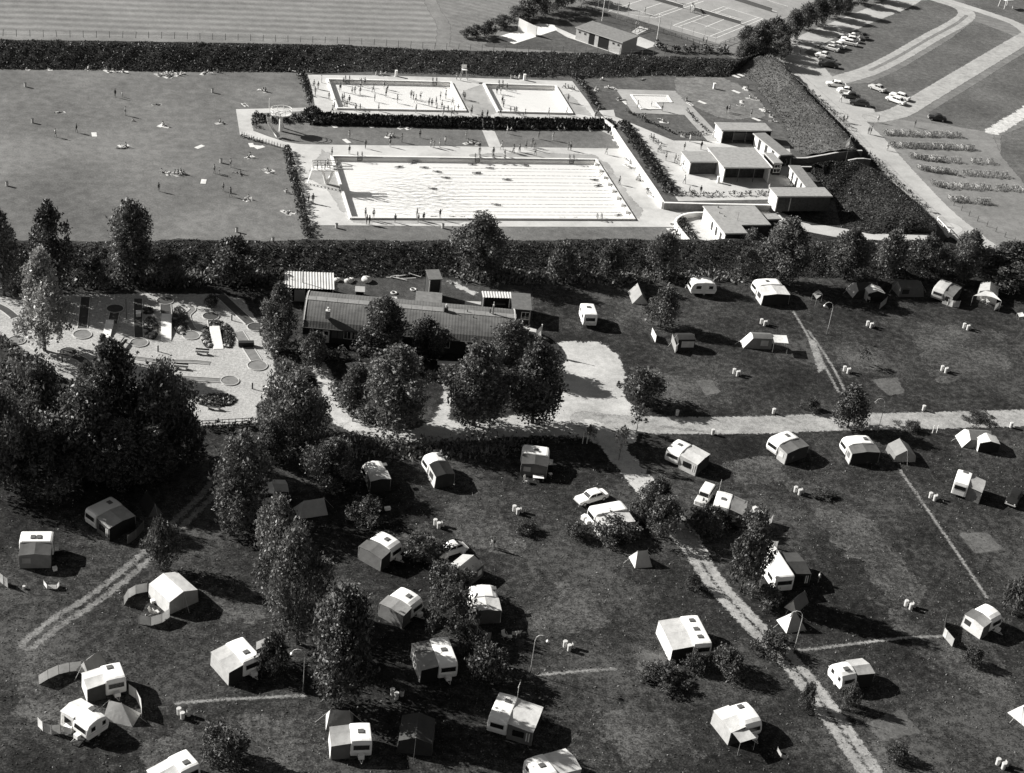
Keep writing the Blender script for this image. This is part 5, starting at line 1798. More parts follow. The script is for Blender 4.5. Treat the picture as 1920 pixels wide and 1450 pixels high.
def tent(label, k, A, B, h, W, e=0.0, cols=(.4, .3, .5, .3), ext=(0.0, 0.0), name='ridge_tent', cat='tent', door=None, win=None, guys=True, porch=None, wallc=None):
    """ridge tent: A, B ends of the ridge; e eave height (0 = panels reach the ground); ext = how far the ends slope outwards at the ground"""
    a, b = P(k, *A, h), P(k, *B, h)
    d = Vector((b.x - a.x, b.y - a.y, 0))
    L = d.length
    d.normalize()
    o = thing(name, label, cat, (a.x, a.y, 0), math.atan2(d.y, d.x))
    hw = W / 2
    m = [canvas(c) for c in cols]
    zb = e if e > 0 else 0.02
    r0, r1 = (0, 0, h), (L, 0, h)
    ea, eb = (ext if e == 0 else (0, 0))
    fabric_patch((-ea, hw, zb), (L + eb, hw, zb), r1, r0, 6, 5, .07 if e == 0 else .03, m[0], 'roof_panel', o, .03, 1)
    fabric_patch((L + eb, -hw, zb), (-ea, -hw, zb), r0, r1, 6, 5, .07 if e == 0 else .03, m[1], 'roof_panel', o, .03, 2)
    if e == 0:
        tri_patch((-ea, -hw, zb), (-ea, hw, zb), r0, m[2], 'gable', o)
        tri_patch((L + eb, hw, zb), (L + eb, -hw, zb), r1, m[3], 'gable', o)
    else:
        wm = [canvas(c) for c in (wallc or (cols[0] * .8, cols[1] * .8))]
        xa, xb = -ext[0], L + ext[1]
        fl = hw + 0.12
        w1 = fabric_patch((xa, fl, 0), (xb, fl, 0), (L, hw, e - .02), (0, hw, e - .02), 6, 3, 0, wm[0], 'wall', o, .04, 3)
        w2 = fabric_patch((xb, -fl, 0), (xa, -fl, 0), (0, -hw, e - .02), (L, -hw, e - .02), 6, 3, 0, wm[1], 'wall', o, .04, 4)
        for x0, x1, mt, s_ in ((0, xa, m[2], -1), (L, xb, m[3], 1)):
            mb = MB()
            mb.add([(x1, -fl, 0), (x1, fl, 0), (x0, hw, e - .02), (x0, 0, h - .02), (x0, -hw, e - .02)], [(0, 1, 2, 3, 4) if s_ < 0 else (4, 3, 2, 1, 0)])
            g_ = mb.build('gable', mt, o)
            if door and door[0] == s_:
                xd = x1 + s_ * .03 if ext[0 if s_ < 0 else 1] == 0 else x1 + s_ * .02
                MB().slab((xd, -.45, .05), (xd, .45, .05), (x0 + s_ * .03, .45, e * .95), (x0 + s_ * .03, -.45, e * .95), .012 * s_).build('doorway', canvas(door[1]), g_)
        if win:
            y = win[0]
            MB().box(L * win[1], L * win[2], min(y * (fl + .0), y * (fl + .02)), max(y * (fl + .0), y * (fl + .02)), .55, e - .25).build('window', canvas(win[3]), w1 if y > 0 else w2)
    if door and e == 0:
        s_ = door[0]
        xx = -ea if s_ < 0 else L + eb
        x_top = (0 if s_ < 0 else L)
        f = .62
        p = lambda y, t: (xx + (x_top - xx) * t + s_ * .012, y, zb + (h - zb) * t)
        MB().add([p(-.35, .02), p(.35, .02), p(.12, f), p(-.12, f)], [(0, 1, 2, 3)]).build('doorway', canvas(door[1]), o)
    if guys:
        rope_m = grey(0.5, tag='guy')
        for x, s_ in ((0, -1), (L, 1)):
            ee = ext[0] if s_ < 0 else ext[1]
            MB().cyl((x, 0, h), (x + s_ * (ee + 1.1), 0, 0.03), .018, .018, 4).build('guy_rope', rope_m, o)
            MB().cyl((x - s_ * .02, 0, 0), (x - s_ * .02, 0, h + .06), .025, .025, 5).build('pole', rope_m, o)
    if porch:                                  # projecting front room: side (+1/-1), x0, x1, depth, roof tones, wall, front
        s_, x0, x1, dp, c1, c2, cw, cf = porch
        y0 = s_ * hw * .25
        y1 = s_ * (hw + dp)
        xm = (x0 + x1) / 2
        zh, ze = h - .08, max(e, 1.55)
        fabric_patch((x0, y0, ze), (xm, y0, zh), (xm, y1, zh - .12), (x0, y1, ze - .1), 4, 5, .03, canvas(c1), 'porch_roof', o, .02, 7)
        fabric_patch((xm, y0, zh), (x1, y0, ze), (x1, y1, ze - .1), (xm, y1, zh - .12), 4, 5, .03, canvas(c2), 'porch_roof', o, .02, 8)
        for x in (x0, x1):
            fabric_patch((x, y1, 0), (x, s_ * hw, 0), (x, s_ * hw, ze - .03), (x, y1, ze - .13), 3, 3, 0, canvas(cw), 'porch_wall', o, .03, 9)
        fabric_patch((x0, y1, 0), (xm, y1, 0), (xm, y1, zh - .15), (x0, y1, ze - .13), 3, 3, 0, canvas(cf), 'porch_front', o, .03, 10)
        fabric_patch((xm, y1, 0), (x1, y1, 0), (x1, y1, ze - .13), (xm, y1, zh - .15), 3, 3, 0, canvas(cf), 'porch_front', o, .03, 11)
    return o


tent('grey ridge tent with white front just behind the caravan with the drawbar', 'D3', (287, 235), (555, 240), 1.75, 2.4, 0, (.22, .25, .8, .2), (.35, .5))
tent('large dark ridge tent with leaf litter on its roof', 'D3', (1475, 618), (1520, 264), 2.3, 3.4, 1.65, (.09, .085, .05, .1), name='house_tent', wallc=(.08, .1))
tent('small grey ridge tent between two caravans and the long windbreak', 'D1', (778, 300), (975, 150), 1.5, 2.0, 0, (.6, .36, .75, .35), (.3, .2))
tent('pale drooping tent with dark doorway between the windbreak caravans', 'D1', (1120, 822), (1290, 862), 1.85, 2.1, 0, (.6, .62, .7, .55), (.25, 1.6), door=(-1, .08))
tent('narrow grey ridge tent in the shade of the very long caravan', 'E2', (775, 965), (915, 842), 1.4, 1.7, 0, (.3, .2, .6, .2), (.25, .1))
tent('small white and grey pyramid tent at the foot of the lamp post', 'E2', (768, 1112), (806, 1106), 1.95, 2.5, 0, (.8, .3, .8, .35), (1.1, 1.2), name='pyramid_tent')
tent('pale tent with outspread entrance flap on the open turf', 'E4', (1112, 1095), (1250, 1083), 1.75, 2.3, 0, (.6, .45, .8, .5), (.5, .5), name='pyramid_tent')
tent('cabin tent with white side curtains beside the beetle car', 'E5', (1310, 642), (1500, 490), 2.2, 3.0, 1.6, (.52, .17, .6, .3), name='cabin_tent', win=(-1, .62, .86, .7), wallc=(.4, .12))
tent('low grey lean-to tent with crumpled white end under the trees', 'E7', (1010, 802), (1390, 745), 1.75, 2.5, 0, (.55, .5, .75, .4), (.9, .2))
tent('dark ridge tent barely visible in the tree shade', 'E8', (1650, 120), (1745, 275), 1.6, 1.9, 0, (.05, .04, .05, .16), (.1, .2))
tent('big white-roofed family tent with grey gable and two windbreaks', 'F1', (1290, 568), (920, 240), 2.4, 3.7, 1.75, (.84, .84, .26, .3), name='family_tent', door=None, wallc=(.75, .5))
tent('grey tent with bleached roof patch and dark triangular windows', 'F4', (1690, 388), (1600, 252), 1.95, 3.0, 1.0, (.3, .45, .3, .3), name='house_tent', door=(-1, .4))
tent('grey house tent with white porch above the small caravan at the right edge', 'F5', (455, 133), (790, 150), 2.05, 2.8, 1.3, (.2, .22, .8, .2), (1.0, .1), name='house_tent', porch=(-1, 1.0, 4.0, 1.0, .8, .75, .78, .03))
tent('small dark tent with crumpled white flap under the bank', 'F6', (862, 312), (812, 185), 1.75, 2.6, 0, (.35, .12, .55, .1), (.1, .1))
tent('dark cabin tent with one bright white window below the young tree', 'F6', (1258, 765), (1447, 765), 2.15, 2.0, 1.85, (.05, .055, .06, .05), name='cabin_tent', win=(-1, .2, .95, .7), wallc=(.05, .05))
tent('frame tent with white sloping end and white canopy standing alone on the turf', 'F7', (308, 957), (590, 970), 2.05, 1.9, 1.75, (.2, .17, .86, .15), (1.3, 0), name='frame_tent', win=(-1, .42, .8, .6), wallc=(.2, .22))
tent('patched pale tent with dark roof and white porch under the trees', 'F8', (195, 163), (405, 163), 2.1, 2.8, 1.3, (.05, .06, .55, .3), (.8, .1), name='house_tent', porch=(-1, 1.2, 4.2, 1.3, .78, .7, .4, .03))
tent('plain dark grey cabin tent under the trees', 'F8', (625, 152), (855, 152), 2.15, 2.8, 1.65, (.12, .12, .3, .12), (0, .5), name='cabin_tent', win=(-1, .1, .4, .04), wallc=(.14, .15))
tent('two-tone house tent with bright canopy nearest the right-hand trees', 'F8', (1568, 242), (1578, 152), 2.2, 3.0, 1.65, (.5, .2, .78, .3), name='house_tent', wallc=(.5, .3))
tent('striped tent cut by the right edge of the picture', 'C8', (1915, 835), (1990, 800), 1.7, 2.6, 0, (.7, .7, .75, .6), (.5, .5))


def canopy(label, k, pts, z, mat):
    q = [P(k, x, y, z) for x, y in pts]
    o = thing('canopy', label, 'canopy', (q[0].x, q[0].y, 0))
    l = [p - Vector((q[0].x, q[0].y, 0)) for p in q]
    fabric_patch(l[0], l[1], l[2], l[3], 6, 5, -.08, mat, 'cloth', o, .04, 3)
    for p in l:
        MB().cyl((p.x, p.y, 0), (p.x, p.y, p.z), .025, .025, 5).build('pole', grey(0.4, tag='rail'), o)
    return o


canopy('white rippled canopy at the side of the lone frame tent', 'F7', [(595, 975), (800, 985), (830, 1100), (625, 1085)], 1.85, canvas(.8))
canopy('square pale tarpaulin on poles among the tents under the bank', 'F7', [(1175, 390), (1258, 328), (1318, 395), (1228, 465)], 1.3, canvas(.4))
canopy('bright white canopy in front of the two-tone house tent', 'F8', [(1400, 300), (1565, 230), (1690, 355), (1560, 300)], 1.9, canvas(.8))
canopy('small white sheet on poles at the far right under the trees', 'F8', [(1850, 480), (1905, 470), (1930, 510), (1870, 520)], .6, canvas(.8))
canopy('small porch canopy at the front of the jutting flap caravan', 'D7', [(600, 800), (870, 715), (1035, 900), (750, 990)], 1.8, canvas(.55))


def windbreak(label, k, pts, h=1.15, tones=(.5,), sub=1):
    q = [P(k, x, y, 0) for x, y in pts]
    o = thing('windbreak', label, 'windbreak', q[0])
    for i, (a, b) in enumerate(zip(q[:-1], q[1:])):
        a, b = a - q[0], b - q[0]
        up = Vector((0, 0, h))
        fabric_patch(a, b, b + up, a + up, 4, 3, .03, canvas(tones[min(i, len(tones) - 1)]), 'panel', o, .02, i)
    for p in q:
        p = p - q[0]
        MB().cyl((p.x, p.y, 0), (p.x, p.y, h + .08), .025, .025, 5).build('pole', grey(0.25, tag='pole'), o)
    return o


windbreak('long pale five-panel windbreak curving from the small grey tent', 'D1', [(165, 608), (290, 532), (435, 467), (585, 432), (745, 415)], 1.25, (.5, .46, .43, .42))
windbreak('bright curved windbreak right of the windbreak caravans', 'D1', [(1390, 735), (1485, 800), (1555, 940), (1565, 1068)], 1.35, (.75,))
windbreak('four-panel windbreak at the far left bottom, first panel white', 'D1', [(150, 1170), (222, 1246), (340, 1290), (465, 1276)], 1.25, (.8, .5, .38))
windbreak('pale folded windbreak behind the big white-roofed tent', 'F1', [(215, 822), (290, 692), (430, 612), (640, 572), (740, 640)], 1.25, (.4, .5, .36, .16))
windbreak('low pale windbreak in front of the big white-roofed tent', 'F1', [(480, 1155), (700, 1187), (900, 1132), (1040, 1030)], 1.25, (.42, .4, .42))
windbreak('curved windbreak at the right edge, pale and black panels', 'E1', [(320, 690), (280, 950), (340, 1020), (465, 1172)], 1.2, (.04, .6, .42))
windbreak('dark striped windbreak in front of the shaded grey caravan', 'E8', [(1435, 722), (1530, 660), (1618, 560)], 1.25, (.14, .13))
windbreak('white crumpled windbreak behind the very long caravan', 'E2', [(400, 275), (470, 300), (530, 320), (572, 318)], 1.1, (.82,))
windbreak('white windbreak near the litter beside the light off-road car', 'E3', [(1450, 990), (1560, 930), (1602, 860)], 1.3, (.8, .75))
windbreak('sun-flecked windbreak below the bush-covered white awning', 'D4', [(1400, 700), (1490, 838), (1630, 862)], 1.15, (.75, .4))
windbreak('white curved windbreak left of the dark cabin tent', 'F6', [(965, 762), (1012, 856)], 1.2, (.85,))
windbreak('pale windbreak joined to the dark cabin tent', 'F6', [(1190, 840), (1235, 975), (1270, 930)], 1.3, (.35, .8))
windbreak('white curved windbreak in front of the shaded grey caravan awning', 'F8', [(1080, 340), (1130, 402), (1180, 418), (1250, 422)], 1.2, (.75, .8, .6))
windbreak('pale windbreak at the far left edge', 'E8', [(-20, 1130), (40, 1180), (90, 1215)], 1.3, (.5, .4))
windbreak('low white cloth stretched on the dark turf near the left edge', 'E8', [(490, 1175), (530, 1228), (640, 1228), (668, 1190)], .6, (.82, .84, .8))
windbreak('small pale screen under the patched tent', 'F8', [(430, 440), (500, 380)], 1.2, (.3,))
windbreak('grey screen at the side of the two-tone house tent', 'F8', [(1610, 455), (1670, 430)], 1.3, (.4,))
windbreak('white sheet on the ground in front of the jutting flap caravan', 'D7', [(1410, 1130), (1480, 1260), (1590, 1290)], .5, (.4,))
windbreak('white flap behind the pale two-tone awning caravan', 'D2', [(1150, 470), (1330, 390), (1470, 330)], 1.1, (.8,))

# ================================================================== CARS
def car(label, k, front, rear, v=0.8, kind='saloon', roofv=None, name='parked_car', group=None, L=None, bonnet=None):
    a, b = P(k, *front, .75), P(k, *rear, .75)
    d = Vector((b.x - a.x, b.y - a.y, 0))
    mid = Vector(((a.x + b.x) / 2, (a.y + b.y) / 2, 0))
    L = L or max(3.7, min(4.5, d.length))
    d.normalize()
    o = thing(name, label, 'car', mid - d * L / 2, math.atan2(d.y, d.x), group)      # x: front -> rear
    hw = 0.78
    pm = grey(v, .05, 1, .3, 0, 18, .5, 'car_paint')
    rm = grey(roofv, .05, 1, .3, 0, 18, .5, 'car_paint') if roofv is not None else pm
    if kind == 'beetle':
        lo = [(0.05, .35), (0.02, .5), (0.25, .72), (0.75, .92), (1.25, .98), (2.9, 1.0), (3.5, .86), (L - .12, .6), (L - .02, .42), (L - .1, .32)]
        cab = [(1.2, .96), (1.62, 1.36), (2.1, 1.5), (2.6, 1.46), (3.1, 1.22), (3.45, .9)]
        ws, rw_ = (0, 1), (3, 4)
    elif kind == 'offroad':
        lo = [(0, .4), (0, 1.0), (0.1, 1.08), (1.25, 1.15), (L, 1.2), (L, .45)]
        cab = [(1.25, 1.13), (1.45, 1.75), (1.6, 1.85), (L - .12, 1.88), (L - .02, 1.75), (L - .02, 1.18)]
        ws, rw_ = (0, 1), (4, 5)
    else:
        lo = [(0.03, .32), (0, .5), (0.05, .72), (0.2, .82), (1.35, .90), (L - 1.1, .92), (L - .1, .86), (L, .72), (L, .5), (L - .05, .34)]
        cab = [(1.2, .89), (1.72, 1.34), (1.95, 1.42), (L - 1.35, 1.41), (L - 1.15, 1.34), (L - .72, .91)]
        ws, rw_ = (0, 1), (4, 5)

    def extr(pr, secs, name_, mt):
        bm = bmesh.new()
        rows = []
        for y, inset, drop in secs:
            c_ = L / 2
            rows.append([bm.verts.new((c_ + (x - c_) * (1 - inset), y, z - drop * max(0, (z - .35)))) for x, z in pr])
        for r0, r1 in zip(rows[:-1], rows[1:]):
            for i in range(len(pr)):
                j = (i + 1) % len(pr)
                bm.faces.new((r0[i], r0[j], r1[j], r1[i]))
        bm.faces.new(rows[0])
        bm.faces.new(list(reversed(rows[-1])))
        bmesh.ops.recalc_face_normals(bm, faces=bm.faces)
        me_ = bpy.data.meshes.new(name_)
        bm.to_mesh(me_)
        bm.free()
        me_.materials.append(mt)
        return link(name_, me_, o)
    extr(lo, [(-hw, .05, .1), (-hw + .1, 0, .02), (0, -.01, -.02), (hw - .1, 0, .02), (hw, .05, .1)], 'body', pm)
    t1 = 0.62 if kind != 'offroad' else 0.70
    extr(cab, [(-t1, .02, .02), (-t1 + .1, 0, 0), (0, 0, -.01), (t1 - .1, 0, 0), (t1, .02, .02)], 'cabin', rm)
    gl = glass(.02)

    def seg_glass(i, j, nm):
        p, q = Vector((cab[i][0], 0, cab[i][1])), Vector((cab[j][0], 0, cab[j][1]))
        s_, e_ = p.lerp(q, .14), p.lerp(q, .9)
        nn = Vector((-(q - p).z, 0, (q - p).x)).normalized()
        if nn.z < 0:
            nn = -nn
        v_ = [Vector((s_.x, -t1 + .08, s_.z)), Vector((s_.x, t1 - .08, s_.z)), Vector((e_.x, t1 - .12, e_.z)), Vector((e_.x, -t1 + .12, e_.z))]
        v_ = [p_ + nn * .012 for p_ in v_]
        MB().add(v_ + [p_ + nn * .012 for p_ in v_], [(0, 1, 2, 3), (7, 6, 5, 4), (0, 4, 5, 1), (1, 5, 6, 2), (2, 6, 7, 3), (3, 7, 4, 0)]).build(nm, gl, o)
    seg_glass(*ws, 'windscreen')
    seg_glass(*rw_, 'rear_window')
    xa, xb = cab[1][0], cab[-2][0]
    zt = max(z for _, z in cab) - .12
    zl = cab[0][1] + .05
    xm = (xa + xb) / 2
    for s_ in (-1, 1):
        y = s_ * (t1 + .004)
        for q0, q1, lean0, lean1 in ((xa - .22, xm - .05, .25, 0), (xm + .05, xb + .25, 0, -.3)):
            v_ = [(q0, y, zl), (q1, y, zl), (q1 + lean1, y, zt), (q0 + lean0, y, zt)]
            MB().slab(*(v_ if s_ < 0 else v_[::-1]), .012).build('side_window', gl, o)
        for x in ((.72, L - .78) if kind != 'beetle' else (.75, L - .82)):
            wl = MB().cyl((x, s_ * (hw - .16), .3), (x, s_ * (hw + .015), .3), .3, .3, 14).build('wheel', grey(.025, tag='rubber'), o)
            MB().cyl((x, s_ * (hw + .016), .3), (x, s_ * (hw + .026), .3), .17, .17, 10).build('hubcap', grey(.5, tag='hub'), wl)
            if kind == 'beetle':
                MB().ball((x, s_ * (hw - .08), .42), .42, 10, 6).build('wing', pm, o, True)
        MB().cyl((-.01, s_ * .55, .66), (.06, s_ * .55, .66), .1, .1, 10).build('headlight', grey(.6, tag='lamp_glass'), o)
    for x0_, x1_ in ((-.08, -.005), (L + .005, L + .08)):
        MB().box(x0_, x1_, -.72, .72, .42, .54).build('bumper', grey(.45, .1, 1, .25, tag='chrome'), o)
    if bonnet is not None:
        MB().slab((.2, -.6, .84), (1.25, -.6, .915), (1.25, .6, .915), (.2, .6, .84), .015).build('bonnet', grey(bonnet, tag='car_paint'), o)
    return o


car('white saloon car parked on the turf above the white caravan', 'E4', (240, 365), (665, 240), .85, L=4.5)
car('white beetle-shaped car beside the cabin tent', 'E5', (1105, 455), (1385, 365), .78, 'beetle', L=4.05)
car('light off-road car with pale roof beside the aerial caravan', 'E3', (315, 520), (470, 285), .6, 'offroad', .75, L=3.9)
car('black car with pale windscreen at the right edge of the campsite', 'F5', (1090, 1235), (1205, 1020), .02, L=4.3)
GP = 'cars in the parking field'
for fr_, re_, v, kd, lb in (((785, 178), (955, 215), .8, 'saloon', 'white car at the far end of the upper parking row'),
                     ((700, 215), (1005, 262), .82, 'saloon', 'white car second from the far end of the upper parking row'),
                     ((690, 255), (950, 312), .82, 'saloon', 'white car third from the far end of the upper parking row'),
                     ((555, 285), (790, 350), .82, 'saloon', 'white car in the middle of the upper parking row'),
                     ((445, 328), (690, 388), .82, 'saloon', 'white car just uphill of the small white rounded car'),
                     ((362, 430), (582, 490), .82, 'beetle', 'small white rounded car next to the two dark cars'),
                     ((415, 492), (640, 545), .12, 'saloon', 'dark grey car between the white rounded car and the black car'),
                     ((388, 560), (700, 612), .02, 'saloon', 'black car at the near end of the upper parking row'),
                     ((935, 160), (1070, 222), .06, 'saloon', 'dark car half hidden behind the far end of the upper row'),
                     ((512, 842), (790, 880), .84, 'saloon', 'white car at the road end of the lower parking row'),
                     ((672, 928), (880, 968), .84, 'beetle', 'white car second in the lower parking row'),
                     ((735, 1000), (985, 1040), .03, 'saloon', 'black car with pale bonnet in the lower parking row'),
                     ((835, 1098), (1110, 1135), .03, 'saloon', 'black car at the near end of the lower parking row'),
                     ((1118, 872), (1330, 950), .55, 'saloon', 'light grey car standing alone between the lower row and the field'),
                     ((1395, 985), (1675, 1070), .82, 'saloon', 'white car behind the other of the pair on the grass'),
                     ((1350, 1035), (1612, 1128), .84, 'saloon', 'white car in front of the other of the pair on the grass')):
    car(lb, 'G2', fr_, re_, v, kd, group=GP, bonnet=.55 if 'bonnet' in lb else None)
car('black car alone beside the bicycle yard', 'G3', (775, 45), (990, 75), .015, group=GP)


# ================================================================== SMALL CAMPSITE FURNITURE
BIN_W = paint(.55)
bin_proto = MB().cyl((0, 0, .02), (0, 0, .80), .22, .25, 12).mesh('drum', BIN_W)
lid_proto = MB().cyl((0, 0, .801), (0, 0, .87), .27, .24, 12).mesh('lid', BIN_W)
lid_dark = MB().cyl((0, 0, .801), (0, 0, .85), .24, .24, 12).mesh('lid', grey(.05, tag='dark_metal'))


def litter_bin(loc, label, group=None, dark=False):
    o = thing('litter_bin', label, 'litter bin', loc, random.random() * 6, group)
    link('drum', bin_proto, o)
    link('lid', lid_dark if dark else lid_proto, o)


TRIOS = [(744, 1306, 'beside the dark ridge tent'), (1067, 1216, 'between the lamp post and the three-hatch caravan'), (344, 1343, 'right of the windbreaks'), (823, 987, 'above the beetle car'),
         (971, 961, 'left of the white saloon car'), (1498, 925, 'on the open turf below the camp road'), (1751, 936, 'beside the worn line at the right'), (1706, 1139, 'above the right-hand windbreak caravan'),
         (1879, 1437, 'in the bottom right corner'), (1632, 613, 'on the upper turf below the cabin tents'), (1813, 617, 'on the upper turf near the right edge'), (1589, 698, 'beside the bare pitch above the camp road'),
         (1772, 697, 'above the right part of the camp road'), (1433, 609, 'above the lone frame tent'), (1382, 703, 'below the lone frame tent')]
for x, y, wh in TRIOS:
    c = P('0', x, y)
    for i, (ax, ay, wd) in enumerate(((-.5, .2, 'left'), (.5, .22, 'right'), (.0, -.45, 'front'))):
        litter_bin(c + rgt0 * ax + Vector((fwd.x, fwd.y, 0)) * ay, wd + ' white drum of the bin trio ' + wh, 'bin trio ' + wh, i == 1)
for x, y, lb in ((1269, 779, 'single white bin above the camp road near the bush'), (1450, 776, 'single white bin above the camp road, left of the round tree'), (1336, 815, 'single white bin below the camp road'),
                 (1731, 770, 'single white bin above the camp road, right part'), (1895, 802, 'single white bin at the right end of the camp road'), (1615, 807, 'single white bin at the foot of the round tree')):
    litter_bin(P('0', x, y), lb)


def lamp_post(x, y, label, az, h=5.6):
    o = thing('street_lamp', label, 'street lamp', P('0', x, y), az)
    m_ = grey(.45, tag='rail')
    MB().cyl((0, 0, 0), (0, 0, 1.0), .09, .07, 8).build('base', grey(.12, tag='dark_metal'), o)
    pts = [(0, 0, 1.0), (0, 0, h - .9), (.12, 0, h - .35), (.4, 0, h - .05), (.8, 0, h), (1.15, 0, h - .15), (1.35, 0, h - .5)]
    MB().tube(pts, .045, 6).build('pole', m_, o)
    MB().ball((1.35, 0, h - .72), .2, 10, 6, 0, .9).cyl((1.35, 0, h - .62), (1.35, 0, h - .48), .12, .05, 8).build('globe', WHITE, o, True)
    return o


lamp_post(994, 1264, 'lamp post between the aerial caravan and the bin trio', -.3)
lamp_post(568, 1296, 'lamp post left of the tall trees in the middle row', math.pi - .3)
lamp_post(1489, 1219, 'lamp post beside the white and grey pyramid tent', math.pi - .3)
lamp_post(1550, 627, 'lamp post on the upper turf beside the worn line', math.pi - .3)
lamp_post(1645, 812, 'lamp post between the round tree and the camp road', math.pi - .3)


def flagpole(k, x, y, label, h, flagv):
    o = thing('flagpole', label, 'flagpole', P(k, x, y))
    MB().cyl((0, 0, 0), (0, 0, h), .08, .045, 8).build('pole', WHITE, o)
    MB().ball((0, 0, h), .1, 8, 5).build('finial', WHITE, o)
    if flagv is not None:
        mb = MB()
        for j in range(9):
            t = j / 8
            for i_ in range(5):
                u = i_ / 4
                mb.v.append((-.06 - .75 * u * (.4 + .6 * (1 - t) ** .5), .09 * math.sin(5 * t + 4 * u), h - .2 - 2.1 * t - .9 * u * (1 - .3 * t)))
        for j in range(8):
            for i_ in range(4):
                q = j * 5 + i_
                mb.f.append((q, q + 1, q + 6, q + 5))
                mb.mi.append(0 if j < 3 or j > 5 else 1)
        mb.build('flag', [canvas(flagv), canvas(.75)], o)
    return o


flagpole('G4', 1525, 745, 'white flagpole with hanging flag at the bathing entrance', 5.6, .4)
flagpole('G6', 1715, 1165, 'white flagpole with hanging flag at the sandy yard', 4.6, .3)
for x, lb, y, h in ((425, 'tall white mast beside the clubhouse roof', 190, 8.5), (915, 'tall white floodlight mast beside the clubhouse path', 385, 6.5)):
    o = thing('mast', lb, 'mast', P('H7', x, y))
    MB().cyl((0, 0, 0), (0, 0, h), .1, .07, 8).build('pole', WHITE, o)
    MB().box(-.3, .3, -.1, .1, h, h + .12).build('crossarm', WHITE, o)
for x, y, h in ((390, 75, 5), (480, 120, 5), (565, 160, 4)):
    o = MB().cyl((0, 0, 0), (0, 0, h), .05, .05, 6).box(-.02, .02, -.02, .02, h, h + .05).build('fence_mast', grey(.35, tag='rail'))
    o.location = P('H7', x, y)
    tag(o, 'thin grey post of the high netting at the near end of the tennis court', 'post', 'netting posts of the tennis court')
o = thing('notice_board', 'small white sign on two posts below the camp road', 'sign', P('0', 1752, 812), .1)
for x in (-.35, .35):
    MB().cyl((x, 0, 0), (x, 0, 1.3), .06, .06, 6).build('post', WHITE, o)
o = thing('goalpost', 'pair of white posts at the corner of the track by the yard', 'posts', P('0', 1096, 832), 0)
for x in (-.3, .3):
    MB().cyl((x, 0, 0), (x, 0, 1.8), .05, .05, 6).build('post', WHITE, o)
# white frame play equipment in the field at the top right
o = thing('climbing_frame', 'white climbing frame at the top right corner', 'climbing frame', P('0', 1885, 14), .3)
mb = MB()
for x in (-1.3, 1.3):
    for y in (-.9, .9):
        MB().cyl((x * 1.2, y * 1.2, 0), (x, y, 3.0), .09, .09, 6).build('leg', WHITE, o)
MB().box(-1.5, 1.5, -1.0, 1.0, 2.1, 2.25).build('deck', WHITE, o)
mb.tube([(-1.3, -.9, 3), (1.3, -.9, 3), (1.3, .9, 3), (-1.3, .9, 3), (-1.3, -.9, 3)], .08, 5).build('rail', WHITE, o)
# clothes-line style yard things, furniture beside tents
for lb, k, x, y, dims, v, cat, nm, rz in (('low white camping table in front of the black-doored awning', 'F2', 600, 790, (1.4, .7, .55), .8, 'table', 'camping_table', -.2),
                                  ('small white stool right of the black-doored awning', 'F2', 800, 730, (.4, .4, .5), .8, 'stool', 'stool', .2),
                                  ('small white cool box under the tree-shaded caravan', 'E6', 668, 1185, (.7, .45, .35), .85, 'cool box', 'cool_box', .1),
                                  ('white box beside the left-edge grey awning', 'E8', 618, 1015, (.45, .45, .4), .8, 'box', 'cool_box', .3),
                                  ('small pale bucket on the dark turf at the left edge', 'E8', 270, 1222, (.35, .35, .35), .5, 'bucket', 'bucket', .3),
                                  ('white camp bed beside the aerial caravan and off-road car', 'E3', 1340, 710, (1.9, .6, .4), .75, 'camp bed', 'camp_bed', -.2),
                                  ('pale box beside the flat grey awning', 'E3', 1290, 640, (.5, .4, .5), .6, 'box', 'cool_box', .4),
                                  ('small white bag in front of the big white-roofed tent', 'F1', 755, 760, (.7, .4, .35), .8, 'bag', 'bag', .3),
                                  ('white gas locker standing left of the lowest windbreak caravan', 'D1', 575, 1240, (.8, .6, .8), .82, 'box', 'storage_box', -.5),
                                  ('white skirting box left of the white caravan with hidden awning', 'E4', 340, 640, (.7, .5, .6), .8, 'box', 'storage_box', .6)):
    o = thing(nm, lb, cat, P(k, x, y), rz)
    dx, dy, dz = dims
    if 'table' in nm or 'bed' in nm or nm == 'stool':
        MB().box(-dx / 2, dx / 2, -dy / 2, dy / 2, dz - .06, dz).build('top', grey(v, tag='junk'), o)
        for sx in (-1, 1):
            for sy in (-1, 1):
                MB().cyl((sx * (dx / 2 - .06), sy * (dy / 2 - .06), 0), (sx * (dx / 2 - .12), sy * (dy / 2 - .1), dz - .06), .02, .02, 5).build('leg', grey(.4, tag='rail'), o)
    elif nm == 'bucket':
        MB().cyl((0, 0, 0), (0, 0, dz), dx * .4, dx * .5, 10).build('body', grey(v, tag='junk'), o)
    else:
        MB().box(-dx / 2, dx / 2, -dy / 2, dy / 2, 0, dz * .75).build('body', grey(v, tag='junk'), o)
        MB().box(-dx / 2 - .02, dx / 2 + .02, -dy / 2 - .02, dy / 2 + .02, dz * .75 + .002, dz).build('lid', grey(v, tag='junk'), o)


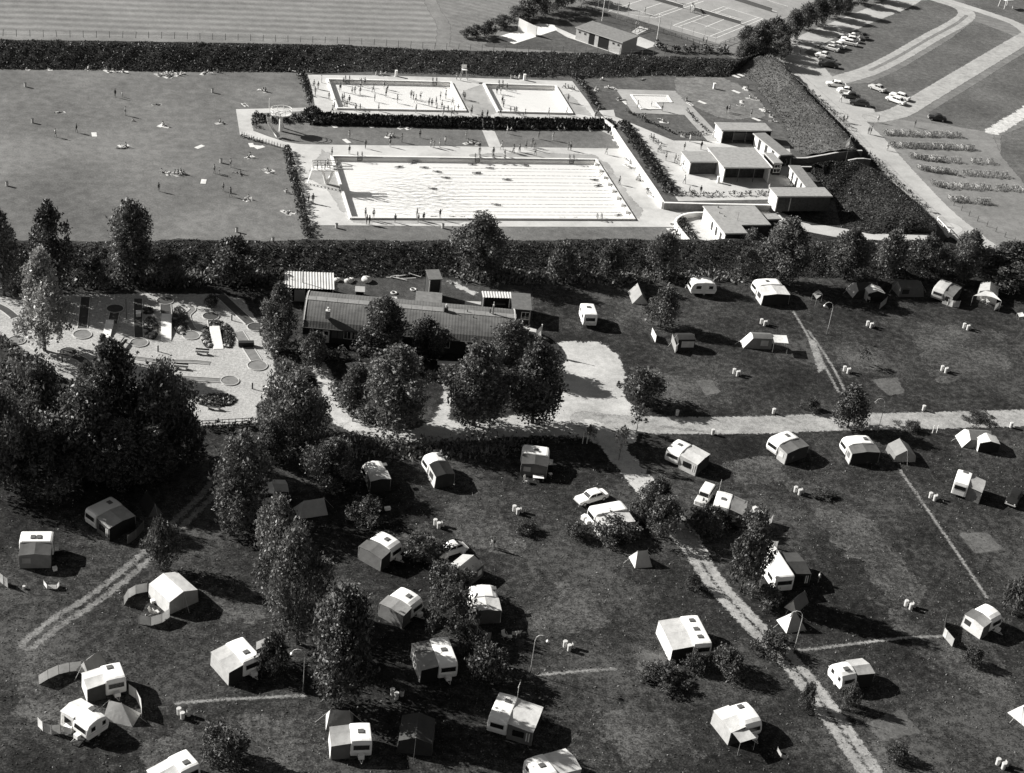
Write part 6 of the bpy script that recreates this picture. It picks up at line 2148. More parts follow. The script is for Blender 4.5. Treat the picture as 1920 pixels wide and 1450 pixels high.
def camp_chair(k, x, y, rz, label, v=.7):
    o = thing('folding_chair', label, 'chair', P(k, x, y), rz)
    MB().slab((-.25, -.25, .42), (.25, -.25, .42), (.25, .25, .40), (-.25, .25, .40), .03).build('seat', canvas(v), o)
    MB().slab((-.25, .25, .42), (.25, .25, .42), (.25, .42, .95), (-.25, .42, .95), .03).build('backrest', canvas(v), o)
    for sx in (-.24, .24):
        MB().cyl((sx, -.25, 0), (sx, .2, .5), .02, .02, 5).build('leg', grey(.4, tag='rail'), o)
        MB().cyl((sx, .3, 0), (sx, -.2, .42), .02, .02, 5).build('leg', grey(.4, tag='rail'), o)


for i, (k, x, y, rz, lb) in enumerate([('C7', 175, 372, .5, 'folding chair nearest the bush in the sunlit group'), ('C7', 212, 380, 1.5, 'folding chair in the middle of the sunlit group'), ('C7', 248, 360, 2.6, 'folding chair at the lamp side of the sunlit group'), ('C7', 270, 350, 3.5, 'outermost folding chair of the sunlit group'),
                                       ('F2', 405, 830, .8, 'folding chair on the dark turf by the black-doored awning'), ('F8', 1490, 360, .4, 'white folding chair under the bright canopy'), ('F8', 1545, 385, 1.9, 'second folding chair under the bright canopy, nearer the screen'), ('F8', 320, 355, 2.4, 'white chair in the porch of the patched tent'), ('F1', 720, 985, 1.2, 'folding chair behind the low pale windbreak'), ('F1', 800, 985, 2.0, 'folding chair nearest the white-roofed tent inside the windbreak')]):
    camp_chair(k, x, y, rz, lb)

# ================================================================== MINIGOLF
FELT = grey(.19, .2, 1.2, .9, .01, 8, .1, 'minigolf_felt')
FELT_SHADE = grey(.07, .25, 1.2, .9, .01, 8, .1, 'minigolf_felt')  # darker felt copy with tree shade put into its tone
KERB = paint(.5)


def lane(label, pts, wpx, circle=None, felt=FELT, ramp=None, extras=None, cut=(0, 0)):
    """minigolf lane from plan B1: bed with kerbs, round putting end, optional white ramp"""
    q = [P('B1', x, y) for x, y in pts]
    o0 = q[0].copy()
    o = thing('minigolf_lane', label, 'minigolf lane', o0)
    wm = wpx / 3.4286 / 12.2 / 2
    sm = smooth_line(q, 5) if len(q) > 2 else q
    sm = [p - o0 for p in sm]
    bed, kb = MB(), MB()
    nrm = []
    for i in range(len(sm)):
        a, b = sm[max(0, i - 1)], sm[min(len(sm) - 1, i + 1)]
        d = (b - a).normalized()
        nrm.append(Vector((-d.y, d.x, 0)))
    for i in range(len(sm) - 1):
        for s_ in (0,):
            v = [sm[i] - nrm[i] * wm, sm[i + 1] - nrm[i + 1] * wm, sm[i + 1] + nrm[i + 1] * wm, sm[i] + nrm[i] * wm]
            bed.slab(*[p + Vector((0, 0, .03)) for p in v], .03)
        for s_ in (-1, 1):
            v = [sm[i] + nrm[i] * wm * s_, sm[i + 1] + nrm[i + 1] * wm * s_, sm[i + 1] + nrm[i + 1] * (wm + .09) * s_, sm[i] + nrm[i] * (wm + .09) * s_]
            kb.slab(*[p + Vector((0, 0, .02)) for p in (v if s_ > 0 else v[::-1])], .1)
    bed.build('bed', felt, o)
    d = (sm[0] - sm[1]).normalized()
    v = [sm[0] - nrm[0] * (wm + .09), sm[0] + nrm[0] * (wm + .09), sm[0] + nrm[0] * (wm + .09) + d * .09, sm[0] - nrm[0] * (wm + .09) + d * .09]
    kb.slab(*[p + Vector((0, 0, .02)) for p in v[::-1]], .1)
    kb.build('kerb', KERB, o)
    if circle:
        c, r = P('B1', *circle[:2]) - o0, circle[2] / 3.4286 / 12.2
        mb = MB()
        mb.cyl(c + Vector((0, 0, .01)), c + Vector((0, 0, .075)), r, r, 22)
        mb.build('putting_circle', circle[3] if len(circle) > 3 else FELT, o)
        mb = MB()
        for i in range(22):
            t0, t1 = 2 * math.pi * i / 22, 2 * math.pi * (i + 1) / 22
            pa, pb = Vector((math.cos(t0), math.sin(t0), 0)), Vector((math.cos(t1), math.sin(t1), 0))
            mb.slab(c + pa * r + Vector((0, 0, .02)), c + pb * r + Vector((0, 0, .02)), c + pb * (r + .09) + Vector((0, 0, .02)), c + pa * (r + .09) + Vector((0, 0, .02)), -.12)
        mb.build('circle_kerb', KERB, o)
    if ramp:
        (x0, y0), (x1, y1), h0, h1, wr = ramp
        a, b = P('B1', x0, y0) - o0, P('B1', x1, y1) - o0
        d = (b - a).normalized()
        nn = Vector((-d.y, d.x, 0)) * wr
        mb = MB()
        v = [a - nn, b - nn, b + nn, a + nn]
        t_ = [a - nn + Vector((0, 0, h0)), b - nn + Vector((0, 0, h1)), b + nn + Vector((0, 0, h1)), a + nn + Vector((0, 0, h0))]
        mb.add(v + t_, [(3, 2, 1, 0), (4, 5, 6, 7), (0, 1, 5, 4), (1, 2, 6, 5), (2, 3, 7, 6), (3, 0, 4, 7)])
        mb.build('ramp', grey(.78, .08, tag='ramp'), o)
    return o


lane('long straight minigolf lane with round end, leftmost of the upper row', [(550, 300), (530, 500)], 52, (530, 542, 52), FELT_SHADE)
lane('minigolf lane with round top end and tilted white ramp', [(722, 470), (738, 400)], 55, (740, 376, 50, FELT_SHADE), FELT_SHADE, ((708, 472), (682, 565), .7, .15, .55))
o = lane('minigolf lane with a white block in its waist', [(888, 312), (888, 440), (893, 560)], 48, (895, 594, 50), FELT_SHADE)
q = P('B1', 890, 420) - o.location
MB().box(q.x - .35, q.x + .35, q.y - .5, q.y + .5, .1, .65).build('obstacle', paint(.85), o)
lane('minigolf lane with shade-toned round end above a long white ramp between rock beds', [(1070, 440), (1064, 350)], 62, (1062, 325, 50, FELT_SHADE), FELT_SHADE, ((1070, 440), (1068, 582), .9, .08, .72))
lane('S-shaped minigolf lane beside the rock bed', [(1212, 358), (1240, 380), (1205, 420), (1225, 480), (1245, 510)], 34, (1228, 548, 50), FELT)
lane('minigolf lane with round end behind the planted mound', [(1365, 500), (1358, 450)], 40, (1355, 425, 48, FELT_SHADE), FELT_SHADE, ((1378, 520), (1405, 636), .9, .08, .7))
lane('long diagonal minigolf lane at the upper right', [(1412, 285), (1610, 470)], 62, (1645, 495, 50, FELT_SHADE), FELT_SHADE)
o = lane('diagonal minigolf lane with a dark tunnel box', [(1530, 525), (1648, 710)], 62, (1655, 742, 56), FELT)
q = P('B1', 1582, 615) - o.location
MB().box(q.x - 1.1, q.x + 1.1, q.y - .35, q.y + .35, .1, .75).build('tunnel', grey(.02, tag='dark_metal'), o)
lane('thin crosswise minigolf lane with stepped sections', [(1350, 727), (1230, 716), (1030, 712), (850, 690)], 30, None, FELT)
lane('long crosswise minigolf lane with round right end', [(1090, 818), (1420, 838)], 40, (1478, 840, 50), FELT)
lane('kinked minigolf lane partly hidden by the front trees', [(640, 785), (565, 735), (520, 700), (470, 680)], 52, (440, 655, 50, FELT_SHADE), FELT_SHADE)
lane('minigolf lane with pale kerbs along the lower left hedge', [(390, 790), (250, 690), (160, 625)], 42, (108, 580, 48), grey(.34, .2, 1.2, .9, .01, 8, .1, 'minigolf_felt'))
lane('minigolf lane running off the left edge of the picture', [(95, 430), (30, 380), (-60, 340)], 50, None, FELT_SHADE)
o = thing('table_tennis_table', 'white table tennis table at the right end of the minigolf ground', 'table', P('B1', 1775, 905), -.5)
MB().box(-1.37, 1.37, -.76, .76, .7, .76).build('top', paint(.86), o)
for sx in (-1, 1):
    for sy in (-1, 1):
        MB().box(sx * 1.1 - .06, sx * 1.1 + .06, sy * .6 - .06, sy * .6 + .06, 0, .699).build('leg', grey(.3, tag='post'), o)


def bench(x, y, rz, label, k='B1'):
    o = thing('park_bench', label, 'bench', P(k, x, y), rz)
    wd = grey(.07, .3, 3, .8, tag='bench_wood')
    for y0 in (-.26, -.03):
        MB().box(-.95, .95, y0, y0 + .2, .42, .47).build('seat_plank', wd, o)
    MB().box(-.95, .95, .22, .26, .6, .85).build('backrest', wd, o)
    for x0 in (-.7, .7):
        MB().box(x0 - .06, x0 + .06, -.24, .28, 0, .419).build('leg', grey(.5, tag='concrete_leg'), o)


bench(1300, 668, -.2, 'dark bench on the gravel below the planted mound')
bench(1165, 762, -.2, 'dark bench below the thin crosswise minigolf lane')
bench(1375, 1022, -.25, 'dark bench below the oval flower bed')
bench(795, 608, 1.2, 'small dark bench beside the waisted minigolf lane')
for x, y, lb in ((1016, 650, 'short dark post in the middle of the minigolf gravel'), (1622, 890, 'short dark post near the white table'), (1490, 450, 'short dark post below the long diagonal lane'), (400, 715, 'leaning dark post near the kinked lane')):
    o = MB().cyl((0, 0, 0), (0, 0, .9), .1, .1, 8).ball((0, 0, .9), .11, 8, 4).build('marker_post', grey(.04, tag='dark_metal'))
    o.location = P('B1', x, y)
    tag(o, lb, 'post')
o = MB().cyl((0, 0, 0), (0, 0, 3.2), .05, .04, 6).ball((0, 0, 3.2), .07, 6, 4).build('lamp_mast', grey(.04, tag='dark_metal'))
o.location = P('B1', 812, 440)
tag(o, 'thin dark mast between the ramp lane and the waisted lane', 'mast')
stone_m = grey(.35, .3, 2.5, .9, .03, 10, .1, 'rock')
rock_meshes = []
for i in range(4):
    mb = MB().ball((0, 0, .12), .3, 7, 5, 0, .7)
    me = mb.mesh('rock', stone_m)
    for v in me.vertices:
        v.co *= 1 + random.uniform(-.22, .22)
    rock_meshes.append(me)


def rock_bed(label, cx, cy, rx, ry, nrock, plants=True, name='flower_bed'):
    o = thing(name, label, 'flower bed', P('B1', cx, cy))
    c = []
    rxm, rym = rx / 3.4286 / 12.2, ry / 3.4286 / 6.4
    mb = MB()
    ring = [(rxm * math.cos(t), rym * math.sin(t)) for t in [2 * math.pi * i / 20 for i in range(20)]]
    mb.add([(x, y, .02) for x, y in ring] + [(x * .6, y * .6, .3) for x, y in ring], [tuple(range(20, 40))] + [(i, (i + 1) % 20, 20 + (i + 1) % 20, 20 + i) for i in range(20)])
    mb.build('soil', grey(.05, .3, 3, .95, .03, 8, .1, 'soil'), o)
    for _ in range(nrock):
        t, r_ = random.random() * 6.28, random.uniform(.55, 1.0)
        k_ = link('rock', random.choice(rock_meshes), o)
        k_.location = (rxm * r_ * math.cos(t), rym * r_ * math.sin(t), .05 + .25 * (1 - r_))
        k_.rotation_euler = (0, 0, random.random() * 6)
        s_ = random.uniform(.6, 1.3)
        k_.scale = (s_, s_, s_ * .8)
    for _ in range(int(260 * rxm * rym)):
        t, r_ = random.random() * 6.28, random.random() ** .6
        c.append((rxm * r_ * math.cos(t) * .95, rym * r_ * math.sin(t) * .95, .12 + random.random() * .45 * (1.2 - r_)))
    link('plants', leaf_mesh('plants', c, .2 * (0.5 + RNG.random(len(c))), LEAF_MID), o)


rock_bed('rock bed with boulders left of the long white ramp', 972, 500, 45, 75, 26)
rock_bed('planted bed right of the long white ramp', 1155, 450, 48, 95, 8)
rock_bed('rock bed left of the tilted ramp on the planted mound', 1335, 560, 40, 70, 20)
rock_bed('planted bed right of the tilted ramp on the planted mound', 1455, 550, 45, 80, 6)
rock_bed('planted mound above the tilted ramp', 1395, 480, 50, 30, 8)
rock_bed('oval flower bed with low plants near the lower bench', 1390, 965, 115, 38, 10)
rock_bed('rock bed under the white table tennis table', 1770, 920, 60, 45, 16)
rock_bed('low planted bed left of the tilted white ramp lane', 950, 390, 40, 22, 4)


# ================================================================== PEOPLE
SKINS = [grey(v, .08, 4, .6, 0, 18, .3, 'skin') for v in (.20, .30, .40)]
HAIRS = [grey(v, .2, 9, .7, 0, 18, .2, 'hair') for v in (.02, .06, .2)]


def skin_body(name, joints, edges, mat):
    me = bpy.data.meshes.new(name)
    me.from_pydata([j[:3] for j in joints], edges, [])
    ob = bpy.data.objects.new(name, me)
    COL.objects.link(ob)
    md = ob.modifiers.new('skin', 'SKIN')
    md.use_smooth_shade = True
    for i, j in enumerate(joints):
        sv_ = me.skin_vertices[0].data[i]
        r_ = j[3]
        sv_.radius = r_ if isinstance(r_, tuple) else (r_, r_)
        sv_.use_root = (i == 0)
    md2 = ob.modifiers.new('sub', 'SUBSURF')
    md2.levels = 1
    dg = bpy.context.evaluated_depsgraph_get()
    out = bpy.data.meshes.new_from_object(ob.evaluated_get(dg))
    out.name = name
    out.materials.clear()
    out.materials.append(mat)
    bpy.data.objects.remove(ob)
    return out


def joints_for(pose):
    j = {'pelvis': (0, 0, .92, (.15, .11)), 'waist': (0, 0, 1.08, (.12, .09)), 'chest': (0, 0, 1.30, (.15, .105)), 'neckb': (0, 0, 1.45, (.07, .065)), 'neck': (0, .005, 1.51, .05),
         'head': (0, .015, 1.60, (.078, .095)), 'crown': (0, .01, 1.70, (.065, .075))}
    for s_, n_ in ((-1, 'l'), (1, 'r')):
        sw = s_ if pose == 'walk' else 0
        j.update({'sh' + n_: (.17 * s_, 0, 1.40, .058), 'el' + n_: (.225 * s_, -.03 - .12 * sw, 1.12, .042), 'wr' + n_: (.24 * s_, .05 - .16 * sw, .87, .030), 'ha' + n_: (.24 * s_, .09 - .18 * sw, .78, .032),
                  'hp' + n_: (.085 * s_, 0, .86, .088), 'kn' + n_: (.10 * s_, .02 + .17 * sw, .48, .060), 'an' + n_: (.10 * s_, -.03 + .22 * sw, .08, .038), 'to' + n_: (.11 * s_, .13 + .22 * sw, .035, .032)})
        if pose == 'wave' and s_ > 0:
            j['elr'], j['wrr'], j['har'] = (.34, .06, 1.5, .042), (.30, .14, 1.74, .03), (.28, .16, 1.82, .032)
    if pose in ('sit', 'lean'):
        for k_, v in list(j.items()):
            back = -.35 * max(0, v[2] - .92) if pose == 'lean' else .12 * max(0, v[2] - .92)
            j[k_] = (v[0], v[1] + back, v[2] - .80, v[3])
        for s_, n_ in ((-1, 'l'), (1, 'r')):
            j['hp' + n_] = (.09 * s_, .04, .11, .088)
            up = .42 if (s_ > 0 or pose == 'sit') else .12
            j['kn' + n_] = (.12 * s_, .40, up, .06)
            j['an' + n_] = (.12 * s_, .66 if up > .2 else .85, .07, .038)
            j['to' + n_] = (.13 * s_, .80 if up > .2 else .95, .05, .032)
            if pose == 'lean':
                j['el' + n_] = (.26 * s_, -.36, .34, .042)
                j['wr' + n_] = (.28 * s_, -.46, .08, .03)
                j['ha' + n_] = (.28 * s_, -.52, .04, .032)
            else:
                j['el' + n_] = (.24 * s_, .18, .36, .042)
                j['wr' + n_] = (.13 * s_, .38, .46, .03)
                j['ha' + n_] = (.08 * s_, .46, .44, .032)
    names = list(j)
    E_ = [('pelvis', 'waist'), ('waist', 'chest'), ('chest', 'neckb'), ('neckb', 'neck'), ('neck', 'head'), ('head', 'crown')]
    for n_ in 'lr':
        E_ += [('chest', 'sh' + n_), ('sh' + n_, 'el' + n_), ('el' + n_, 'wr' + n_), ('wr' + n_, 'ha' + n_), ('pelvis', 'hp' + n_), ('hp' + n_, 'kn' + n_), ('kn' + n_, 'an' + n_), ('an' + n_, 'to' + n_)]
    return [j[n_] for n_ in names], [(names.index(a), names.index(b)) for a, b in E_], j


def ring_cloth(name, rings, mat, parent):
    mb, n_ = MB(), 12
    for cx, cy, cz, rx, ry in rings:
        mb.v += [(cx + rx * math.cos(2 * math.pi * i / n_), cy + ry * math.sin(2 * math.pi * i / n_), cz) for i in range(n_)]
    for k in range(len(rings) - 1):
        for i in range(n_):
            mb.f.append((k * n_ + i, k * n_ + (i + 1) % n_, (k + 1) * n_ + (i + 1) % n_, (k + 1) * n_ + i))
            mb.mi.append(0)
    return mb.build(name, mat, parent, True)


BODY = {}
PROTO = {}


def person_proto(pose, wear, skin, hair, longhair=False):
    key = (pose, wear, skin, hair, longhair)
    if key in PROTO:
        return PROTO[key]
    bp = 'stand' if pose == 'lie' else pose
    jn, ed, j = joints_for(bp)
    if (bp, skin) not in BODY:
        BODY[(bp, skin)] = skin_body('body', jn, ed, SKINS[skin])
    o = thing('person', 'person', 'person', (0, -5000, 0))
    off = Matrix.Identity(4)
    if pose == 'lie':
        off = Matrix.Translation((0, 0, .13)) @ Matrix.Rotation(R(-90), 4, 'X') @ Matrix.Translation((0, 0, -.9))
    kids_ = [link('body', BODY[(bp, skin)], o)]
    hx, hy, hz = j['head'][:3]
    mb = MB().ball((hx, hy - .018, hz + .055), .105, 10, 6, 0, 1.0)
    if longhair:
        mb.ball((hx, hy - .07, hz - .05), .085, 8, 5, 0, 1.5)
    kids_.append(mb.build('hair', HAIRS[hair], o, True))
    px, py, pz = j['pelvis'][:3]
    wx, wy, wz = j['waist'][:3]
    cx, cy, cz = j['chest'][:3]
    tone = {'trunks': .03, 'swimsuit': .12, 'white_trunks': .7, 'bikini': .6, 'shirt': .75, 'dark_shirt': .06, 'dress': .8}[wear]
    cm = canvas(tone)
    if wear in ('trunks', 'white_trunks', 'bikini', 'shirt', 'dark_shirt'):
        kids_.append(ring_cloth('trunks', [(px, py + .01, pz - .14, .185, .14), (px, py, pz - .02, .19, .145), (px, py, pz + .08, .17, .125)], cm if 'shirt' not in wear else canvas(.12), o))
    if wear == 'bikini':
        kids_.append(ring_cloth('bikini_top', [(cx, cy + .01, cz - .06, .17, .13), (cx, cy + .015, cz + .04, .18, .135)], cm, o))
    if wear == 'swimsuit':
        kids_.append(ring_cloth('swimsuit', [(px, py, pz - .12, .18, .14), (px, py, pz, .185, .14), (wx, wy, wz, .145, .115), (cx, cy, cz, .178, .132), (cx, cy, cz + .06, .175, .12)], cm, o))
    if wear in ('shirt', 'dark_shirt', 'dress'):
        kids_.append(ring_cloth('shirt', [(px, py, pz - (.32 if wear == 'dress' else -.02), .2, .16), (wx, wy, wz, .165, .13), (cx, cy, cz, .2, .145), (cx, cy, cz + .1, .19, .12), (cx, cy, cz + .16, .09, .08)], cm, o))
    for c in kids_:
        c.matrix_local = off
    KIDS[o.name] = kids_
    for c in kids_:
        KIDS[c.name] = []
    PROTO[key] = o
    return o


def person(pose, loc, label, rz=None, wear=None, group=None, skin=None, scale=None):
    wear = wear or random.choice(['trunks', 'trunks', 'swimsuit', 'bikini', 'white_trunks'])
    skin = random.choice((0, 0, 1, 2)) if skin is None else skin
    lh = wear in ('swimsuit', 'bikini', 'dress')
    p = person_proto(pose, wear, skin, random.choice((0, 1, 2)), lh)
    s_ = scale or random.uniform(.92, 1.06)
    return dup(p, loc, random.random() * 6.28 if rz is None else rz, label, group, (s_, s_, s_))


TOWEL = {}


def towel(loc, label, rz, v=.75, group=None):
    vv = round(v, 1)
    if vv not in TOWEL:
        me = fabric_patch((-.45, -.95, .03), (.45, -.95, .03), (.45, .95, .03), (-.45, .95, .03), 5, 8, -.015, canvas(vv), 'towel', None, .02, 4)
        TOWEL[vv] = me.data
        bpy.data.objects.remove(me)
    o = link('towel', TOWEL[vv])
    o.location = loc
    o.rotation_euler = (0, 0, rz)
    return tag(o, label, 'towel', group)


WL = {'trunks': 'dark trunks', 'swimsuit': 'a dark swimsuit', 'bikini': 'a pale bikini', 'white_trunks': 'white trunks', 'shirt': 'a white shirt', 'dark_shirt': 'a dark shirt', 'dress': 'a white dress'}
COUNT = {}


def crowd(k, pts, pose, verb, where, z=0.0, drop=0.0, wears=('trunks', 'trunks', 'swimsuit', 'bikini', 'white_trunks'), towels=0.0, scale=None, rz=None):
    for x, y in pts:
        wr = random.choice(wears)
        loc = P(k, x, y, z) + Vector((0, 0, -drop))
        ps = random.choice(pose) if isinstance(pose, tuple) else pose
        vb = {'sit': 'sitting', 'lean': 'sitting back', 'lie': 'lying'}.get(ps, verb)
        a = random.random() * 6.28 if rz is None else rz + random.uniform(-.4, .4)
        person(ps, loc, ' '.join(('bather in %s %s %s' % (WL[wr], vb, where)).split()[:16]), a, wr, 'bathers ' + where, None, scale)
        if random.random() < towels:
            towel(loc + Vector((random.uniform(-.3, .3), random.uniform(-.3, .3), 0.005)), 'pale towel under a bather ' + where, a, random.choice((.8, .7, .5)), 'towels ' + where)


UP = TZ + .02
crowd('H1', [(700, 207), (655, 240), (565, 296), (595, 292), (650, 300), (440, 266), (480, 366), (535, 400), (460, 380), (470, 420), (510, 440), (487, 448), (805, 374), (1045, 390), (905, 240), (940, 268), (790, 280),
             (925, 324), (1190, 340), (1215, 354), (1240, 388), (1290, 354), (1380, 424), (1410, 428), (1455, 412), (1500, 354), (1557, 345), (1630, 410), (1515, 450), (1690, 475), (1462, 474), (475, 200), (660, 215)],
      ('stand', 'walk', 'wave'), 'standing', 'in the wide shallow pool', TZ, .49, ('trunks', 'trunks', 'swimsuit'))
crowd('H2', [(405, 292), (445, 294), (510, 262), (462, 402), (476, 436)], ('stand', 'wave'), 'standing', 'in the smaller square pool', TZ, .49, ('trunks', 'swimsuit'))
crowd('H1', [(600, 503), (1240, 518), (1525, 565), (1645, 535), (1825, 545), (1755, 385), (1740, 372), (175, 335), (205, 268), (240, 200), (160, 258), (375, 490), (320, 380), (1672, 168), (355, 528), (845, 500), (1615, 556)],
      ('stand', 'walk'), 'standing', 'on the deck round the wide shallow pool', UP)
crowd('H1', [(820, 116), (870, 112), (920, 120)], 'sit', 'sitting', 'at the foot of the far embankment behind the wide pool', UP, 0, ('shirt', 'dress', 'bikini'))
crowd('H2', [(555, 155), (595, 152), (640, 150)], 'sit', 'sitting', 'at the foot of the far embankment behind the square pool', UP, 0, ('shirt', 'dress', 'bikini'))
crowd('H2', [(440, 548), (605, 536), (950, 550), (1140, 540), (1155, 405), (300, 572), (700, 562), (135, 522), (245, 578)], ('stand', 'walk'), 'standing', 'on the deck round the square pool', UP)
crowd('H2', [(1130, 252), (1165, 262), (1195, 272), (1225, 280)], ('sit', 'lean'), 'sitting', 'in the far corner beside the square pool', UP, 0, towels=.6)
crowd('H2', [(1475, 530), (1452, 560), (1440, 588)], 'stand', 'standing', 'at the ramp end of the hedge by the square pool', UP)
crowd('A2', [(815, 604), (912, 572), (1060, 562), (1305, 562), (1322, 568), (1358, 565), (1730, 578), (1680, 612), (1800, 598), (1835, 594), (1595, 612), (1745, 628), (1875, 568), (1908, 565)], ('walk', 'stand'), 'walking', 'on the deck behind the large pool')
crowd('A3', [(195, 908), (232, 898), (270, 884), (320, 888), (325, 922), (310, 868), (520, 888), (535, 890), (745, 914), (75, 922)], ('walk', 'stand'), 'walking', 'on the deck beyond the stairs path')
crowd('A2', [(1130, 534), (815, 512), (1238, 507), (1390, 548), (1515, 512)], 'stand', 'standing', 'on the lawn between the pools', 0, 0, ('trunks', 'shirt', 'bikini'))
crowd('A3', [(345, 822), (430, 830), (160, 790)], ('stand', 'wave'), 'standing', 'on the lawn right of the stairs')
crowd('A2', [(1130, 445), (1160, 448), (1185, 442), (1040, 500), (1060, 503), (1080, 500), (1530, 540), (1560, 542), (1590, 548), (1470, 445), (1490, 447)], ('sit', 'lie', 'lean'), 'sitting', 'on the lawn between the pools', 0, 0, towels=.7)
crowd('A3', [(320, 766), (395, 762), (460, 770), (500, 768), (640, 769), (180, 772)], ('sit', 'lean'), 'sitting', 'below the hedged slope right of the stairs', 0, 0, towels=.6)
for x, y in ((722, 437), (942, 437), (800, 528)):
    towel(P('A2', x, y, .005), 'white towel on the lawn between the pools', .4, .8, 'loose towels between the pools')
crowd('H3', [(718, 908), (748, 910), (1020, 890), (1265, 884), (1320, 876)], 'stand', 'standing', 'on the near deck of the large pool', 0, 0, ('trunks', 'swimsuit'))
crowd('H3', [(705, 838), (792, 842), (1250, 838), (1495, 838)], ('stand', 'wave'), 'standing', 'on the near rim of the large pool', RH, 0, ('trunks', 'swimsuit'))
person('stand', P('H3', 105, 678), 'left one of two bathers standing at the boundary hedge end of the large pool', 2.0, 'trunks', None, 0)
person('stand', P('H3', 150, 684), 'right one of two bathers standing at the boundary hedge end of the large pool', 3.0, 'swimsuit', None, 0)
crowd('H3', [(1063, 286), (1205, 240), (1260, 230), (1330, 210), (1330, 292), (1470, 337), (1558, 400), (1885, 352), (1420, 516), (1840, 258), (1450, 820), (1640, 817), (1720, 826)], 'lie', 'swimming', 'afloat in the choppy half of the large pool', -.12, .33, ('trunks', 'swimsuit'), rz=-1.57)
crowd('H4', [(78, 294), (220, 242), (400, 364), (585, 212), (285, 628), (85, 702), (1325, 367), (1365, 428), (1580, 738), (1010, 774), (1105, 776), (1410, 305)], 'lie', 'swimming', 'afloat among the lane ropes', -.12, .33, ('trunks', 'swimsuit'), rz=-1.57)
crowd('H4', [(105, 140), (250, 142), (375, 150)], 'sit', 'sitting', 'on the far rim of the large pool', RH, 0, rz=3.14)
person('walk', P('H4', 1585, 430), 'bather in dark trunks walking between the large pool and the long white wall', 1.0, 'trunks', None, 0)
for (x, y, z, lb, ps) in ((1265, 1062, 3.09, 'bather at the ladder end of the diving platform', 'stand'), (1375, 1064, 3.09, 'bather in the middle of the diving platform', 'stand'), (1412, 1034, 3.09, 'bather at the far railing of the diving platform', 'wave'),
                          (1545, 1045, 3.18, 'bather standing on the far springboard', 'stand'), (1600, 1085, 3.18, 'bather ready at the tip of the near springboard', 'stand')):
    person(ps, P('G1', x, y, z), lb, -1.5, 'trunks', None, 0)
person('stand', P('G1', 1475, 868, RH), 'bather standing on the corner of the large pool behind the diving tower', -1.2, 'trunks', None, 0)
crowd('A3', [(745, 774), (768, 794), (800, 828), (818, 852), (730, 768), (788, 812)], ('sit', 'lean'), 'sitting', 'at the lawn end of the long white wall', 0, 0, ('trunks', 'bikini', 'shirt', 'white_trunks'), .8)
crowd('A3', [(868, 944), (885, 968), (902, 994), (918, 1006), (940, 1044), (948, 1072), (978, 1084), (995, 1114), (1006, 1138), (1028, 1168), (875, 985), (925, 1065), (965, 1060)], ('sit', 'lean', 'lie'), 'sitting', 'along the long white wall', 0, 0, ('trunks', 'bikini', 'swimsuit', 'white_trunks'), .7)
crowd('A3', [(1145, 1360), (1165, 1372), (1185, 1378), (1160, 1388), (1190, 1392), (1150, 1330)], ('lie', 'sit', 'lean'), 'sitting', 'on the grass outside the curved white wall', 0, 0, towels=.8)
crowd('A3', [(1010, 815), (1022, 838), (1062, 884), (1096, 950), (1150, 958), (1166, 966), (1200, 994), (1075, 1004), (1052, 990), (1302, 1144), (1206, 1086)], ('stand', 'walk', 'sit'), 'standing', 'on the plaza', UP, 0, ('shirt', 'dark_shirt', 'trunks', 'dress', 'bikini'))
crowd('A3', [(1305, 884), (1205, 890)], 'stand', 'standing', 'behind the small kiosk', UP, 0, ('dark_shirt', 'shirt'))
crowd('A3', [(1390, 806), (1376, 814), (1282, 822), (1296, 828), (1240, 838)], ('stand', 'walk'), 'standing', 'at the open pavilion corner', UP, 0, ('shirt', 'dress', 'trunks'))
crowd('A4', [(215, 945), (245, 1052), (125, 1085)], 'stand', 'standing', 'in the yard between the changing cabins', UP, 0, ('shirt', 'dark_shirt'))
crowd('A3', [(955, 717), (970, 720), (930, 637), (1455, 668), (1470, 664), (1600, 692), (1075, 657)], ('stand', 'walk'), 'standing', 'on the paddling pool lawn', UP, 0, ('trunks', 'shirt', 'bikini', 'dark_shirt'))
crowd('A3', [(1065, 708), (1082, 722), (1195, 804), (815, 584), (840, 594), (860, 608), (1218, 594), (1235, 614), (685, 534), (760, 522), (790, 526), (725, 474), (962, 472)], ('sit', 'lie', 'lean'), 'sitting', 'on the paddling pool lawn', UP, 0, ('bikini', 'shirt', 'trunks', 'white_trunks'), .7)
person('stand', P('A3', 1012, 628, TZ + .04), 'child standing in the L-shaped paddling pool', 1, 'trunks', None, 0, .62)
crowd('G8', [(1160, 372), (1200, 492), (1282, 522), (1085, 548), (1062, 604), (1410, 668), (1425, 692), (1500, 752), (1530, 834), (1140, 350), (1250, 500)], ('lie', 'sit', 'lean'), 'sitting', 'at the foot of the roadside bank', UP, 0, ('bikini', 'trunks', 'white_trunks', 'shirt'), .9)
for x, y in ((1000, 402), (1000, 182), (1060, 160), (510, 555), (1290, 800)):
    towel(P('G8', x, y, TZ + .01), 'white towel on the trampled grass under the roadside bank', .6, .8, 'loose towels under the roadside bank')
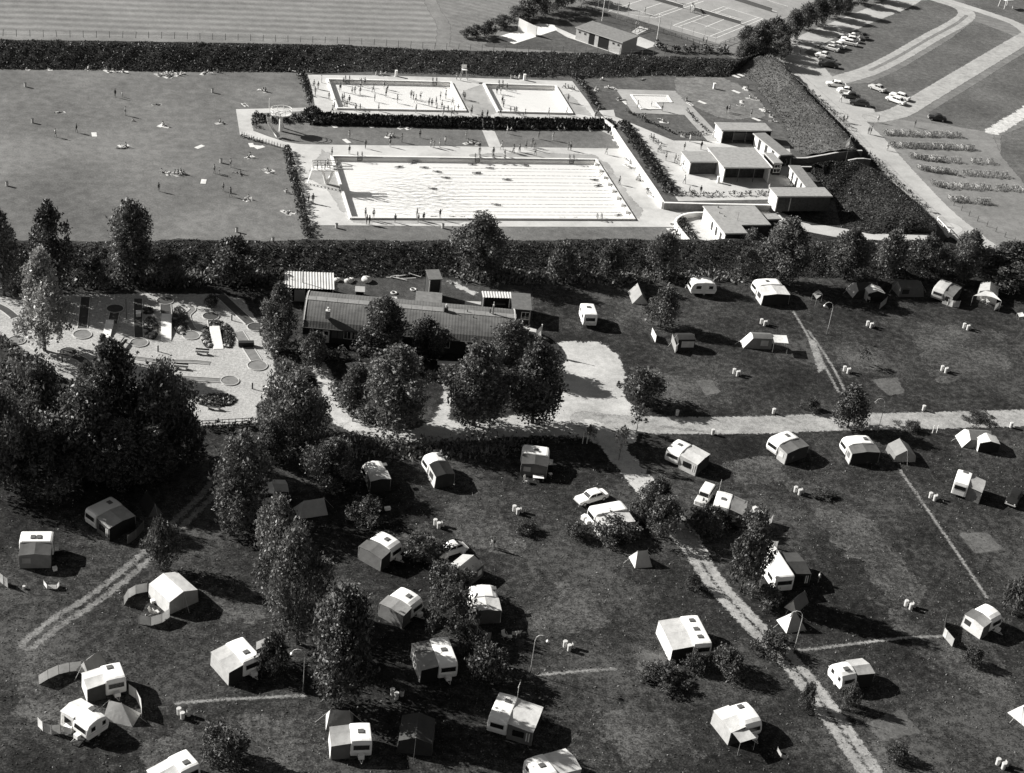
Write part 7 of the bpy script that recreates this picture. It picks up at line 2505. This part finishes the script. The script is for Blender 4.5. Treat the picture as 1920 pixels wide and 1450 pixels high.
# meadow
for x, y, ps, lb in ((312, 772, 'walk', 'walker farthest left on the meadow in the middle distance'), (430, 746, 'walk', 'walker on the meadow, just right of another walker'), (648, 548, 'stand', 'person standing beside a smaller person in the upper meadow'),
                     (688, 547, 'stand', 'smaller person of the pair in the upper meadow'), (705, 650, 'stand', 'dark-clad person beside a small child in the middle of the meadow'), (745, 682, 'sit', 'small child sitting beside the dark-clad person on the meadow'),
                     (1205, 977, 'walk', 'person at the left of a standing trio on the meadow'), (1233, 977, 'stand', 'small person of the standing trio on the meadow'), (1297, 942, 'stand', 'dark-haired person of the standing trio on the meadow, nearest the slide'),
                     (893, 1077, 'stand', 'dark-clothed person alone below the row of sitting people'), (1255, 1077, 'walk', 'left one of two walkers in the lower meadow'), (1297, 1107, 'walk', 'right one of two walkers in the lower meadow')):
    person(ps, P('A1', x, y), lb, None, random.choice(['trunks', 'swimsuit', 'shirt', 'dark_shirt']), None, random.choice((0, 1)), .65 if ('child' in lb and 'sitting' in lb) or 'small' in lb.split()[0] else None)
for lb, pts in (('below the far embankment, in the big group', [(890, 425), (905, 420), (925, 425), (940, 410), (955, 422), (975, 415), (1000, 422), (1020, 418), (935, 432), (960, 432)]), ('in the row of sitters in mid-meadow', [(915, 972), (945, 978), (960, 976), (980, 980), (1000, 978), (1020, 976), (1030, 980)]),
                ('in the compact group on the left meadow', [(690, 828), (710, 826), (680, 836)]), ('on the meadow nearest the slide path', [(1235, 692), (1252, 692), (1475, 514), (1492, 514)]),
                ('in the lower right corner of the meadow', [(1335, 976), (1350, 982), (1495, 962), (1510, 968), (1380, 1122), (1398, 1124), (1600, 1196), (1618, 1198), (1630, 1192), (1610, 1085), (1400, 886)]),
                ('in the middle of the meadow', [(330, 636), (880, 592), (915, 710), (935, 714), (1375, 592)]),
                ('scattered at the foot of the far embankment', [(155, 385), (272, 388), (495, 392), (605, 404), (640, 402), (695, 408), (1150, 414), (1165, 412), (1225, 410), (1465, 395), (1628, 402), (1650, 404)])):
    crowd('A1', pts, ('sit', 'lean', 'lie'), 'sitting', lb, 0, 0, ('shirt', 'trunks', 'bikini', 'white_trunks'), .75)
for x, y in ((1123, 827), (1145, 1022), (530, 758), (1415, 818), (1440, 824), (1462, 830)):
    towel(P('A1', x, y, .01), 'loose pale towel on the meadow grass', random.random() * 3, .8, 'loose towels on the meadow')
for x, y, lb in ((143, 489, 'white bin in the upper left of the meadow'), (183, 692, 'white bin in the left middle of the meadow'), (1195, 522, 'white bin in the upper right of the meadow'), (40, 1047, 'white bin at the left edge of the meadow'),
                 (1332, 1307, 'white bin near the lower end of the meadow'), (1243, 917, 'white bin behind the standing trio on the meadow'), (1535, 1362, 'white bin at the foot of the boundary hedge')):
    litter_bin(P('A1', x, y), lb, None, True)
litter_bin(P('H3', 400, 948), 'white bin on the near deck edge below the divers corner', None, True)
litter_bin(P('H3', 1525, 950), 'white bin on the near deck edge right of the bathers', None, True)
for k, x, y, z, lb in (('H1', 1030, 132, TZ, 'slim white post at the back of the wide shallow pool'), ('H2', 695, 172, TZ, 'slim white post at the back of the square pool'), ('G8', 680, 360, TZ, 'slim white post on the trampled lawn'), ('H5', 1383, 915, TZ, 'small dark pedestal with white top on the plaza')):
    o = MB().box(-.22, .22, -.22, .22, 0, 1.2).box(-.26, .26, -.26, .26, 1.2, 1.28).build('white_post', paint(.8))
    o.location = P(k, x, y, z)
    tag(o, lb, 'post')
# lifeguard chair
o = thing('lifeguard_chair', 'tall lifeguard chair between the two upper pools', 'chair', P('H1', 1745, 165, TZ))
for sx in (-1, 1):
    for sy in (-1, 1):
        MB().cyl((sx * .75, sy * .6, 0), (sx * .4, sy * .35, 2.1), .06, .06, 6).build('leg', grey(.3, tag='rail'), o)
MB().box(-.5, .5, -.45, .45, 2.1, 2.18).build('seat', WHITE, o)
MB().box(-.5, .5, .4, .47, 2.2, 3.0).build('backrest', WHITE, o)
for lb, x, y in (('bench at the foot of the far embankment behind the wide pool', 870, 118), ):
    bench(x, y, 0, lb, 'H1')
# campsite and road people
person('stand', P('E2', 1078, 745), 'person in a white shirt standing in the shadow behind the long caravan', 1, 'shirt')
person('stand', P('E5', 1722, 420), 'person in dark clothes standing on the turf right of the beetle car', 2, 'dark_shirt')
person('walk', P('E5', 1700, 395), 'child with pale hair beside the person near the beetle car', 2, 'trunks', None, 2, .7)
crowd('A4', [(303, 306), (530, 580), (545, 694), (562, 694), (688, 760), (700, 764), (740, 695), (950, 722), (795, 854)], ('stand', 'walk'), 'standing', 'on the dusty road by the bicycle yard', 0, 0, ('dark_shirt', 'shirt', 'dress'))
for x, y, lb in ((662, 84, 'player in white on the far side of the tennis court'), (808, 130, 'player in white near the middle of the tennis court'), (1085, 24, 'player at the top edge of the tennis courts'), (1212, 112, 'person in white at the net post'), (1250, 122, 'umpire figure in white beside the net post')):
    person('walk', P('H7', x, y), lb, 1, 'shirt', None, 1)
for x, y, lb in ((1330, 396, 'person in a dark shirt at the corner of the tennis fence'), (1362, 400, 'person in white at the corner of the tennis fence'), (755, 256, 'person in white at the clubhouse gate'), (730, 250, 'second person in white at the clubhouse gate'), (318, 374, 'person in the dark porch of the clubhouse'), (385, 404, 'person leaning at the pillar of the clubhouse')):
    person('stand', P('H7', x, y), lb, 1, 'dark_shirt' if 'dark shirt' in lb else 'shirt', None, 1)

# ================================================================== BICYCLES
BF = [grey(v, .1, 3, .4, tag='bike_frame') for v in (.02, .03, .15, .55)]
TYRE = grey(.025, tag='tyre')
RIMW = grey(.5, tag='wheel_rim')


def bike_proto(fm):
    o = thing('bicycle', 'bicycle', 'bicycle', (0, -5000, 0))
    ks = []
    for x in (-.52, .52):
        mb = MB()
        for i in range(12):
            t0, t1 = 2 * math.pi * i / 12, 2 * math.pi * (i + 1) / 12
            mb.cyl((x + .33 * math.cos(t0), 0, .35 + .33 * math.sin(t0)), (x + .33 * math.cos(t1), 0, .35 + .33 * math.sin(t1)), .025, .025, 4, 0, False)
        for i in range(6):
            t0 = math.pi * i / 6
            mb.cyl((x - .31 * math.cos(t0), 0, .35 - .31 * math.sin(t0)), (x + .31 * math.cos(t0), 0, .35 + .31 * math.sin(t0)), .008, .008, 3, 1, False)
        ks.append(mb.build('wheel', [TYRE, RIMW], o))
    a, b, c, d, e = (-.52, 0, .35), (-.12, 0, .30), (-.22, 0, .82), (.38, 0, .80), (.52, 0, .35)
    mb = MB()
    for p, q in ((a, b), (b, c), (c, d), (b, d), (a, c), (d, e)):
        mb.cyl(p, q, .028, .028, 5)
    mb.box(-.7, -.36, -.08, .08, .70, .735)
    mb.box(-.78, -.28, -.035, .035, .71, .725)
    ks.append(mb.build('frame', fm, o))
    ks.append(MB().box(-.36, -.10, -.09, .09, .88, .95).cyl((-.22, 0, .8), (-.22, 0, .9), .02, .02, 5).build('saddle', grey(.03, tag='rubber'), o))
    ks.append(MB().tube([(.22, -.3, 1.02), (.36, -.22, 1.04), (.38, 0, 1.0), (.36, .22, 1.04), (.22, .3, 1.02)], .022, 5).cyl((.38, 0, .8), (.38, 0, 1.0), .022, .022, 5).build('handlebar', RIMW, o))
    KIDS[o.name] = ks
    for c_ in ks:
        KIDS[c_.name] = []
    return o


BIKES = [bike_proto(f) for f in BF]
ROWN = ['first', 'second', 'third', 'fourth', 'fifth', 'sixth']
for r_, segs in enumerate(([((215, 262), (1185, 300), 44)], [((300, 410), (1320, 455), 46)], [((520, 545), (940, 590), 26), ((960, 590), (1565, 625), 16)], [((650, 685), (1105, 755), 27), ((1120, 750), (1730, 780), 16)],
                           [((810, 870), (965, 905), 11), ((980, 905), (1900, 945), 24)], [((1010, 1060), (1540, 1105), 22)])):
    for (a, b, n_) in segs:
        pa, pb = P('G3', *a), P('G3', *b)
        n_ = int(n_ * .8)
        for i in range(n_):
            if random.random() < .09:
                continue
            q = pa.lerp(pb, (i + .5) / n_) + Vector((random.uniform(-.12, .12), random.uniform(-.4, .4), 0))
            o = dup(random.choice(BIKES), q, 1.57 + random.uniform(-.15, .15) + (math.pi if random.random() < .4 else 0), 'parked bicycle in the %s row from the far end of the bicycle yard' % ROWN[r_], 'bicycles in the %s row' % ROWN[r_])
            o.rotation_euler[0] = random.uniform(-.16, .16)
for i, (k, x, y, z) in enumerate((('H5', 600, 410, TZ), ('H5', 650, 455, TZ), ('H5', 680, 535, TZ), ('H5', 980, 780, TZ), ('H6', 400, 120, TZ), ('H6', 440, 160, TZ), ('H5', 900, 700, TZ), ('A3', 1000, 1140, 0))):
    dup(random.choice(BIKES), P(k, x, y, z), random.random() * 3, 'bicycle left %s' % ['at the top of the plaza', 'beside the planted bed in mid-plaza', 'in the middle of the plaza', 'at the white wall of the kiosk', 'at the low plants of the plaza', 'by the low plants, nearer the wall', 'between two plaza groups', 'among the sunbathers at the long white wall'][i])
for o_ in list(PROTO.values()) + BIKES:                    # the patterns themselves are not part of the place
    for c_ in KIDS[o_.name]:
        bpy.data.objects.remove(c_)
    bpy.data.objects.remove(o_)

# ================================================================== FENCES, TENNIS
POSTM = grey(.10, .3, 3, .9, tag='fence_post')
PALEPOST = grey(.45, .2, 3, .8, tag='fence_post')


def fence(label, pts, n_, h, r_=.05, wires=(.5, .95), mat=POSTM, rail=None, lean=.04, name='wire_fence', skip=()):
    q = resample(pts, n_)
    o = thing(name, label, 'fence', q[0])
    me = MB().cyl((0, 0, -.1), (0, 0, h), r_, r_ * .85, 6).mesh('post', mat)
    for i, p in enumerate(q):
        if i in skip:
            continue
        c_ = link('post', me, o)
        c_.location = p - q[0]
        c_.rotation_euler = (random.gauss(0, lean), random.gauss(0, lean), 0)
    for wz in wires:
        mb = MB()
        for a, b in zip(q[:-1], q[1:]):
            mb.cyl(a - q[0] + Vector((0, 0, h * wz)), b - q[0] + Vector((0, 0, h * wz)), .014 if not rail else rail, .014 if not rail else rail, 4)
        mb.build('wire' if not rail else 'rail', mat if rail else grey(.3, tag='wire'), o)
    return o


fence('post and wire fence along the top of the far embankment', PP('0', [(-20, 67), (320, 72), (640, 81), (820, 92), (1120, 100), (1370, 109)], 2.8), 62, 1.3, .055)
fence('roadside wire fence on the bank with leaning pale posts', PP('A4', [(165, 342), (255, 465), (420, 600), (560, 738), (615, 800)], .6), 30, 1.5, .05, (.3, .6, .97), PALEPOST, None, .1)
fence('roadside wire fence round the mound with leaning pale posts', PP('A4', [(690, 880), (800, 1000), (910, 1110), (1000, 1190), (1075, 1262)], .3), 22, 1.6, .05, (.3, .6, .97), PALEPOST, None, .1)
fence('row of short dark posts beside the dusty road', PP('A4', [(1172, 1165), (1240, 1212), (1288, 1245), (1338, 1272), (1385, 1298), (1427, 1325), (1470, 1350), (1512, 1376)]), 8, 1.1, .07, ())
fence('low dark rail fence along the clubhouse side of the tennis courts', PP('H7', [(240, 70), (350, 108), (500, 158), (670, 210), (850, 264), (1000, 308), (1180, 362), (1330, 412), (1480, 440)]), 24, .9, .07, (.95,), POSTM, .05, 0, 'rail_fence')
fence('low dark rail fence at the bushes end of the tennis court', PP('H7', [(1490, 415), (1600, 372), (1700, 335)]), 6, .9, .06, (.95,), POSTM, .05, 0, 'rail_fence')
fence('short rail at the clubhouse gate', PP('H7', [(690, 285), (740, 258)]), 3, .9, .06, (.95,), POSTM, .05, 0, 'rail_fence')
fence('second short rail at the clubhouse gate', PP('H7', [(722, 302), (842, 268)]), 4, .9, .06, (.95,), POSTM, .05, 0, 'rail_fence')
fence('dark post fence along the slide path', PP('G1', [(180, 580), (350, 650), (560, 700), (760, 760), (850, 790)]), 18, .9, .06, (.6,), POSTM)
fence('tall netting posts along the clubhouse side of the tennis courts', PP('H7', [(560, 150), (760, 215), (860, 250), (1040, 305), (1145, 335), (1240, 365), (1340, 395), (1440, 425)]), 10, 3.0, .04, (.35, .65, .98), grey(.3, tag='rail'), None, 0, 'net_fence')
o = thing('gate', 'white double field gate at the end of the exit path', 'gate', P('A4', 1076, 1275), 0)
ga, gb = P('A4', 1076, 1275), P('A4', 1140, 1345)
d = (gb - ga)
o.rotation_euler = (0, 0, math.atan2(d.y, d.x))
GL = d.length
for x0, x1 in ((0.05, GL / 2 - .03), (GL / 2 + .03, GL - .05)):
    mb = MB()
    for z in (.25, .7, 1.25):
        mb.box(x0, x1, -.04, .04, z, z + .12)
    for x in (x0, x1 - .12):
        mb.box(x, x + .12, -.045, .045, .2, 1.4)
    mb.slab((x0 + .12, -.02, .3), (x0 + .24, -.02, .3), (x1 - .12, -.02, 1.25), (x1 - .24, -.02, 1.25), .04)
    mb.build('gate_leaf', WHITE, o)
for x in (-.1, GL + .1):
    MB().box(x - .1, x + .1, -.1, .1, 0, 1.7).build('gate_post', WHITE, o)
fence('low plank fence at the lower end of the minigolf ground', PP('B1', [(1300, 1128), (1640, 1108)]), 9, .9, .06, (.4, .9), grey(.3, tag='plank'), .07, 0, 'plank_fence')
# tennis courts
sheet('tennis_court', PP('H7', [(330, 60), (480, 95), (850, 215), (1240, 325), (1480, 400), (1700, 318), (1960, 210), (2500, 0), (2500, -300), (500, -300)]), COURT)
LINEM = grey(.72, .15, 2, .8, tag='court_line')
zl = layer(foot(PP('H7', [(400, 0), (1900, 360)])))


def line_on(k, a, b, wd=.16):
    p, q = P(k, *a), P(k, *b)
    d = (q - p).normalized()
    nn = Vector((-d.y, d.x, 0)) * wd / 2
    return [p - nn, q - nn, q + nn, p + nn]


LN = [((1065, 232), (1520, 62)), ((1115, 242), (1572, 72)), ((1392, 330), (1838, 158)), ((1450, 345), (1872, 172)), ((1065, 232), (1450, 345)), ((1520, 62), (1872, 172)), ((1350, 248), (1585, 152)), ((1240, 195), (1500, 278)), ((1440, 105), (1690, 180)),
      ((480, 105), (1000, -70)), ((820, 78), (960, 30)), ((870, 150), (1290, 5)), ((905, 165), (1340, 12)), ((480, 105), (905, 165)), ((620, 60), (890, 140)), ((1640, 0), (2000, 110)), ((1700, -60), (2100, 60))]
for i, (a, b) in enumerate(LN):
    me = bpy.data.meshes.new('court_line')
    q = line_on('H7', a, b)
    me.from_pydata([(p.x, p.y, zl + .004 * (i % 2)) for p in q], [], [(0, 1, 2, 3)])
    if me.polygons[0].normal.z < 0:
        me.flip_normals()
    me.materials.append(LINEM)
    o = link('court_line', me)
    o['kind'] = 'structure'
netm = grey(.10, .2, 6, .9, tag='net_mesh')
for a, b, lb in (((1255, 98), (1670, 222), 'tennis net with white tape on the nearer court'), ((880, 0), (1150, 78), 'tennis net with white tape on the court beyond the clubhouse'), ((1620, 5), (1950, 110), 'dark fence between the far courts')):
    p, q = P('H7', *a), P('H7', *b)
    d = q - p
    o = thing('tennis_net', lb, 'tennis net', p, math.atan2(d.y, d.x))
    MB().box(0, d.length, -.015, .015, .05, .9).build('net', netm, o)
    MB().box(0, d.length, -.04, .04, .9, 1.0).build('tape', paint(.85) if 'tape' in lb else POSTM, o)
    for x in (0, d.length):
        MB().cyl((x, 0, 0), (x, 0, 1.05), .05, .05, 6).build('post', POSTM, o)
o = thing('umpire_chair', 'white umpire chair at the net of the nearer court', 'chair', P('H7', 1235, 105), .4)
for x in (-.35, .35):
    MB().cyl((x, -.35, 0), (x, 0, 1.6), .05, .05, 5).build('leg', WHITE, o)
    MB().cyl((x, .35, 0), (x, 0.05, 1.6), .05, .05, 5).build('leg', WHITE, o)
MB().box(-.4, .4, -.3, .3, 1.6, 1.68).box(-.4, .4, .25, .3, 1.68, 2.2).build('seat', WHITE, o)

# ================================================================== HEDGES
hedge('hedge', PP('A3', [(835, 765), (905, 870), (990, 988), (1070, 1108), (1128, 1188)]), 3.2, 1.0, 'broad dark hedge in the planted bed between long white wall and plaza', 26, .3, None, TZ)
hedge('hedge', PP('A3', [(1185, 1188), (1350, 1194), (1520, 1190), (1705, 1184)]), .9, .7, 'row of low plants along the plaza edge above the straight retaining wall', 34, .24, LEAF_MID, TZ, gap=.25)
hedge('hedge', PP('A2', [(440, 585), (462, 680), (490, 780), (520, 900), (545, 1010), (570, 1110)]), 1.9, 1.1, 'long boundary hedge between the meadow and the large pool deck', 26, .28)
hedge('hedge', PP('A2', [(520, 118), (545, 180), (570, 250), (592, 318)]), 1.8, 1.2, 'boundary hedge between the meadow and the wide shallow pool', 26, .28)
hedge('hedge', PP('A2', [(245, 395), (330, 405), (450, 400), (560, 395)]), 3.2, 1.1, 'dark hedge behind the slide tower', 26, .28)
hedge('hedge', PP('A2', [(240, 400), (252, 450)]), 1.4, .7, 'end of the hedge beside the path round the slide', 26, .26)
hedge('hedge', PP('A3', [(555, 478), (620, 565), (690, 680)]), 1.8, .8, 'hedge between the square pool deck and the paddling pool lawn', 26, .28, None, TZ)
hedge('hedge', PP('A3', [(850, 690), (960, 745), (1060, 792), (1145, 828)]), .9, .6, 'low hedge along the path above the plaza', 30, .24, None, TZ)
hedge('hedge', PP('A3', [(1150, 826), (1240, 828), (1340, 828)]), .9, .5, 'low hedge at the plaza end of the paddling pool lawn', 30, .24, None, TZ)
hedge('hedge', PP('A3', [(1215, 690), (1280, 765), (1345, 820)]), .8, .5, 'thin hedge along the paddling pool path', 26, .24, None, TZ)
hedge('hedge', PP('H6', [(290, 430), (330, 510), (390, 610), (470, 730)]), 2.0, .7, 'hedge inside the curved white wall', 28, .28)
hedge('hedge', PP('H6', [(1110, 650), (1200, 655), (1330, 660), (1450, 640)]), 2.2, 1.1, 'dark shrubs behind the broad pool house', 26, .3)
hedge('hedge', PP('A2', [(165, 500), (220, 520), (300, 540)]), .9, .5, 'low hedge at the start of the slide path fence', 26, .24)
hedge('creeper', PP('A4', [(185, 370), (260, 470), (420, 600), (560, 735)], 0), 1.4, .9, 'dark creeper growing along the roadside fence on the bank', 10, .34, LEAF_MID, .5, 'creeper', None, .35)
hedge('creeper', PP('A4', [(690, 885), (800, 1005), (910, 1115), (1010, 1200)], 0), 1.5, .9, 'dark creeper growing along the roadside fence round the mound', 12, .34, LEAF_MID, .2, 'creeper', None, .3)
hedge('hedge', PP('B1', [(-80, 545), (0, 590), (110, 690), (230, 760), (350, 830)]), 2.4, 1.1, 'straggling hedge along the lower left side of the minigolf ground', 22, .3, LEAF_MID)
hedge('hedge', PP('B1', [(1700, 500), (1730, 620), (1760, 700)]), 2.2, 1.6, 'dark hedge at the right end of the minigolf ground', 24, .3, LEAF_MID)
hedge('hedge', PP('B1', [(1800, 740), (1880, 800), (1960, 860)]), 2.6, 1.5, 'dense shrubs between the minigolf ground and the garden path', 24, .3, LEAF_MID)
hedge('hedge', PP('B2', [(160, 640), (300, 680), (420, 700), (520, 690)]), 2.4, 1.4, 'shrubs in the garden in front of the pavilion door', 20, .3, LEAF_MID)
hedge('hedge', PP('B2', [(560, 640), (640, 680)]), 2.2, 1.3, 'rounded shrub in front of the pavilion windows', 24, .3, LEAF_MID)
hedge('hedge', PP('B2', [(430, 880), (470, 980), (560, 1060), (640, 1120)]), 2.2, 1.1, 'dark shrubs inside the curve of the garden path', 24, .3, LEAF_DARK)
hedge('hedge', PP('H7', [(900, 430), (1000, 460), (1100, 470), (1280, 470), (1420, 470), (1560, 480)]), 2.2, 1.4, 'row of bushes between the clubhouse and the far embankment', 20, .36, LEAF_MID, 0, 'hedge', None, .3)
hedge('hedge', PP('0', [(830, 845), (900, 842), (1000, 828), (1085, 825)]), 1.6, .6, 'ragged low hedge along the lower side of the sandy yard', 22, .28, LEAF_MID)
hedge('hedge', PP('B1', [(1320, 1150), (1500, 1150), (1650, 1130)]), 1.4, 1.0, 'dark low bushes along the plank fence of the minigolf ground', 24, .28)

# ================================================================== TREES
T = px_tree
T('tall', 8, 560, 388, 75, 'dark tree at the left edge on the near embankment')
T('tall', 97, 552, 385, 84, 'broad dark tree on the embankment behind the pale poplar')
T('tall', 243, 535, 388, 82, 'tall dark tree on the embankment standing against the meadow')
T('young', 440, 548, 452, 98, 'dense bushy tree at the embankment above the long diagonal lane')
T('young', 322, 545, 478, 56, 'small dark tree between two bigger trees on the embankment')
T('young', 178, 548, 478, 60, 'small dark tree right of the pale poplar on the embankment')
T('poplar', 84, 658, 482, 98, 'pale silvery poplar with visible trunk on the minigolf ground', 'poplar', foot_seen=True)
T('tall', 528, 660, 537, 66, 'dark tree at the left end of the pavilion')
T('tall', 896, 528, 412, 92, 'large dark tree on the embankment behind the pavilion')
T('tall', 722, 680, 567, 84, 'bushy tree leaning over the middle of the pavilion roof')
T('young', 798, 680, 600, 78, 'lower tree beside the bushy one over the pavilion roof')
T('young', 585, 700, 625, 60, 'small tree in the garden before the pavilion door')
T('tall', 738, 802, 655, 128, 'largest front tree standing left of the white garden path', foot_seen=True)
T('tall', 888, 812, 652, 112, 'left one of the twin dark trees right of the garden path')
T('tall', 998, 806, 655, 108, 'right one of the twin dark trees right of the garden path')
T('tall', 955, 702, 608, 92, 'tree hiding the right end of the pavilion')
T('young', 662, 775, 690, 62, 'smaller tree tucked left of the largest front tree')
T('broad', 75, 880, 690, 150, 'big dark tree of the front left grove, nearest the left edge')
T('tall', 222, 870, 655, 125, 'tallest dark tree of the front left grove')
T('broad', 300, 890, 697, 140, 'right-hand dark tree of the front left grove')
T('broad', 150, 920, 735, 165, 'wide dark tree in the middle of the front left grove')
T('broad', 10, 940, 740, 130, 'dark tree at the left edge below the minigolf hedge')
T('young', 352, 885, 780, 90, 'low dark tree at the right side of the front left grove')
T('broad', 215, 935, 800, 130, 'low spreading tree at the near side of the front left grove')
T('young', 90, 955, 820, 110, 'low dark tree at the near left of the front left grove')
T('young', 285, 925, 810, 100, 'low dark tree in front of the right-hand grove tree')
T('broad', 548, 850, 715, 118, 'dark tree at the lower right corner of the minigolf ground')
T('young', 462, 955, 815, 96, 'bushy tree beside the upper end of the left sandy track', foot_seen=True)
T('young', 510, 870, 790, 70, 'dark bush-like tree behind the left track')
T('broad', 618, 925, 828, 100, 'ivy-dark tree left of the caravan under the large tree')
T('tall', 515, 1135, 950, 100, 'slender leafy tree with bare trunk above the lamp post', foot_seen=True)
T('tall', 558, 1207, 1000, 112, 'tall leafy tree with bare trunk beside the middle row lamp post', foot_seen=True)
T('tall', 636, 1325, 1118, 135, 'large leafy tree in front of the grey ridge tent', foot_seen=True)
T('young', 440, 1010, 905, 85, 'leafy tree beside the half hidden caravan')
T('bush', 685, 990, 940, 78, 'round bush above the dark creased awning', 'bush')
T('bush', 795, 1062, 1010, 80, 'round bush between the creased awning and the beetle car', 'bush')
T('bush', 840, 1130, 1065, 90, 'dark bush at the cabin tent curtain', 'bush')
T('bush', 845, 1195, 1110, 88, 'dark bush left of the rounded white caravan', 'bush')
T('bush', 868, 1225, 1165, 70, 'bush between the rounded caravan and the black-hatched one', 'bush')
T('bush', 912, 1292, 1218, 98, 'big bush above the aerial caravan', 'bush')
T('bush', 512, 1272, 1198, 66, 'small round bush at the drawbar of the roof seam caravan', 'bush')
T('young', 300, 1075, 976, 62, 'small upright tree beside the left sandy track', var=0)
T('bush', 418, 1450, 1368, 100, 'wide bush at the bottom edge left of the middle', 'bush')
T('young', 1200, 765, 695, 74, 'round-crowned tree right of the sandy yard')
T('thin', 1193, 822, 762, 38, 'thin sapling at the junction of the tracks', 'sapling')
T('thin', 1160, 870, 800, 26, 'very thin sapling beside the junction path', 'sapling')
T('young', 1238, 622, 543, 62, 'dark young tree behind the dark cabin tent')
T('young', 1590, 815, 733, 82, 'round tree standing on the camp road')
T('bush', 1520, 778, 750, 34, 'small bush at the upper edge of the camp road', 'bush')
T('thin', 1616, 690, 655, 26, 'bare little sapling on the upper turf', 'sapling')
T('thin', 1680, 805, 790, 24, 'tiny sapling below the camp road, left one', 'sapling')
T('bush', 1710, 812, 792, 30, 'low bush below the camp road, right one', 'bush')
T('bush', 1835, 802, 785, 60, 'low dry bush behind the house tent with the white porch', 'bush')
T('young', 1050, 528, 455, 64, 'first tree along the near embankment right of the large dark one')
T('young', 1140, 532, 458, 56, 'second tree along the near embankment right of the large dark one')
T('young', 1240, 528, 438, 54, 'slim tree on the embankment above the dark young tree')
T('young', 1392, 522, 465, 44, 'small tree on the embankment above the white awning')
T('tall', 1465, 545, 420, 98, 'tall dark tree in front of the pool house annex')
T('tall', 1582, 535, 436, 92, 'dark tree on the embankment above the square tarpaulin')
T('young', 1660, 525, 432, 62, 'narrow dark tree on the embankment above the cabin tent')
T('young', 1732, 528, 447, 66, 'low dark tree on the embankment above the shaded caravan')
T('tall', 1802, 530, 438, 56, 'pointed dark tree near the gate end of the embankment')
T('tall', 1885, 560, 458, 118, 'broad dark tree at the right edge of the embankment')
T('young', 1405, 470, 430, 44, 'bushy tree hiding the corner of the pool house wall')
T('broad', 1222, 985, 905, 72, 'tall bush where the two tracks cross')
T('young', 1238, 1015, 935, 72, 'dark bush at the near side of the track crossing')
T('bush', 1150, 1028, 978, 84, 'bush hiding the lower side of the white caravan below the saloon car', 'bush')
T('bush', 1198, 985, 945, 50, 'bush at the tail of the white caravan below the saloon car', 'bush')
T('bush', 1320, 1010, 955, 70, 'bush below the light off-road car', 'bush')
T('young', 1388, 1110, 968, 84, 'dark tree hiding the front of the very long caravan', foot_seen=True)
T('bush', 1400, 1010, 965, 70, 'bush in front of the flat grey awning', 'bush')
T('bush', 1440, 1145, 1105, 56, 'small bush beside the narrow grey tent', 'bush')
T('bush', 985, 1005, 980, 40, 'little bush on the turf left of the white saloon car', 'bush')
T('bush', 1080, 1015, 985, 42, 'little bush left of the spread tent', 'bush')
T('bush', 1440, 1235, 1190, 66, 'dark bush overhanging the right sandy track', 'bush')
T('bush', 1362, 1275, 1222, 66, 'bush at the drawbar of the three-hatch caravan', 'bush')
T('bush', 1302, 1265, 1230, 44, 'small bush touching the shade-toned end of the three-hatch awning', 'bush')
T('bush', 1240, 1300, 1252, 92, 'low spreading bush below the three-hatch caravan', 'bush')
T('bush', 1300, 1112, 1080, 36, 'little bush beside the sandy track', 'bush')
T('bush', 1510, 1335, 1285, 34, 'little bush right of the jutting flap caravan', 'bush')
T('bush', 1590, 1330, 1282, 34, 'little bush below the small rounded caravan', 'bush')
T('bush', 1822, 1252, 1218, 36, 'little bush below the right-hand windbreak caravan', 'bush')
T('bush', 1900, 1160, 1085, 60, 'bush at the right edge above the windbreak caravan', 'bush')
T('bush', 1680, 1432, 1400, 40, 'little bush at the bottom edge right of the track', 'bush')
T('bush', 1545, 940, 922, 44, 'flat shrub beside the bins below the camp road', 'bush')
T('thin', 1105, 835, 800, 26, 'thin sapling at the white posts by the yard', 'sapling')
T('conifer', 194, 662, 628, 20, 'small black conical conifer on the minigolf gravel', 'conifer')
T('bush', 396, 580, 555, 28, 'round dark shrub at the top of the minigolf ground', 'bush')
T('bush', 160, 722, 682, 34, 'dark shrub by the kinked minigolf lane', 'bush')
T('bush', 40, 562, 540, 34, 'dark shrub behind the lane at the left edge', 'bush')
for i, (x, y, ty, wd) in enumerate(((875, 72, 55, 22), (893, 74, 48, 34), (915, 70, 40, 30), (945, 58, 30, 44), (975, 45, 12, 46), (1000, 40, -5, 44), (1030, 32, -20, 50), (1060, 22, -30, 52), (1095, 10, -45, 50))):
    T('young', x, y, ty, wd, 'bush in the row beyond the practice wall, %s from its low end' % ['first', 'second', 'third', 'fourth', 'fifth', 'sixth', 'seventh', 'eighth', 'ninth'][i], 'bush', 'bushes beyond the practice wall')
for i, (x, y, ty, wd) in enumerate(((1392, 118, 80, 40), (1412, 118, 55, 48), (1430, 122, 60, 46), (1425, 95, 42, 44), (1452, 92, 35, 46), (1480, 78, 22, 46), (1505, 62, 10, 46), (1530, 50, 0, 44), (1555, 40, -10, 44), (1580, 28, -18, 44), (1610, 15, -28, 44), (1640, 4, -40, 44), (1398, 90, 50, 40), (1465, 112, 70, 40))):
    T('tall' if i % 2 else 'young', x, y, ty, wd, 'dark tree of the belt between tennis courts and dusty road', 'tree', 'tree belt between tennis courts and road', name='belt_tree')
